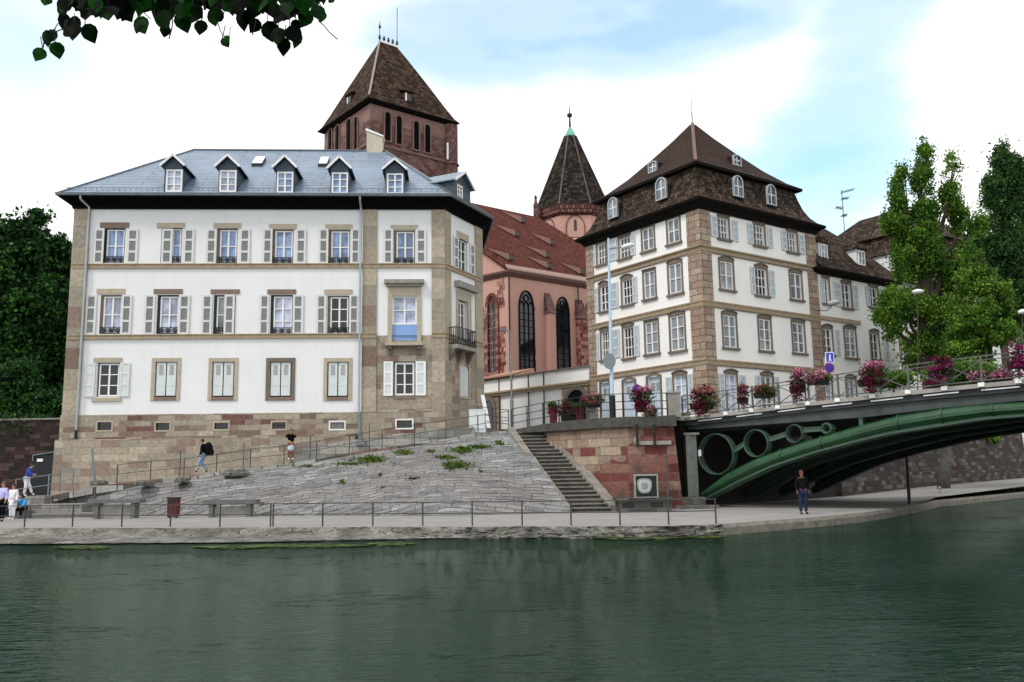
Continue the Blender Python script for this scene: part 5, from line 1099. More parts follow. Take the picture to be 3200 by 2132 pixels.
for i in range(len(LG2)-1):
    z0, z1 = LG2[i].z, LG2[i+1].z
    m.hexa([V(*Q_[i][:2], zA0-.0), V(*Q_[i+1][:2], zA0), V(*Bk_[i+1][:2], zA0), V(*Bk_[i][:2], zA0), V(*Q_[i][:2], z0+.02), V(*Q_[i+1][:2], z1+.02), V(*Bk_[i+1][:2], z1+.02), V(*Bk_[i][:2], z0+.02)])
m.build('ledge', plain('dark stained ledge', (.06, .058, .052), .85, .4, 3, bump=.4), AB)
fA = Face(aw[4][:2], aw[5][:2])
def ab_box(name, x0, y0, x1, y1, o0, o1, mat): 
    m = MB(); fA.box(m, *rect(fA, x0, y0, x1, y1, o1), o0, o1); return m.build(name, mat, AB)
ab_box('ledge_stone', 1985, 1378, 2098, 1390, .0, .24, M['stone_grey'])
for x in (1988, 2041): 
    a = fA.sz(x, 1340)[0]; m = MB(); m.bar(fA.w(a, zA0+.1, .27), fA.w(a, zA0-.9, .3), .12, n=6); m.build('drain_pipe', M['iron'], AB)
m = MB(); m.bar(atD(2081, 1421, 39.6), atD(2090, 1595, 38.6), .10, n=6); tag(m.build('slender_pole', M['iron_grey'], loc=atD(2090, 1595, 38.6)), 'slender rusty pole in front of the abutment wall, right of the framed panel', 'pole')
# dark plinth below the panel
pl = atZ(2020, 1601, PZ); m = MB(); xa, xb = atD(1935, 1600, pl.y).x, atD(2100, 1600, pl.y).x
zt_ = atD(2020, 1563, pl.y).z; m.box(xa, xb, pl.y, pl.y+1.6, PZ-.1, zt_); m.box(xa-.1, xb+.1, pl.y-.08, pl.y+1.6, zt_+.001, zt_+.09)
tag(m.build('stone_plinth', blocks('dark plinth blocks', .6, .26, [(0, (.03, .03, .032)), (.4, (.06, .058, .055)), (.75, (.12, .11, .10))], .02, (.09, .085, .08), grime=.3), loc=V((xa+xb)/2, pl.y, PZ)), 'low dark block plinth at the foot of the abutment wall below the framed panel', 'plinth')
fq = Face((0, pl.y+.35), (10, pl.y+.35)); r = rect(fq, 1987, 1486, 2052, 1554)
PN = thing('framed_panel', fq.w((r[0]+r[1])/2, zt_+.09), 'framed dark panel with a pale rounded relief, standing before the abutment wall', 'artwork')
m = MB(); fq.box(m, r[0], r[1], r[2], r[3], -.25, 0); m.build('panel', M['iron'], PN)
m = MB(); t = .06; fq.box(m, r[0]-t, r[1]+t, r[3]-.02, r[3]+.06, -.28, .06); fq.box(m, r[0]-t, r[1]+t, r[2]-.05, r[2]+.02, -.2, .05); fq.box(m, r[0]-t, r[0], r[2]+.02, r[3]-.02, -.2, .05); fq.box(m, r[1], r[1]+t, r[2]+.02, r[3]-.02, -.2, .05); m.build('frame', M['grey_green'], PN)
cc = ((r[0]+r[1])/2-.08, (r[2]+r[3])/2+.02); w = (r[1]-r[0])*.38; h = (r[3]-r[2])*.38
def blob(s, o0, o1, mat, nm):
    m = MB(); pts = []
    for k in range(20):
        t = 2*math.pi*k/20; sq = 1/max(abs(math.cos(t))**3+abs(math.sin(t))**3, .2)**(1/3); tp_ = 1+.14*math.sin(t); pts.append((cc[0]+w*s*math.cos(t)*sq*tp_*.92, cc[1]+h*s*math.sin(t)*sq*.92))
    arch_panel(m, fq, pts, o0, o1); return m.build(nm, mat, PN)
blob(1., .0, .05, M['grey_green'], 'relief'); blob(.82, .051, .062, plain('pale relief glaze', (.36, .43, .42), .5, .15, 6), 'relief_face'); blob(.45, .063, .075, M['stone_grey'], 'relief_core')
# ================================================================== BRIDGE
bA = V(7.9, 42.5, 0); bd = V(.682, -.731, 0).normalized(); fBr = Face(bA[:2], (bA+bd)[:2]); BW = 11.0
BR = thing('arch_bridge', V(bA.x, bA.y, PZ), 'low green steel arch bridge with ring spandrels, dark deck edge and flower-hung railing', 'bridge')
def bs(px, py, o=0.): return fBr.sz(px, py, o)
deck = [bs(*p) for p in ((2128, 1306), (2330, 1282), (2526, 1257), (2837, 1222), (3020, 1203), (3199, 1186))]
sc_ = 15.8                                                      # crown
def sym(P): return P+[(2*sc_-s, z) for s, z in reversed(P) if s < sc_-.5]
def interp(P, s):
    for (a, za), (b, zb_) in zip(P, P[1:]):
        if a <= s <= b: return za+(zb_-za)*(s-a)/(b-a)
    return P[0][1] if s < P[0][0] else P[-1][1]
deckS = sym(deck); 
girb = sym([bs(*p) for p in ((2140, 1343), (2170, 1341), (2440, 1322), (2700, 1303), (2958, 1272), (3200, 1250))])
def strip(name, P, Q, o0, o1, mat, par=BR, step=.6):
    """solid between the curves Q (bottom) and P (top), from offset o0 to o1"""
    s0 = max(P[0][0], Q[0][0]); s1 = min(P[-1][0], Q[-1][0]); n = max(2, int((s1-s0)/step)); m = MB(); vs = []; fs = []
    for i in range(n+1):
        s = s0+(s1-s0)*i/n; zt_ = interp(P, s); zb_ = interp(Q, s)
        vs += [fBr.w(s, zb_, o1), fBr.w(s, zb_, o0), fBr.w(s, zt_, o0), fBr.w(s, zt_, o1)]
    for i in range(n):
        for j in range(4): a = i*4+j; b = i*4+(j+1) % 4; fs.append((a, a+4, b+4, b))
    fs += [(0, 1, 2, 3), (n*4+3, n*4+2, n*4+1, n*4)]; m.mesh(vs, fs); return m.build(name, mat, par)
sh = lambda P, dz: [(s, z+dz) for s, z in P]
strip('deck_edge', sh(deckS, .0), sh(deckS, -.16), -BW-.0, .0, M['deck_conc'])
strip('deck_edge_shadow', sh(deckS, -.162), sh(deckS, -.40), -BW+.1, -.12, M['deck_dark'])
strip('girder', sh(deckS, -.402), girb, -.9, -.25, M['girder'])
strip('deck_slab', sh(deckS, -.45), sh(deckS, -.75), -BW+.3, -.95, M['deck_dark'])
strip('rear_girder', sh(deckS, -.402), girb, -BW+.1, -BW+.5, M['girder'])
for k in range(14):
    s = 1.2+k*2.1; a = [(s, interp(deckS, s)-.215), (s+1.3, interp(deckS, s+1.45)-.215)]; strip('light_strip', a, sh(a, -.05), -.119, -.06, M['white_paint'])
rT = sym([bs(*p) for p in ((2187, 1535), (2260, 1480), (2356, 1431), (2497, 1381), (2700, 1322), (2805, 1296), (2950, 1272), (3108, 1258), (3200, 1254))])
rB = sym([bs(*p) for p in ((2192, 1562), (2290, 1511), (2410, 1456), (2550, 1411), (2700, 1372), (2773, 1355), (2950, 1327), (3073, 1308), (3200, 1298))])
def rib(o, mat_t, name='arch_rib'):
    prof = [(-.42, 1.), (0., 1.), (.16, .86), (.26, .62), (.26, .42), (.16, .22), (.10, .16), (.10, .0), (-.42, .0)]; n = 90; s0 = rT[0][0]; s1 = rT[-1][0]; vs = []; fs = []; k = len(prof)
    for i in range(n+1):
        s = s0+(s1-s0)*i/n; zt_ = interp(rT, s); zb_ = interp(rB, s)
        for (oo, u) in prof: vs.append(fBr.w(s, zb_+(zt_-zb_)*u, o+oo))
    for i in range(n):
        for j in range(k): fs.append((i*k+j, (i+1)*k+j, (i+1)*k+(j+1) % k, i*k+(j+1) % k))
    fs += [tuple(range(k)), tuple(n*k+j for j in reversed(range(k)))]; m = MB(); m.mesh(vs, fs); return m.build(name, mat_t, BR)
rb = rib(-.3, M['green'])
lip = strip('lower_flange', sh(rB, .03), sh(rB, -.03), -.9, -.10, M['green_pale'], rb)
for px in (2560, 2805, 2945, 3108, 2430): 
    s = bs(px, 1380)[0]
    for q in (s, 2*sc_-s):
        z1, z0 = interp(rT, q), interp(rB, q); m = MB(); pr_ = [(-.2, 1.03), (.19-.3, .9), (.3-.3, .64), (.3-.3, .4), (.18-.3, .2), (-.2, .1)]
        a = [fBr.w(q-.035, z0+(z1-z0)*u, o) for o, u in pr_]; b = [fBr.w(q+.035, z0+(z1-z0)*u, o) for o, u in pr_]; n = len(a)
        m.mesh(a+b, [tuple(range(n)), tuple(range(2*n-1, n-1, -1))]+[(i, n+i, n+(i+1) % n, (i+1) % n) for i in range(n)]); m.build('rib_collar', M['green'], rb)
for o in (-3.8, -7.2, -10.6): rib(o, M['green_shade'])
strip('rear_spandrel', girb, rT, -10.9, -10.8, M['deck_dark'])
def ring(px, py, h, sides=28, w=.075, dep=.35, rot=0.):
    s, z = bs(px, py, -.25); rr_ = (bs(px, py-h, -.25)[1]-bs(px, py+h, -.25)[1])/2; m = MB(); vs = []; fs = []
    for i in range(sides):
        t = 2*math.pi*i/sides+rot
        for (q, o) in ((rr_, -.25-dep), (rr_, -.25), (rr_-w*.5, -.19), (rr_-w, -.25), (rr_-w, -.25-dep)): vs.append(fBr.w(s+q*math.cos(t), z+q*math.sin(t), o))
    for i in range(sides):
        for j in range(5): a = i*5+j; b = i*5+(j+1) % 5; c = ((i+1) % sides)*5; fs.append((a, c+j, c+(j+1) % 5, b))
    m.mesh(vs, fs); m.build('spandrel_ring', M['green_pale'], BR); return s, z, rr_
r1 = ring(2236, 1420, 66); r2 = ring(2361, 1386, 45); r3 = ring(2481, 1356, 31, 12); r4 = ring(2582, 1340, 20, 8, .12)
for a, b in ((r1, r2), (r2, r3), (r3, r4)):
    m = MB(); p = fBr.w(a[0]+a[2]*.98, a[1]+.12, -.4); q = fBr.w(b[0]-b[2]*.98, b[1]-.02, -.4); m.bar(p, q, .16, .16); m.bar(p+V(0, 0, .11), q+V(0, 0, .11), .22, .04); m.build('ring_strut', M['green_pale'], BR)
m = MB(); s, z = bs(2690, 1322, -.3); fBr.box(m, s-.08, s+.08, interp(rT, s)-.1, interp(girb, s)+.05, -.5, -.3); m.build('strut', M['green_pale'], BR)
# pier column under the girder
fp = Face((0, 41.9), (10, 41.9)); m = MB(); r = rect(fp, 2147, 1359, 2182, 1562); fp.box(m, r[0], (r[0]+r[1])/2-.03, r[2], r[3], -.5, 0); fp.box(m, (r[0]+r[1])/2-.03, r[1], r[2], r[3]-.01, -.5, -.14); fp.box(m, r[0]-.1, r[1]+.1, r[3], r[3]+.1, -.6, .08); m.build('bearing_column', M['grey_green'], BR)
m = MB(); fp.box(m, r[1]+.03, r[1]+.17, fp.sz(2180, 1426)[1], fp.sz(2180, 1406)[1], -.05, .02); m.build('small_plate', M['white_paint'], BR)
m = MB(); qq = atZ(2170, 1592, PZ); m.box(atD(2132, 1590, 40.6).x, atD(2205, 1590, 40.6).x, 40.5, 41.8, PZ-.2, PZ+.5); m.box(atD(2110, 1590, 40.2).x, atD(2245, 1590, 40.2).x, 40.0, 40.49, PZ-.2, PZ+.16); tag(m.build('footing_blocks', M['bank'], loc=V(8.4, 41, PZ)), 'rough stone footing blocks beneath the springing of the green arch', 'footing')
# railing on the deck
posts = [2128, 2193, 2268, 2348, 2430, 2524, 2617, 2726, 2837, 2950, 3066, 3182, 3305]
PS = [bs(x, 1300-(x-2128)*.11)[0] for x in posts]; PS += [PS[-1]+1.25*k for k in range(1, 12)]; RH = 1.05
def rail(par, o, mat, full=True):
    R_ = thing('railing_tmp', V(0, 0, 0), 'x', 'x') if False else None
    for i, s in enumerate(PS):
        m = MB(); z = interp(deckS, s); fBr.box(m, s-.035, s+.035, z, z+RH, o-.035, o+.035); ps = m.build('railing_post', mat, par)
        if full: m = MB(); fBr.box(m, s-.1, s+.12, z-.12, z+.03, o+.036, o+.2); m.build('post_foot', M['trim_white'], ps)
        if i+1 < len(PS):
            s2 = PS[i+1]; z2 = interp(deckS, s2); m = MB(); a = lambda s_, zz_: fBr.w(s_, zz_, o)
            for h in (.12, RH-.02): m.bar(a(s+.04, z+h), a(s2-.04, z2+h), .045)
            m.bar(a(s+.04, z+.14), a(s2-.04, z2+RH-.2), .035); m.bar(a(s+.04, z+RH-.2), a(s2-.04, z2+.14), .035); m.bar(a(s+.04, z+RH-.17), a(s2-.04, z2+RH-.17), .03)
            m.build('railing_panel', mat, par)
rail(BR, -.14, M['rail']); rail(BR, -BW+.2, M['rail'], False)
# stone block at the start of the bridge
m = MB(); p = atD(2110, 1308, 41.6); x0, x1 = atD(2091, 1300, 41.6).x, atD(2127, 1300, 41.6).x; zt_ = atD(2110, 1229, 41.6).z
m.box(x0, x1, 41.5, 42.1, p.z-.1, zt_); m.box(x0-.04, x1+.04, 41.45, 42.15, zt_, zt_+.07); m.box(x0-.1, x1+.1, 41.4, 42.2, p.z-.1, p.z+.06)
tag(m.build('stone_pillar', M['stone_grey'], loc=V((x0+x1)/2, 41.8, p.z)), 'square grey stone pillar ending the bridge railing', 'pillar')
# ================================================================== LEFT RETAINING WALL
LW = thing('retaining_wall', V(-27, 49.5, CZ-1), 'dark brick retaining wall below the trees beside the white building', 'wall')
fl = Face((-45, 49.6), (A.x+.6, 49.3)); zt_ = fl.sz(150, 1312)[1]; m = MB(); fl.box(m, 0, fl.L, CZ-1.6, zt_, -.7, 0); m.build('wall', M['dark_wall'], LW)
m = MB(); fl.box(m, 0, fl.L, zt_, zt_+.1, -.75, .08); m.build('coping', M['coping'], LW)
m = MB(); r = rect(fl, 108, 1424, 192, 1520, .3); m.hexa([fl.w(r[0], r[2]-.5, .5), fl.w(r[1]+.2, r[2]-.5, .5), fl.w(r[1]+.2, r[2]-.5, .3), fl.w(r[0], r[2]-.5, .3), fl.w(r[0], r[3], .5), fl.w(r[1]+.2, r[3]+.28, .5), fl.w(r[1]+.2, r[3]+.28, .3), fl.w(r[0], r[3], .3)])
hd = tag(m.build('dark_hoarding', plain('dark blue black panel', (.012, .014, .018), .6, .3, 2), loc=fl.w(r[0], r[2]-.5, .4)), 'dark panel with a pale top rail at the left end of the white building', 'panel')
m = MB(); m.bar(fl.w(r[0], r[3]+.02, .54), fl.w(r[1]+1.2, r[3]+.42, .54), .05); m.bar(fl.w(r[0], r[3]-.3, .54), fl.w(r[0], r[3]+.02, .54), .05); m.build('top_rail', M['galv'], hd)
m = MB(); q = rect(fl, 116, 1434, 134, 1443, .52); fl.box(m, *q, .51, .54); m.build('notice', M['white_paint'], hd)
m = MB(); m.face((-80, 50, zt_-.02), (A.x+.3, 50, zt_-.02), (A.x-1, 95, zt_), (-90, 95, zt_)); x = m.build('garden_ground', M['ground']); tag(x, kind='structure')
# little far house left
q0 = atD(196, 760, 92); DH = thing('far_house', V(q0.x, q0.y, zSt), 'distant house roof with a pale chimney glimpsed left of the white building', 'building')
m = MB(); m.box(q0.x-2.4, q0.x+4, q0.y, q0.y+8, zSt, atD(200, 830, 92).z); m.build('wall', M['white2'], DH)
m = MB(); za, zb_ = atD(200, 832, 92).z, atD(200, 802, 94).z; m.hexa([V(q0.x-2.7, q0.y-.4, za), V(q0.x+4, q0.y-.4, za), V(q0.x+4, q0.y+8, za), V(q0.x-2.7, q0.y+8, za), V(q0.x-2.3, q0.y+2, zb_), V(q0.x+4, q0.y+2, zb_), V(q0.x+4, q0.y+6, zb_), V(q0.x-2.3, q0.y+6, zb_)]); rf_ = m.build('roof', M['slate'], DH)
m = MB(); c = atD(196, 800, 94); m.box(c.x-.3, c.x+.45, 94, 94.8, c.z-.5, atD(196, 773, 94).z); m.build('chimney', M['white_paint'], rf_)
# ================================================================== RAILINGS
def fence(name, label, cat, P, h, rails, mat, pr_=.035, rr_=.022, group=None, lean=0., off=V(0, 0, 0)):
    root = thing(name, P[len(P)//2], label, cat, group)
    for p in P:
        m = MB(); m.bar(p-V(0, 0, .05), p+V(random.uniform(-lean, lean), 0, h), pr_*2, n=6); m.build('post', mat, root)
    for i, r_ in enumerate(rails):
        m = MB()
        for a, b in zip(P, P[1:]): m.bar(a+V(0, 0, h*r_), b+V(0, 0, h*r_), rr_*2, n=5)
        m.build('rail', mat, root)
    return root
px_ = [-78, 76, 226, 380, 532, 687, 845]
def pf(px): 
    t = (px+300)/3000; 
    for (a, b), (c, d) in zip(out_px, out_px[1:]):
        if a <= px <= c: return atZ(px, b+(d-b)*(px-a)/(c-a)-3, PZ)
fence('promenade_railing', 'thin dark railing along the promenade edge, left section in front of the benches', 'railing', [pf(x) for x in px_], .80, (.98, .52), M['iron_grey'], .028, .017)
fence('promenade_railing', 'thin dark railing along the promenade edge, right section below the stairs', 'railing', [pf(x) for x in (853, 1008, 1165, 1321, 1476, 1632, 1785, 1938)]+[pf(2090), pf(2238)], .80, (.98, .52), M['iron_grey'], .028, .017)
# ramp railing (outer)
def on_edge(px, dy=0.):
    for (a, b, c), (d, e, f) in zip(rp_px, rp_px[1:]):
        if a <= px <= d: t = (px-a)/(d-a); return atD(px, b+(e-b)*t, c+(f-c)*t)+V(0, .12+dy, .0)
fence('ramp_railing', 'thin grey railing climbing the outer edge of the ramp', 'railing', [on_edge(x) for x in (361, 466, 571, 673, 779, 885, 987, 1090, 1193, 1294, 1393, 1494, 1590)], 1.02, (.99, .55), M['iron_grey'], .024, .016)
fence('landing_railing', 'grey handrail of the low landing at the far left of the ramp', 'railing', [atD(46, 1562, 44), atD(150, 1548, 44), atD(186, 1536, 44.4), atD(227, 1528, 44.6)], 1.0, (.99, .5), M['galv'], .035, .022)
tall = []
fence('wall_handrail', 'second thin railing on the inner side of the ramp by the rubble wall', 'railing', [on_edge(x, 2.2)+V(0, 0, .02) for x in (505, 715, 935, 1130)], 1.55, (.7,), M['iron_grey'], .022, .013)
for (x0, y0, x1, y1, d, t_, w_) in ((287, 1402, 298, 1512, 45.5, 'leaning grey post against the rubble base at the left of the ramp', .12), (1321, 1285, 1329, 1352, 46.5, 'short grey post beside the cellar vent on the ramp', .10), (1121, 1290, 1127, 1385, 46.8, 'square grey post below the second downpipe on the ramp', .2)):
    a, b = atD(x1, y1, d), atD(x0, y0, d); m = MB(); m.bar(a-V(0, 0, .1), b, w_, n=6); m.box(a.x-w_*1.3, a.x+w_*1.3, d-w_*1.3, d+w_*1.3, a.z-.1, a.z+.12)
    tag(m.build('post', M['galv'], loc=a), t_, 'post')
# street railing along the ledge
def lg(px, dz=0):
    for (a, b, c), (d, e, f) in zip(ledge_px, ledge_px[1:]):
        if a <= px <= d: t = (px-a)/(d-a); return atD(px, b+(e-b)*t, c+(f-c)*t)+V(0, .15, .03)
fence('street_railing', 'dark three-rail railing above the stairs and abutment wall', 'railing', [lg(x) for x in (1600, 1648, 1698, 1748, 1815, 1880, 1949, 2018, 2088)], 1.1, (.99, .66, .33), M['iron'], .033, .02)
q0_, q1_ = atD(1480, 1363, 46.5), atD(1590, 1346, 45.6)
fence('street_railing', 'short dark railing beside the pale cabinet at the top of the ramp', 'railing', [atD(1494, 1330, 47.6), atD(1540, 1338, 46.6), atD(1590, 1345, 45.2)], 1.05, (.99, .6, .3), M['iron'], .028, .018)
# cabinet and leaning board
c = atD(1492, 1346, 47.2); m = MB(); m.box(c.x-.45, c.x+.45, 47.1, 47.6, c.z-.1, atD(1492, 1279, 47.2).z); CBN = tag(m.build('utility_cabinet', plain('pale grey cabinet', (.50, .55, .57), .5, .06, 2), loc=c), 'pale grey utility cabinet at the corner of the white building', 'cabinet')
m = MB(); m.box(c.x-.40, c.x-.02, 47.07, 47.098, c.z+.1, c.z+.98); m.build('cabinet_door', plain('pale cabinet door', (.58, .63, .65), .5, .05, 2), CBN); m = MB(); m.box(c.x+.02, c.x+.40, 47.07, 47.098, c.z+.1, c.z+.98); m.build('cabinet_door', M['shutter_closed'], CBN)
a, b = atD(1528, 1338, 49), atD(1508, 1235, 49.5); m = MB(); m.bar(a, b, .22, .06); tag(m.build('leaning_board', M['trim_white'], loc=a), 'pale board leaning at the left gateway of the courtyard wall', 'board')
# ================================================================== LAMPS AND SIGNS
a = atD(1600, 1345, 46.2); b = atD(1594, 1035, 46.2); L1 = thing('street_lamp', a, 'slender grey lamp post at the top of the ramp with a short arm', 'street lamp')
m = MB(); m.bar(a, b, .11, n=8, r2=.6); m.bar(a, a+V(0, 0, 1.6), .2, n=8); m.build('pole', M['galv'], L1)
m = MB(); m.bar(b, atD(1570, 1031, 45.9), .06, n=6); m.bar(atD(1582, 1032, 46), atD(1566, 1030, 45.8), .16, .1); m.build('lamp_head', M['galv'], L1)
a = atD(1915, 1306, 41.2); b = atD(1901, 745, 41.2); L2 = thing('street_lamp', a, 'tall pale blue lamp post with an oval head in front of the corner building', 'street lamp')
m = MB(); m.bar(a+V(0, 0, 1.0), b, .20, n=12, r2=.45); m.build('pole', plain('pale blue lamp paint', (.42, .56, .70), .4, .05, 2), L2); m = MB(); m.bar(a, a+V(0, 0, 1.05), .30, n=12); m.build('pole_base', M['iron'], L2)
h0 = atD(1903, 778, 41.2); h1 = atD(1945, 772, 41.0); m = MB(); m.bar(h0, h1, .07, n=6); m.build('lamp_arm', M['galv'], L2)
def ellips(c, rx, ry, rz, M4=None, n=12, k=8):
    m = MB(); vs = []; fs = []
    for j in range(k+1):
        ph = math.pi*j/k
        for i in range(n): t = 2*math.pi*i/n; v = Vector((rx*math.sin(ph)*math.cos(t), ry*math.sin(ph)*math.sin(t), rz*math.cos(ph))); vs.append(Vector(c)+(M4 @ v if M4 else v))
    for j in range(k):
        for i in range(n): fs.append((j*n+i, (j+1)*n+i, (j+1)*n+(i+1) % n, j*n+(i+1) % n))
    m.mesh(vs, fs); return m
c = atD(1963, 769, 40.9); m = ellips(c, .34, .2, .13, Matrix.Rotation(R(-14), 3, 'Y')); m.build('lamp_head', plain('pale lamp head', (.62, .74, .76), .3, .03, 2), L2, smooth=True)
c = atD(1903, 1130, 41.1); m = MB(); cc_ = []
for (o, s) in ((.12, 1), (.15, 1)): cc_.append([c+V(.30*math.cos(t), -o, .38*math.sin(t)) for t in [2*math.pi*k/20 for k in range(20)]])
m.mesh(cc_[0]+cc_[1], [tuple(range(20)), tuple(reversed(range(20, 40)))]+[(i, 20+i, 20+(i+1) % 20, (i+1) % 20) for i in range(20)]); m.build('sign_back', plain('grey sign back', (.17, .21, .23), .4, .1, 4), L2)
def disc(m, c, r_, y0, y1, n=20, rz=None):
    A1 = [c+V(r_*math.cos(2*math.pi*k/n), y0, (rz or r_)*math.sin(2*math.pi*k/n)) for k in range(n)]; B1 = [p+V(0, y1-y0, 0) for p in A1]
    m.mesh(A1+B1, [tuple(range(n)), tuple(reversed(range(n, 2*n)))]+[(i, n+i, n+(i+1) % n, (i+1) % n) for i in range(n)])
blue = plain('sign blue', (.025, .05, .42), .35, .04, 2); violet = plain('sign violet blue', (.045, .02, .30), .35, .04, 2); redm = plain('sign red', (.30, .03, .10), .35, .05, 2)
def roundsign(par, c, r_):
    m = MB(); disc(m, c, r_, 0, .03); s = m.build('round_sign', redm, par); m = MB(); disc(m, c, r_*.84, -.006, -.001); m.build('sign_face', violet, s)
    m = MB(); d = r_*.58; m.bar(c+V(-d, -.010, d), c+V(d, -.010, -d), r_*.16, .006); m.build('sign_bar', redm, s)
a = atD(1988, 1305, 41.0); SG = thing('no_stopping_sign', a, 'violet round traffic sign standing over the flowers on the street railing', 'traffic sign')
m = MB(); tp_ = atD(1991, 1200, 41.0); m.bar(a, tp_, .05, n=6); m.build('pole', M['galv'], SG); roundsign(SG, atD(1991, 1215, 40.95), .21)
a = atD(2593, 1260, 38.6); a = V(a.x, a.y, interp(deckS, bs(2593, 1250)[0])); SG2 = thing('sign_post', a, 'blue square sign over a violet round sign on a pole at the bridge railing', 'traffic sign')
m = MB(); m.bar(a, atD(2591, 1098, a.y), .05, n=6); m.build('pole', M['galv'], SG2); roundsign(SG2, atD(2592, 1150, a.y-.05), .23)
m = MB(); c = atD(2593, 1117, a.y-.05); m.box(c.x-.19, c.x+.19, c.y, c.y+.03, c.z-.23, c.z+.23); s = m.build('square_sign', M['white_paint'], SG2)
m = MB(); m.box(c.x-.16, c.x+.16, c.y-.008, c.y-.001, c.z-.20, c.z+.20); fsn = m.build('sign_face', blue, s)
m = MB(); y0, y1 = c.y-.014, c.y-.009; disc(m, V(c.x, c.y, c.z+.11), .03, -.014, -.009, 10); m.box(c.x-.035, c.x+.035, y0, y1, c.z-.04, c.z+.075)
m.hexa([V(c.x-.07, y0, c.z-.17), V(c.x-.03, y0, c.z-.17), V(c.x-.03, y1, c.z-.17), V(c.x-.07, y1, c.z-.17), V(c.x-.03, y0, c.z-.041), V(c.x+.005, y0, c.z-.041), V(c.x+.005, y1, c.z-.041), V(c.x-.03, y1, c.z-.041)])
m.hexa([V(c.x+.03, y0, c.z-.17), V(c.x+.07, y0, c.z-.17), V(c.x+.07, y1, c.z-.17), V(c.x+.03, y1, c.z-.17), V(c.x+.006, y0, c.z-.041), V(c.x+.035, y0, c.z-.041), V(c.x+.035, y1, c.z-.041), V(c.x+.006, y1, c.z-.041)]); m.build('walking_figure', M['white_paint'], fsn)
m = MB(); c = atD(2592, 1094, a.y); m.box(c.x-.08, c.x+.05, c.y-.03, c.y+.03, c.z-.06, c.z+.10); m.build('sign_cap', M['iron'], SG2)
# lamp on the quoin of the corner building
w0 = fR.w(fR.sz(2556, 970)[0], fR.sz(2556, 965)[1], .1); h = atD(2606, 946, w0.y-1.3); WL = thing('wall_lamp', w0, 'grey oval street lamp on a curved bracket fixed to the corner building', 'street lamp')
m = MB(); m.tube([w0, w0+V(.05, -.25, -.2), w0.lerp(h, .5)+V(0, 0, -.35), w0.lerp(h, .85)+V(0, 0, -.18), h], .035, 6); m.build('bracket', M['galv'], WL)
m = ellips(h, .42, .25, .2, Matrix.Rotation(R(-12), 3, 'Y')); m.build('lamp_head', plain('lamp grey', (.33, .36, .38), .35, .1, 3), WL, smooth=True)
for (px, yt, yb, d, lab) in ((2868, 912, 1230, 50, 'white domed street lamp rising through the green tree'), (3195, 975, 1140, 47, 'white lantern lamp at the right edge above the bridge railing')):
    a = atD(px, yb, d); b = atD(px, yt, d); a.z = max(a.z, zSt); LL = thing('street_lamp', a, lab, 'street lamp'); m = MB(); m.bar(a, b, .07, n=8, r2=.7); m.build('pole', M['iron_grey'], LL)
    m = MB(); s = 1. if px < 3000 else .7; m.lathe(b, [(.06, -.12), (.22*s, -.1), (.32*s, -.02), (.3*s, .06), (.14*s, .13), (.02, .15)], 14); m.build('lamp_head', M['white_paint'], LL, smooth=True)
a = atZ(2842, 1575, PZ); b = atD(2834, 1428, a.y); m = MB(); m.bar(a, b, .16, n=8, r2=.8); tag(m.build('mooring_pole', M['iron'], loc=a), 'dark vertical pole standing on the promenade beneath the bridge', 'pole')
a = atD(2938, 1548, 50); m = MB(); m.bar(a, a+V(0, 0, .38), .13, n=8, r2=.8); m.lathe(a+V(0, 0, .36), [(.06, 0), (.1, .05), (.02, .16)], 8); tag(m.build('bollard', M['stone_grey'], loc=a), 'small stubby bollard at the quay edge right of the pole', 'bollard')
# ================================================================== BENCHES AND BIN
def bench(x0, x1, yt, lab):
    d = 38.6+((1600-x0)/1600)*1.2; a = atD(x0, yt, d); b = atD(x1, yt+2, d); B_ = thing('stone_bench', V((a.x+b.x)/2, d, PZ), lab, 'bench', 'stone benches below the slope')
    zt_ = a.z; m = MB(); m.box(a.x, b.x, d-.30, d+.35, zt_-.17, zt_); m.build('seat', M['bench'], B_)
    for q in (a.x+.35, b.x-.35):
        m = MB(); m.box(q-.09, q+.09, d-.22, d+.28, PZ, zt_-.171); m.build('leg', M['bench'], B_)
    m = MB(); m.box(a.x+.45, b.x-.45, d-.05, d+.25, PZ, zt_-.3); m.build('support', M['stone_grey'], B_)
bench(284, 447, 1561, 'grey stone bench left of the red bin, nearer the steps'); bench(640, 806, 1563, 'grey stone bench right of the red bin')
d = 39.0; a, b = atD(522, 1610, d), atD(553, 1554, d); BN = thing('litter_bin', V((a.x+b.x)/2, d, PZ), 'dark red metal litter bin between the two stone benches', 'litter bin')
m = MB(); m.hexa([V(a.x, d, PZ+.05), V(b.x, d, PZ+.05), V(b.x, d+.4, PZ+.05), V(a.x, d+.4, PZ+.05), V(a.x-.01, d-.02, b.z-.06), V(b.x+.01, d-.02, b.z-.06), V(b.x+.01, d+.42, b.z-.06), V(a.x-.01, d+.42, b.z-.06)]); m.build('body', M['red_bin'], BN)
m = MB(); m.box(a.x-.03, b.x+.03, d-.04, d+.44, b.z-.06, b.z); m.box(a.x+.04, b.x-.04, d-.03, d-.021, b.z-.26, b.z-.12); m.build('lid', M['iron'], BN)
for q in (a.x+.05, b.x-.05): m = MB(); m.box(q-.03, q+.03, d+.1, d+.2, PZ, PZ+.051); m.build('foot', M['iron'], BN)
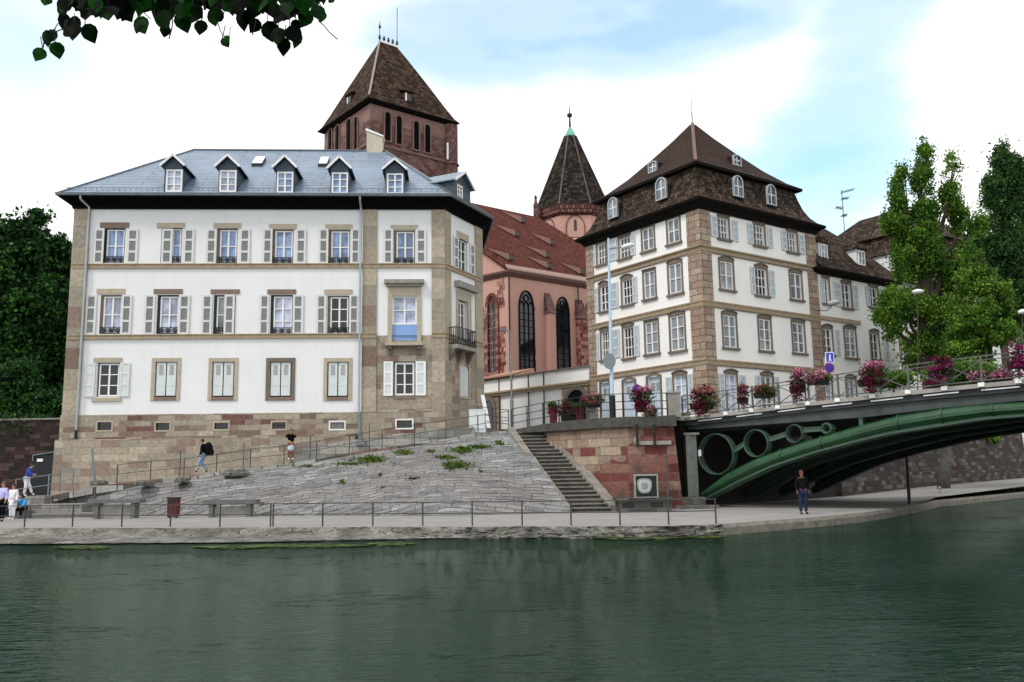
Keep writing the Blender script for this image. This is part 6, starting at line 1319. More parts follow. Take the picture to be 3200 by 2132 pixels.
# loose rocks on and by the ramp edge
for (x0, x1, y, d, lab) in ((282, 338, 1512, 44.6, 'flat dark slab at the foot of the leaning post'), (696, 782, 1483, 43.3, 'long pale boulder beside the walking man on the ramp'), (548, 590, 1503, 42.9, 'dark lump of rock at the ramp edge left of the walking man'), (420, 480, 1512, 42.7, 'grey slab at the ramp edge above the left bench')):
    a, b = atD(x0, y, d), atD(x1, y, d); m = MB(); L_ = b.x-a.x; vs = []; n_ = 10
    for j, (zz_, s) in enumerate(((-.1, 1.), (.07, .98), (.14, .8), (.17, .4))):
        for i in range(n_): t = 2*math.pi*i/n_; vs.append(V(a.x+L_/2+L_/2*s*math.cos(t)*(1+.15*noise.noise(V(i*1.7, j, x0))), d+.45*s*math.sin(t)*(1+.2*noise.noise(V(i*2.1, j, x0))), a.z+zz_))
    m.mesh(vs, [(j*n_+i, j*n_+(i+1) % n_, (j+1)*n_+(i+1) % n_, (j+1)*n_+i) for j in range(3) for i in range(n_)]+[tuple(3*n_+i for i in range(n_))])
    tag(m.build('rock', M['bank'], loc=V((a.x+b.x)/2, d, a.z)), lab, 'rock')
# ================================================================== PLANTS
def leafcloud(name, mat, pts, size, par=None, loc=None, asp=1.5, droop=0.):
    """pts (n,3) leaf centres -> one mesh of small folded leaf faces"""
    n = len(pts); s = size*rng.uniform(.6, 1.35, (n, 1)); d = rng.normal(size=(n, 3)); d[:, 2] -= droop; d /= np.linalg.norm(d, axis=1, keepdims=True)
    e = rng.normal(size=(n, 3)); e -= d*np.sum(e*d, 1, keepdims=True); e /= np.linalg.norm(e, axis=1, keepdims=True); nn = np.cross(d, e)
    a = pts-d*s*asp/2; b = pts+e*s*.5+nn*s*.12; c = pts+d*s*asp/2; f = pts-e*s*.5+nn*s*.12
    v = np.stack([a, b, c, f], 1).reshape(-1, 3)
    base = wloc(par) if par is not None else Vector(loc); v = v-np.array(base)
    me = bpy.data.meshes.new(name); me.vertices.add(4*n); me.vertices.foreach_set('co', v.ravel().astype(np.float32))
    me.loops.add(4*n); me.loops.foreach_set('vertex_index', np.arange(4*n, dtype=np.int32)); me.polygons.add(n)
    me.polygons.foreach_set('loop_start', np.arange(0, 4*n, 4, dtype=np.int32)); me.polygons.foreach_set('loop_total', np.full(n, 4, dtype=np.int32))
    me.update(calc_edges=True); me.validate(); me.materials.append(mat); o = bpy.data.objects.new(name, me); C.objects.link(o)
    if par is not None: o.parent = par
    else: o.location = base
    return o
def blobpts(blobs, ncl, per, spread, gap=None, zs=.6, gf=1.2):
    """clusters scattered toward the shells of ellipsoids; blobs [(cx,cy,cz, rx,ry,rz, weight)]"""
    w = np.array([b[6] for b in blobs], float); w /= w.sum(); out = []
    idx = rng.choice(len(blobs), ncl, p=w)
    for i in idx:
        b = blobs[i]; d = rng.normal(size=3); d /= np.linalg.norm(d); r = rng.uniform(.25, 1)**.5
        wob = 1+.42*noise.noise(Vector((d[0]*2+b[0], d[1]*2, d[2]*2+b[2])))
        c = np.array(b[:3])+d*r*wob*np.array(b[3:6])
        if gap is not None and noise.noise(Vector(c)*gf) < gap: continue
        k = rng.integers(int(per*.5), int(per*1.5)); sp = spread*rng.uniform(.6, 1.4)
        out.append(c+rng.normal(size=(k, 3))*np.array([sp, sp, sp*zs]))
    return np.concatenate(out)
def tree(name, base, label, blobs, ncl, per, spread, leaf, lmat, trunk_h, tr, limbs=True, gap=.25, group=None, trunks=None):
    T = thing(name, base, label, 'tree', group)
    m = MB(); tops = trunks or [(0, 0)]
    for (dx, dy) in tops:
        p = base+V(dx, dy, 0); q = p
        for k in range(6):
            q2 = base+V(dx*(1+.35*k/5)+.15*noise.noise(V(k, dx, 1)), dy, 0)+V(0, 0, trunk_h*(k+1)/6); r0_ = tr*(1-.12*k); m.bar(q, q2, 2*r0_, n=8, r2=(1-.12*(k+1))/(1-.12*k), caps=False); q = q2
    m.build('trunk', M['bark'], T, smooth=True)
    if limbs:
        m = MB()
        for b in blobs:
            c = V(*b[:3]); s = base+V(0, 0, min(trunk_h*.9, max(trunk_h*.35, (c.z-base.z)*.55))); s.x += random.uniform(-.2, .2); md = s.lerp(c, .5)+V(random.uniform(-.5, .5), 0, .3)
            m.bar(s, md, tr*.9, n=6, r2=.6, caps=False); m.bar(md, c, tr*.54, n=6, r2=.4, caps=False)
            for _ in range(4):
                e = c+V(random.uniform(-1, 1)*b[3], random.uniform(-1, 1)*b[4], random.uniform(-.5, 1)*b[5])*.85; m.bar(md.lerp(c, random.random()), e, tr*.22, n=4, r2=.3, caps=False)
        m.build('limbs', M['bark'], T, smooth=True)
    leafcloud('crown', lmat, blobpts(blobs, ncl, per, spread, gap, 1.2 if 'tall' in name or 'poplar' in name else .6), leaf, T); return T
def bl(px, py, D, rx, ry, w=1., dd=0., rd=None):
    if D == 56: rx, ry = rx*.84, ry*.9
    if D == 68: rx, ry = rx*.88, ry*.92     # blob by its pixel centre and pixel radii at depth D
    c = atD(px, py, D); return (c.x, c.y+dd, c.z, rx*D/F, rd or max(rx, 40)*D/F*.9, ry*D/F, w)
D1 = 56
TB = atD(2925, 1250, D1); TB.z = zSt
tree('tall_tree', TB, 'bright green tall tree with two upright tops beside the bridge', [bl(2884, 500, D1, 26, 62, .9), bl(2880, 575, D1, 40, 70, 1.5), bl(2890, 680, D1, 55, 90, 1.8), bl(2812, 560, D1, 17, 50, .4), bl(2812, 630, D1, 30, 60, .7), bl(2795, 690, D1, 38, 50, .8), bl(2978, 530, D1, 24, 55, .6), bl(2975, 620, D1, 36, 60, .8), bl(3005, 700, D1, 40, 50, .5), bl(3050, 700, D1, 30, 50, .4),
    bl(2860, 790, D1, 95, 100, 3.6), bl(2990, 840, D1, 90, 90, 2.6), bl(2830, 950, D1, 85, 70, 2.2), bl(2940, 1000, D1, 90, 90, 2.8), bl(2800, 1010, D1, 50, 55, 1.1), bl(2890, 1090, D1, 60, 45, .9), bl(2760, 985, D1, 28, 30, .35)],
    7000, 24, .17, .12, M['leaf'], 11, .42, gap=.05, trunks=[(-.4, 0), (.9, .4), (1.6, -.2)])
D2 = 52
TB2 = atD(3085, 1250, D2); TB2.z = zSt
tree('broad_tree', TB2, 'yellow green broad bushy tree at the right behind the bridge flowers', [bl(3090, 930, D2, 75, 75, 2.), bl(3060, 1020, D2, 95, 70, 2.2), bl(3120, 1040, D2, 60, 60, 1.3), bl(3010, 1090, D2, 60, 40, .9), bl(3040, 870, D2, 60, 50, 1.)], 2600, 24, .16, .115, M['leaf'], 6, .28, gap=.02, trunks=[(-.5, 0), (.5, .3)])
D3 = 68
TB3 = atD(3150, 1200, D3); TB3.z = zSt
tree('dark_poplar', TB3, 'darker poplar with a pointed top at the right edge of the picture', [bl(3142, 520, D3, 36, 75, 1.2), bl(3150, 640, D3, 58, 80, 1.8), bl(3100, 600, D3, 28, 60, .6), bl(3190, 560, D3, 26, 90, .8), bl(3150, 790, D3, 75, 100, 2.6), bl(3190, 960, D3, 70, 120, 2.6), bl(3080, 740, D3, 40, 70, .8), bl(3250, 720, D3, 60, 160, 2.)], 5200, 26, .23, .145, M['leaf_poplar'], 14, .4, gap=-.02)
for (px, py, D, rx, ry, lab, n_) in ((3010, 1165, 47, 120, 34, 'low green hedge behind the bridge railing', 420), (2790, 1185, 49, 60, 26, 'dark rounded shrub behind the railing flowers', 160)):
    c = atD(px, py, D); b_ = V(c.x, c.y, zSt); T = thing('shrub', b_, lab, 'shrub'); m = MB(); m.bar(b_, V(c.x, c.y, c.z), .12, n=6); m.build('stem', M['bark'], T)
    leafcloud('foliage', M['leaf'], blobpts([bl(px, py, D, rx, ry, 1., rd=.9)], n_, 22, .18), .10, T)
for (pxs, lab, cat_nm, mat_, D, n_, tr__) in (
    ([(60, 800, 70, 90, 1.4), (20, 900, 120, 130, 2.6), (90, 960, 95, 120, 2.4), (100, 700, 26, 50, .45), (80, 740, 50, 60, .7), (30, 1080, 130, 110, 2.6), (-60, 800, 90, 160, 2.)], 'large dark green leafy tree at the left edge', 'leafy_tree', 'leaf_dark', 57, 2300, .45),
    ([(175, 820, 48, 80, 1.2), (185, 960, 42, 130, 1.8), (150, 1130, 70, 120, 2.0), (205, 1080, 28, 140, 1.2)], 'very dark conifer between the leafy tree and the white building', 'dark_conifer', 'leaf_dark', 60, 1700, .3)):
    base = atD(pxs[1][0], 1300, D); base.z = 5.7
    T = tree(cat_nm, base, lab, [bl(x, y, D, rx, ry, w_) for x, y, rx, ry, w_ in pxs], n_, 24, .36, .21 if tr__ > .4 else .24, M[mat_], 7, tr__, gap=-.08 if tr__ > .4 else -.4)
for (px, py, D, rx, ry, lab, n_, lm) in ((50, 1210, 52, 75, 85, 'large shaded bush spilling over the dark retaining wall', 420, 'leaf_dark'), (60, 1330, 50.2, 90, 34, 'creeping dark ivy hanging over the retaining wall', 260, 'leaf_dark'), (165, 1265, 51.5, 50, 45, 'dark undergrowth in the shade beside the building corner', 240, 'leaf_dark'), (-40, 1290, 51.0, 90, 60, 'shaded shrub at the far left edge above the wall', 260, 'leaf_dark')):
    c = atD(px, py, D); b_ = V(c.x, c.y, c.z-ry*D/F*.8); T = thing('shrub', b_, lab, 'shrub'); m = MB(); m.bar(b_-V(0, 0, .3), c, .1, n=6); m.build('stem', M['bark'], T)
    leafcloud('foliage', M[lm], blobpts([bl(px, py, D, rx, ry, 1., rd=.7)], n_, 22, .22), .13, T)
# backdrop wood left (far thicket that fills the gap between the trunks)
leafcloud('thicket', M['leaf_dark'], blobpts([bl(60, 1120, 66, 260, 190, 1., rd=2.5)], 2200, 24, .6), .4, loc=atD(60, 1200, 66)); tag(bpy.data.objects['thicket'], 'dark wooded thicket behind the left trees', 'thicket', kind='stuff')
# trunk on the quay behind the bridge, bush on the wall
a = atD(2948, 1520, 60); QT = thing('quay_tree', a, 'bare grey tree trunk standing against the quay wall beyond the bridge', 'tree'); m = MB(); b = atD(2958, 1380, 60); m.bar(a-V(0, 0, .2), b, .85, n=9, r2=.7); m.bar(b, b+V(.6, .5, 3.2), .55, n=8, r2=.6); m.bar(b-V(0, 0, .5), b+V(-1.2, .3, 2.6), .3, n=6, r2=.4); m.build('trunk', plain('mossy grey bark', (.10, .10, .08), .9, .4, 3, bump=.6), QT, smooth=True)
leafcloud('crown', M['leaf'], blobpts([(b.x+.6, b.y+.5, b.z+6.2, 2.6, 2., 1.9, 1.)], 300, 20, .4), .22, QT)
c = atD(3103, 1368, 76); T = thing('wall_shrub', c, 'small bright green bush growing out of the quay wall', 'shrub'); leafcloud('foliage', M['leaf'], blobpts([bl(3103, 1368, 76, 13, 14, 1., rd=.5)], 60, 16, .14), .16, T); m = MB(); m.bar(c+V(0, .8, -.3), c, .08, n=5); m.build('stem', M['bark'], T)
# grass tufts on the slope
def emb_at(px, py):
    d = ray(px, py); best = None
    for row in EMB[::1]:
        for p in row[::2]:
            v = p-O; t = v.dot(d)/d.dot(d); e = (v-d*t).length
            if best is None or e < best[0]: best = (e, p)
    return best[1].copy()
from mathutils.bvhtree import BVHTree
gb = BVHTree.FromPolygons([tuple(p) for r_ in EMB for p in r_], [(j*n_w+i, j*n_w+i+1, (j+1)*n_w+i+1, (j+1)*n_w+i) for n_w in (len(EMB[0]),) for j in range(len(EMB)-1) for i in range(n_w-1)])
pts = []
for (px, py, rx, ry, k) in ((1160, 1438, 55, 11, 900), (1260, 1416, 30, 8, 300), (1090, 1452, 60, 6, 250), (1450, 1408, 40, 10, 700), (1500, 1398, 45, 6, 250), (1425, 1456, 42, 12, 800), (1395, 1432, 30, 6, 300), (1345, 1413, 14, 4, 100), (1560, 1388, 20, 5, 120), (960, 1460, 40, 4, 90), (1190, 1487, 8, 4, 30), (1070, 1510, 14, 7, 40), (1290, 1498, 20, 4, 50), (1195, 1528, 8, 4, 20), (820, 1580, 10, 3, 14), (1500, 1476, 10, 4, 25)):
    for _ in range(int(k*.38)):
        x = px+random.gauss(0, .45)*rx; y = py+random.gauss(0, .45)*ry; d = ray(x, y).normalized(); h = gb.ray_cast(O, d)
        if h[0] is not None: pts.append(tuple(h[0]+V(0, 0, random.uniform(.0, .09))))
tag(leafcloud('grass_tufts', M['grass'], np.array(pts), .085, loc=V(-3, 42, 2.5), asp=2.2), 'patches of green weeds growing on the paved slope', kind='stuff')
# ------------------------------------------------------------------ flower boxes
def flowers(px, py, D, rx, ry, label, bloom, hang=True, box=None, mixm=None, green=1., rd=.32):
    c = atD(px, py, D); s = D/F; X_, Z_ = rx*s, ry*s; base = V(c.x, c.y, c.z-Z_*.2)
    T = thing('flower_box', base, label, 'flower box', 'flower boxes along the railings')
    bx = box or (M['iron'], .8, .22)
    m = MB(); w = X_*bx[1]; m.hexa([V(c.x-w*.92, c.y-.12, c.z-Z_*.35-bx[2]), V(c.x+w*.92, c.y-.12, c.z-Z_*.35-bx[2]), V(c.x+w*.92, c.y+.12, c.z-Z_*.35-bx[2]), V(c.x-w*.92, c.y+.12, c.z-Z_*.35-bx[2]), V(c.x-w, c.y-.15, c.z-Z_*.25), V(c.x+w, c.y-.15, c.z-Z_*.25), V(c.x+w, c.y+.15, c.z-Z_*.25), V(c.x-w, c.y+.15, c.z-Z_*.25)]); m.build('planter', bx[0], T)
    k = max(30, int(X_*Z_*200)); 
    leafcloud('foliage', M['foil'], blobpts([(c.x+X_*.25, c.y, c.z, X_*.85, rd, Z_*.8, 1.)], int(k*1.1*green), 12, .09), .065, T)
    leafcloud('blossoms', M[bloom], blobpts([(c.x-X_*.15, c.y-.10, c.z+Z_*.1, X_*.85, rd, Z_*.85, 1.)]+([(c.x-X_*.2, c.y-.22, c.z-Z_*.6, X_*.4, rd*.6, Z_*.6, .5)] if hang else []), int(k*1.3), 12, .06), .058, T)
    if mixm: leafcloud('blossoms', M[mixm], blobpts([(c.x+X_*.1, c.y-.12, c.z+Z_*.65, X_*.7, rd, Z_*.3, 1.)], int(k*.6), 12, .06), .055, T)
    return T
bD = lambda px: (lambda s: fBr.w(s, 0, .1).y)(bs(px, 1250)[0])
flowers(2192, 1250, bD(2192)-.1, 46, 44, 'dark red and faded flowers just right of the stone pillar', 'petal_dark', mixm='petal_red')
flowers(2320, 1235, bD(2320), 20, 36, 'narrow bunch of crimson flowers on the second bridge panel', 'petal_dark', mixm='petal_red', green=.3)
flowers(2385, 1222, bD(2385), 36, 22, 'leafy green box with few blooms between two crimson bunches', 'petal_red', green=2.2, hang=False)
flowers(2490, 1195, bD(2490), 28, 48, 'hanging magenta flowers with a pink crown left of the blue sign', 'petal_dark', mixm='petal_pink', green=.5)
flowers(2555, 1180, bD(2555), 42, 22, 'trailing pale green foliage with pink tops below the blue sign', 'petal_pink', green=1.8, hang=False)
flowers(2722, 1175, bD(2722), 52, 48, 'big round bush of pink and crimson flowers right of the blue sign', 'petal_dark', mixm='petal_pink', green=.9)
flowers(2938, 1150, bD(2938), 45, 36, 'purple magenta flowers in front of the tree trunks', 'petal_mag', mixm='petal_dark', green=.8)
flowers(2915, 1198, bD(2915)+1.2, 26, 12, 'low box with a few magenta blooms standing on the deck', 'petal_mag', hang=False)
flowers(3180, 1115, bD(3180), 38, 55, 'vivid magenta petunias at the right edge of the picture', 'petal_mag', green=.3)
flowers(3130, 1172, bD(3130)+.5, 36, 16, 'faded pink flowers low on the deck near the right edge', 'petal_pink', hang=False)
flowers(3055, 1178, bD(3055)+.6, 34, 20, 'plain green leafy planter on the bridge near the tree', 'petal_pink', green=3., hang=False)
flowers(2005, 1243, 40.6, 38, 34, 'crimson and pink flowers under the violet round sign', 'petal_dark', mixm='petal_pink', box=(M['red_box'], .55, .5))
flowers(2030, 1290, 40.4, 16, 26, 'light green foliage hanging down over the stained ledge', 'petal_pink', green=3., hang=False, box=(M['iron'], .6, .1))
for (px, py, w_, h_, D_, lab) in ((1729, 1298, 13, 23, 43.6, 'dark red square planter at the left of the stair-top flowers'), (1811, 1296, 13, 18, 42.6, 'dark red square planter beside the stone plinth')):
    c = atD(px, py, D_); s = D_/F; m = MB(); X_, Z_ = w_*s, h_*s; m.hexa([V(c.x-X_*.85, c.y-.15, c.z-Z_), V(c.x+X_*.85, c.y-.15, c.z-Z_), V(c.x+X_*.85, c.y+.2, c.z-Z_), V(c.x-X_*.85, c.y+.2, c.z-Z_), V(c.x-X_, c.y-.2, c.z+Z_), V(c.x+X_, c.y-.2, c.z+Z_), V(c.x+X_, c.y+.25, c.z+Z_), V(c.x-X_, c.y+.25, c.z+Z_)])
    T = thing('square_planter', V(c.x, c.y, c.z-Z_), lab, 'planter', 'planters at the top of the stairs'); m.build('box', M['red_box'], T)
    leafcloud('foliage', M['foil'], blobpts([(c.x, c.y, c.z+Z_+.1, X_*1.3, .22, .22, 1.)], 40, 12, .06), .06, T); leafcloud('blossoms', M['petal_dark'], blobpts([(c.x, c.y-.05, c.z+Z_*.9, X_*1.2, .22, .3, 1.)], 50, 12, .05), .055, T)
flowers(1775, 1282, 43.2, 34, 34, 'leafy green planter with dark blossoms between the two red planters', 'petal_dark', green=1.6, box=(M['iron'], .7, .35), hang=False)
flowers(1850, 1252, 42.4, 34, 22, 'pink and red flowers on top of the small stone plinth', 'petal_red', mixm='petal_pink', green=1.4, hang=False)
c = atD(1852, 1297, 42.6); m = MB(); m.box(c.x-.16, c.x+.16, 42.5, 42.8, c.z-.35, c.z+.35); m.box(c.x-.19, c.x+.19, 42.47, 42.83, c.z+.351, c.z+.40); tag(m.build('small_plinth', M['stone_grey'], loc=c-V(0, 0, .35)), 'small pale stone plinth carrying pink flowers behind the railing', 'plinth')
# ------------------------------------------------------------------ overhanging branch in the foreground
FB = thing('overhanging_branch', V(-.9, 3.6, 3.9), 'dark backlit leafy branch hanging into the top of the picture', 'branch')
def heart(m, p, s, rz, ry, yaw):
    o = [(0, 0), (.30, .10), (.46, .34), (.44, .6), (.26, .84), (0, 1.12), (-.26, .84), (-.44, .6), (-.46, .34), (-.30, .10)]
    Mx = Matrix.Rotation(yaw, 3, 'Z') @ Matrix.Rotation(rz, 3, 'Y') @ Matrix.Rotation(ry, 3, 'X'); vs = []
    for x, y in o: vs.append(p+Mx @ Vector((x*s, .12*abs(x)*s, -y*s)))
    md = p+Mx @ Vector((0, 0, -.55*s)); m.mesh(vs+[md], [(i, (i+1) % 10, 10) for i in range(10)])
DF = 3.4
m = MB(); tw = MB()
lv = [(142, 95, 62, .1), (133, 150, 60, .3), (172, 130, 65, -.2), (170, 92, 70, .5), (205, 85, 60, -.5), (232, 70, 75, .2), (265, 75, 78, -.3), (240, 50, 70, .4), (270, 25, 62, .0), (195, 40, 80, .1), (185, 5, 70, -.3), (150, -10, 50, .0), (315, 10, 72, .2), (350, 0, 80, -.2), (345, -20, 70, .4), (430, 52, 76, -.5), (445, 60, 70, .3), (405, 12, 75, .4), (385, -5, 85, .1), (375, 10, 80, -.5), (470, -8, 70, .2), (495, 35, 85, -.35), (520, 78, 50, .3), (530, 20, 75, .1), (560, 38, 80, -.3), (575, 10, 70, .4), (600, -10, 75, 0), (630, 62, 62, .05), (612, 30, 70, .3), (660, 25, 75, -.2), (700, 42, 58, 1.3), (672, -5, 70, .2), (640, -20, 70, -.4), (695, 118, 42, -.6), (718, 118, 48, 1.2), (750, 35, 75, .2), (735, 5, 70, -.3), (775, 30, 60, .4), (808, 60, 62, .5), (835, 65, 85, -.4), (870, 85, 75, .2), (885, 115, 72, .1), (905, 80, 78, -.6), (930, 88, 80, .5), (925, 60, 50, .1), (880, 40, 60, .3), (860, 10, 70, -.2), (905, 15, 75, .3), (940, 5, 70, -.2), (965, 30, 75, .4), (985, 15, 70, -.3), (1008, 35, 48, .2), (1015, -15, 50, .8), (1030, -12, 45, -.8), (800, 5, 70, .1), (825, -5, 75, .4), (710, -8, 60, .1), (540, -12, 80, .3), (500, -15, 80, -.2), (440, -15, 85, .1), (305, -15, 70, .3), (250, -10, 60, -.2), (660, -15, 50, .6), (770, -20, 70, .2), (900, -20, 80, 0), (600, 15, 60, -.6), (480, 10, 80, .6), (330, 25, 60, -.4), (215, 5, 60, .5)]
for (x, y, s, rz) in lv:
    D_ = DF+random.uniform(-.25, .3); p = atD(x, y, D_); heart(m, p, s*D_/F*.80, rz+random.uniform(-.2, .2), random.uniform(-.35, .6), random.uniform(-.5, .5))
    if random.random() < .8: tw.bar(p, atD(x+random.uniform(-12, 12), y-random.uniform(18, 45), D_+.05), .003, n=4)
for _ in range(420):
    x = random.uniform(165, 1010); y = random.uniform(-230, 8)+14*noise.noise(V(x*.02, 0, 0)); D_ = DF+random.uniform(-.5, .7); p = atD(x, y, D_); heart(m, p, random.uniform(40, 68)*D_/F*.9, random.uniform(-.6, .6), random.uniform(-.4, .8), random.uniform(-.8, .8))
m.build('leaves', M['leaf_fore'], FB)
for P in ([(995, 66), (1012, 80), (1028, 100), (1055, 123)], [(142, 100), (138, 125), (135, 150)], [(680, 70), (688, 95), (697, 112), (718, 118)], [(540, 60), (537, 90), (528, 122)], [(800, 60), (796, 85), (788, 110)], [(205, 60), (200, 90), (172, 100), (142, 95)], [(430, 20), (470, 60)], [(200, -40), (190, 30)], [(665, 20), (690, 28), (725, 30)], [(930, 40), (952, 44)]):
    for a, b in zip(P, P[1:]): tw.bar(atD(*a, DF), atD(*b, DF), .0035, n=4)
for P in ([(60, -260), (300, -120), (560, -60), (820, -30), (1000, -10)], [(300, -120), (250, -30), (215, 30)], [(560, -60), (640, 0), (640, 30)], [(820, -30), (880, 30), (905, 60)]):
    for k, (a, b) in enumerate(zip(P, P[1:])): tw.bar(atD(*a, DF), atD(*b, DF), .014-.002*k, n=6)
tw.build('twig_stems', M['twig'], FB)
# ================================================================== PEOPLE
def skin_obj(name, joints, edges, mat, par, sub=2, root=0):
    me = bpy.data.meshes.new(name); bm = bmesh.new(); L = bm.verts.layers.skin.verify(); base = wloc(par); vs = []
    for (p, r_) in joints:
        v = bm.verts.new(Vector(p)-base); r2 = (r_, r_) if not isinstance(r_, tuple) else r_; v[L].radius = r2; vs.append(v)
    vs[root][L].use_root = True
    for a, b in edges: bm.edges.new((vs[a], vs[b]))
    bm.to_mesh(me); bm.free(); me.materials.append(mat); o = bpy.data.objects.new(name, me); C.objects.link(o); o.parent = par
    s = o.modifiers.new('skin', 'SKIN'); s.use_smooth_shade = True; q = o.modifiers.new('sub', 'SUBSURF'); q.levels = q.render_levels = sub; return o
skin_m = plain('skin', (.42, .24, .17), .5, .05, 5); hair_m = plain('dark hair', (.018, .012, .010), .6, .2, 20)
def person(loc, H, yaw, label, top, legs, shoes=None, pose=None, hair=hair_m, skirt=None, bag=None, hood=False, longhair=False, skin=skin_m, fall=0.):
    """pose: joint overrides in body units (x right, y forward, z up, height 1)"""
    P = thing('person', loc, label, 'person'); Mx = Matrix.Rotation(yaw, 3, 'Z'); w = lambda x, y, z: loc+(Mx @ Vector((x*H, y*H, z*H)))
    J = dict(pel=(0, 0, .53), hipL=(-.05, 0, .51), hipR=(.05, 0, .51), knL=(-.055, .02, .285), knR=(.055, .0, .285), anL=(-.06, 0, .045), anR=(.06, -.01, .045), toL=(-.065, .085, .018), toR=(.065, .075, .018),
             abd=(0, 0, .62), che=(0, 0, .74), nec=(0, .0, .835), hea=(0, .012, .925), shL=(-.105, 0, .80), shR=(.105, 0, .80), elL=(-.135, -.01, .64), elR=(.135, -.01, .64), haL=(-.135, .04, .50), haR=(.135, .04, .50))
    J.update(pose or {}); g = lambda k: w(*J[k])
    # body: head, neck, torso, arms with hands, legs: one continuous surface
    ks = ['pel', 'abd', 'che', 'nec', 'hea', 'shL', 'elL', 'haL', 'shR', 'elR', 'haR', 'hipL', 'knL', 'anL', 'toL', 'hipR', 'knR', 'anR', 'toR']
    rd = [.075, .07, .085, .03, (.042, .048), .042, .028, .017, .042, .028, .017, .055, .038, .018, .008, .055, .038, .018, .008]
    Js = [(g(k), (r_[0]*H, r_[1]*H) if isinstance(r_, tuple) else r_*H) for k, r_ in zip(ks, rd)]
    top_hd = Vector(J['hea'])+(Vector(J['hea'])-Vector(J['nec'])).normalized()*.045; Js.append((w(*top_hd), .036*H))
    E = [(0, 1), (1, 2), (2, 3), (3, 4), (4, 19), (2, 5), (5, 6), (6, 7), (2, 8), (8, 9), (9, 10), (0, 11), (11, 12), (12, 13), (13, 14), (0, 15), (15, 16), (16, 17), (17, 18)]
    n = 20
    for sd, e, h, ix in ((-1, 'elL', 'haL', 7), (1, 'elR', 'haR', 10)):              # fingers and thumb
        d = (Vector(J[h])-Vector(J[e])).normalized(); sdv = d.cross(Vector((0, 1, 0))); sdv = sdv.normalized() if sdv.length > .1 else Vector((1, 0, 0))
        fw2 = sdv.cross(d).normalized()
        for k, (off_, ln) in enumerate(((-.012, .036), (-.004, .042), (.004, .040), (.012, .033))):
            a = Vector(J[h])+d*.014+fw2*off_; b = a+d*ln*.55; c2 = b+d*ln*.4+sdv*(.008*-sd)
            Js += [(w(*a), .0055*H), (w(*b), .005*H), (w(*c2), .004*H)]; E += [(ix, n), (n, n+1), (n+1, n+2)]; n += 3
        a = Vector(J[h])+fw2*.016; b = a+fw2*.012+d*.018; Js += [(w(*a), .006*H), (w(*b), .005*H)]; E += [(ix, n), (n, n+1)]; n += 2
    body = skin_obj('body', Js, E, skin, P, 2)
    # clothes
    up_ = ['che', 'abd', 'pel', 'nec', 'shL', 'elL', 'shR', 'elR']; wl_ = lambda a, b, t: tuple(Vector(J[a]).lerp(Vector(J[b]), t))
    JT = [(g('che'), (.10*H, .082*H)), (g('abd'), (.09*H, .075*H)), (w(*(Vector(J['pel'])+Vector((0, 0, -.02)))), (.092*H, .078*H)), (w(*wl_('nec', 'che', .25)), .045*H), (g('shL'), .05*H), (g('elL'), .038*H), (w(*wl_('elL', 'haL', .8)), .030*H), (g('shR'), .05*H), (g('elR'), .038*H), (w(*wl_('elR', 'haR', .8)), .030*H)]
    ET = [(0, 1), (1, 2), (0, 3), (0, 4), (4, 5), (5, 6), (0, 7), (7, 8), (8, 9)]
    if hood: JT += [(w(*wl_('nec', 'hea', .2)), .05*H)]; ET += [(3, 10)]
    skin_obj('shirt' if not hood else 'hooded_jacket', JT, ET, top, P, 2)
    if skirt:
        skin_obj('skirt', [(g('pel'), (.09*H, .08*H)), (w(0, 0, .42), (.115*H, .10*H)), (w(0, 0, .26), (.125*H, .11*H))], [(0, 1), (1, 2)], skirt, P, 2)
    JL = [(g('pel'), .08*H), (g('hipL'), .062*H), (g('knL'), .047*H), (w(*wl_('knL', 'anL', .93)), .036*H), (g('hipR'), .062*H), (g('knR'), .047*H), (w(*wl_('knR', 'anR', .93)), .036*H)]
    skin_obj('trousers', JL, [(0, 1), (1, 2), (2, 3), (0, 4), (4, 5), (5, 6)], legs, P, 2)
    for s in 'LR': skin_obj('shoe', [(g('an'+s)-V(0, 0, .012*H), .03*H), (w(*wl_('an'+s, 'to'+s, .6)), .026*H), (g('to'+s), .02*H)], [(0, 1), (1, 2)], shoes or M['iron'], P, 1)
    hd = Vector(J['hea']); m = ellips(w(hd.x, hd.y-.014, hd.z+.020), .052*H, .052*H, .058*H, Mx, 12, 8); m.build('hair', hair, P, smooth=True)
    if longhair: m = ellips(w(hd.x, hd.y-.035, hd.z-.05), .045*H, .03*H, .085*H, Mx, 10, 7); m.build('hair', hair, P, smooth=True)
    f = lambda x, z, y=.055: w(hd.x+x, hd.y+y, hd.z+z)                # face
    for sx in (-.017, .017): m = ellips(f(sx, .0, .045), .006*H, .004*H, .004*H, Mx, 6, 5); m.build('eye', M['iron'], P)
    m = ellips(f(0, -.012, .048), .006*H, .010*H, .012*H, Mx, 6, 5); m.build('nose', skin, P, smooth=True); m = ellips(f(0, -.031, .043), .014*H, .004*H, .004*H, Mx, 6, 5); m.build('mouth', plain('lips', (.3, .1, .08), .5), P)
    for sx in (-.047, .047): m = ellips(f(sx, -.004, 0), .006*H, .010*H, .016*H, Mx, 6, 5); m.build('ear', skin, P, smooth=True)
    return P
jeans = plain('light blue jeans', (.22, .33, .47), .9, .3, 6, spec=.04); jeans_d = plain('dark blue jeans', (.02, .03, .06), .9, .25, 6, spec=.04); black = plain('black cloth', (.006, .006, .008), .9, .3, 8, spec=.04); whitec = plain('white cloth', (.72, .72, .78), .8, .08, 6)
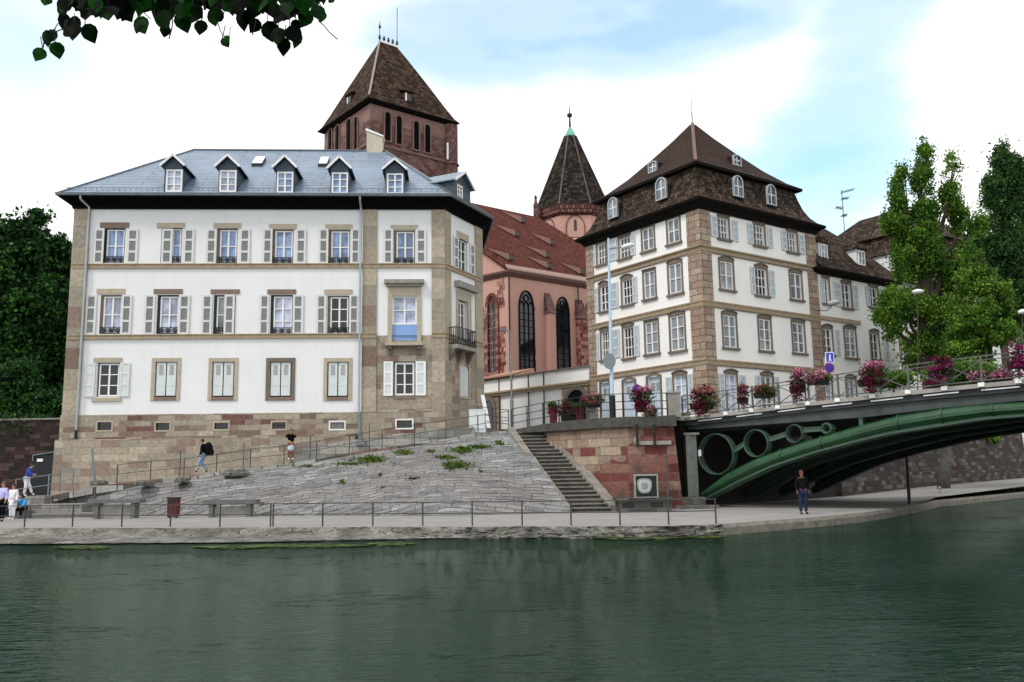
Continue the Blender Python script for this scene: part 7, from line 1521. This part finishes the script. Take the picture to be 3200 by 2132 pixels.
bluej = plain('deep blue jacket', (.02, .06, .33), .7, .15, 5); cyan = plain('cyan blue cloth', (.03, .30, .62), .6, .1, 5); lilac = plain('lilac print shirt', (.45, .45, .78), .8, .25, 9); dk = plain('dark charcoal jacket', (.007, .007, .010), .9, .3, 6, spec=.04); rustc = plain('rust red cloth', (.22, .06, .04), .8, .2, 6)
def pbox(name, par, c, rx, ry, rz, mat, yaw=0.): m = ellips(c, rx, ry, rz, Matrix.Rotation(yaw, 3, 'Z'), 12, 8); return m.build(name, mat, par, smooth=True)
# man with the big backpack walking down the ramp
stride = dict(knL=(-.05, .09, .30), anL=(-.05, .13, .06), toL=(-.05, .20, .03), knR=(.05, .02, .29), anR=(.05, -.14, .08), toR=(.05, -.08, .02), nec=(0, .02, .835), hea=(0, .04, .925), haL=(-.12, .10, .52), haR=(.13, .06, .55))
b = atD(632, 1478, 44.9); P1 = person(b, 1.72, R(100), 'man in black top and light jeans with a big black backpack walking down the ramp', black, jeans, black, stride)
pk = thing('backpack', b+V(.42, 0, .95), 'large black backpack on the back of the man walking down the ramp', 'backpack'); pbox('bag', pk, b+V(.27, .0, 1.2), .23, .20, .35, black); pbox('pocket', pk, b+V(.42, .0, 1.03), .14, .15, .2, dk)
m = MB(); m.tube([b+V(.14, -.14, 1.45), b+V(-.02, -.17, 1.42), b+V(-.06, -.17, 1.2), b+V(.14, -.17, 1.0)], .02, 5); m.build('strap', dk, pk)
# person by the rubble wall, arms raised with a phone
b = atD(908, 1437, 46.2); P2 = person(b, 1.60, R(-160), 'person in black top and pale shorts with raised arms by the rubble wall', black, rustc, whitec, dict(elR=(-.0+.15, .05, .72), haR=(.12, .09, .87), elL=(-.14, .06, .72), haL=(-.08, .12, .84)), longhair=True, hair=plain('brown hair', (.05, .02, .014), .6, .2, 20), skirt=plain('pale blue shorts', (.45, .55, .62), .8, .1, 6))
# person in blue jacket striding at the left
b = atD(80, 1551, 44.2); P3 = person(b, 1.66, R(-75), 'person in a deep blue jacket and white trousers striding along the landing at the left', bluej, whitec, whitec, dict(nec=(0, .09, .83), hea=(0, .125, .905), che=(0, .05, .74), abd=(0, .02, .63), knL=(-.05, .08, .30), anL=(-.05, .16, .07), toL=(-.05, .23, .05), knR=(.05, .0, .29), anR=(.05, -.04, .05), toR=(.05, .04, .02), elR=(.12, .10, .66), haR=(.11, .20, .62), elL=(-.12, .10, .66), haL=(-.11, .20, .64), shL=(-.10, .05, .80), shR=(.10, .05, .80)), hood=True)
# pair at the left edge
b = atZ(4, 1630, PZ); P4 = person(b, 1.70, R(160), 'person in lilac printed shirt and black trousers standing at the left edge', lilac, black, black, hair=plain('brown cropped hair', (.12, .05, .03), .6, .2, 20))
b = atZ(25, 1626, PZ); b += V(.0, .3, 0); P5 = person(b, 1.60, R(165), 'person in white shirt and long white skirt next to the lilac shirt', whitec, whitec, whitec, longhair=True, skirt=whitec, hair=plain('dark brown long hair', (.03, .015, .012), .6, .2, 20))
# seated person with the bright blue jacket on the stone block
sb = atZ(60, 1621, PZ); m = MB(); m.box(sb.x-.35, sb.x+.02, sb.y, sb.y+.5, PZ, PZ+.36); m.box(sb.x+.05, sb.x+.40, sb.y, sb.y+.5, PZ, PZ+.36); tag(m.build('stone_block', M['bench'], loc=sb), 'two pale stone blocks under the seated person in bright blue', 'seat')
P6 = person(V(sb.x+.05, sb.y+.12, PZ-.34), 1.62, R(180), 'person in a bright blue jacket sitting hunched on the stone blocks at the left', cyan, black, black, dict(pel=(0, -.04, .47), hipL=(-.06, -.02, .47), hipR=(.06, -.02, .47), knL=(-.08, .20, .50), knR=(.08, .20, .49), anL=(-.08, .22, .26), anR=(.08, .22, .26), toL=(-.09, .30, .235), toR=(.09, .30, .235), abd=(0, -.02, .56), che=(0, .05, .67), nec=(0, .10, .75), hea=(0, .14, .83), shL=(-.10, .06, .73), shR=(.10, .06, .73), elL=(-.12, .14, .60), elR=(.12, .14, .60), haL=(-.07, .22, .54), haR=(.07, .22, .54)), hood=True)
# man under the bridge
b = atZ(2512, 1608, PZ); P7 = person(b, 1.66, R(185), 'man in dark jacket and dark jeans standing on the promenade under the bridge', dk, jeans_d, black, skin=plain('ruddy skin', (.22, .08, .055), .5, .05, 5), hair=plain('auburn hair', (.08, .025, .015), .6, .2, 20))
# ================================================================== SKY AND SUN
w = bpy.data.worlds.new('World'); scene.world = w; w.use_nodes = True; nt = w.node_tree; nt.nodes.clear()
def N(ty, **k):
    x = nt.nodes.new(ty)
    for a, b_ in k.items(): setattr(x, a, b_)
    return x
SUN_EL, SUN_AZ = R(52), R(-128)        # azimuth measured from +Y clockwise; the sun stands left behind the camera
sk = N('ShaderNodeTexSky', sky_type='NISHITA'); sk.sun_disc = False; sk.sun_elevation = SUN_EL; sk.sun_rotation = SUN_AZ; sk.air_density = 1.; sk.dust_density = .2; sk.ozone_density = 2.5
b1 = N('ShaderNodeBackground'); b1.inputs[1].default_value = .15; b2 = N('ShaderNodeBackground')
tc = N('ShaderNodeTexCoord'); 
def noise_(sc, det, mp, loc=(0, 0, 0)):
    mpn = N('ShaderNodeMapping'); mpn.inputs['Scale'].default_value = mp; mpn.inputs['Location'].default_value = loc; nt.links.new(tc.outputs['Generated'], mpn.inputs['Vector'])
    x = N('ShaderNodeTexNoise'); x.inputs['Scale'].default_value = sc; x.inputs['Detail'].default_value = det; x.inputs['Roughness'].default_value = .5; nt.links.new(mpn.outputs[0], x.inputs['Vector']); return x.outputs['Fac']
def M_(op, a, b_=0.):
    x = N('ShaderNodeMath', operation=op)
    for i, v in enumerate((a, b_)):
        if isinstance(v, (int, float)): x.inputs[i].default_value = v
        else: nt.links.new(v, x.inputs[i])
    return x.outputs[0]
def ramp_(f, stops, interp='EASE'):
    r_ = N('ShaderNodeValToRGB'); e = r_.color_ramp; e.interpolation = interp
    while len(e.elements) < len(stops): e.elements.new(.5)
    for el, (p, c) in zip(e.elements, stops): el.position = p; el.color = (*c, 1) if isinstance(c, tuple) else (c, c, c, 1)
    nt.links.new(f, r_.inputs[0]); return r_.outputs[0]
# openings in the cloud: soft patches round fixed sky directions, ragged by noise
sep = []
wob = noise_(3.2, 6, (1, 1, 2.6)); clear = None
def patch(px, py, wx, wy, rot, strength):
    global clear
    d = ray(px, py).normalized(); rx = d.cross(V(0, 0, 1)).normalized(); uy = rx.cross(d); c_, s_ = math.cos(rot), math.sin(rot); ax = rx*c_+uy*s_; ay = uy*c_-rx*s_
    def dot(v):
        x = N('ShaderNodeVectorMath', operation='DOT_PRODUCT'); nt.links.new(tc.outputs['Generated'], x.inputs[0]); x.inputs[1].default_value = v; return x.outputs['Value']
    u = M_('DIVIDE', dot(ax), wx/F); v = M_('DIVIDE', dot(ay), wy/F); q = M_('ADD', M_('MULTIPLY', u, u), M_('MULTIPLY', v, v)); q = M_('ADD', q, M_('MULTIPLY', M_('SUBTRACT', wob, .5), 4.5))
    front = M_('GREATER_THAN', dot(d), .3); f = M_('MULTIPLY', ramp_(M_('DIVIDE', M_('MAXIMUM', q, 0.), 2.), [(0, strength), (.2, strength*.8), (.95, 0.)]), front)
    clear = f if clear is None else M_('MAXIMUM', clear, f)
patch(1950, 75, 600, 150, .02, 1.); patch(2650, 330, 210, 420, -.35, 1.); patch(2350, 600, 330, 130, .1, .75); patch(2620, 560, 200, 150, 0, .8); patch(0, 60, 190, 170, 0, .55); patch(3000, 330, 240, 60, .5, .5); patch(3150, 0, 120, 60, 0, .0); patch(1250, 130, 420, 70, .3, .25)
gen = ramp_(noise_(1.6, 5, (1, 1, 2.4), (3, 1, 0)), [(.55, 0.), (.72, .35)])
# only elsewhere in the sky, away from the view
vd = N('ShaderNodeVectorMath', operation='DOT_PRODUCT'); nt.links.new(tc.outputs['Generated'], vd.inputs[0]); vd.inputs[1].default_value = fw; clear = M_('MAXIMUM', clear, M_('MULTIPLY', gen, ramp_(vd.outputs['Value'], [(.45, 1.), (.6, 0.)])))
cl = ramp_(noise_(1.3, 4, (1, 1, 2.5), (7, 2, 1)), [(.35, (.86, .87, .88)), (.6, (.98, .98, .98))]); nt.links.new(cl, b2.inputs[0]); b2.inputs[1].default_value = 1.0
tint = N('ShaderNodeMix', data_type='RGBA', blend_type='MIX'); tint.blend_type = 'MULTIPLY'; tint.inputs[0].default_value = 1.; tint.inputs[7].default_value = (.80, 1.42, 1.25, 1); nt.links.new(sk.outputs[0], tint.inputs[6]); nt.links.new(tint.outputs[2], b1.inputs[0])
mx = N('ShaderNodeMixShader'); nt.links.new(M_('MULTIPLY', clear, .72), mx.inputs[0]); nt.links.new(b2.outputs[0], mx.inputs[1]); nt.links.new(b1.outputs[0], mx.inputs[2])
wo_ = N('ShaderNodeOutputWorld'); nt.links.new(mx.outputs[0], wo_.inputs[0])
sd_ = bpy.data.lights.new('sun', 'SUN'); sd_.energy = 1.5; sd_.angle = R(12); sd_.color = (1., .96, .9); so = bpy.data.objects.new('sun', sd_); C.objects.link(so)
sv = V(math.sin(SUN_AZ)*math.cos(SUN_EL), math.cos(SUN_AZ)*math.cos(SUN_EL), math.sin(SUN_EL)); so.rotation_euler = sv.to_track_quat('Z', 'Y').to_euler(); so.location = (-30, -20, 40)
scene.view_settings.view_transform = 'Standard'; scene.view_settings.look = 'None'; scene.view_settings.gamma = 1; scene.view_settings.exposure = 0.48
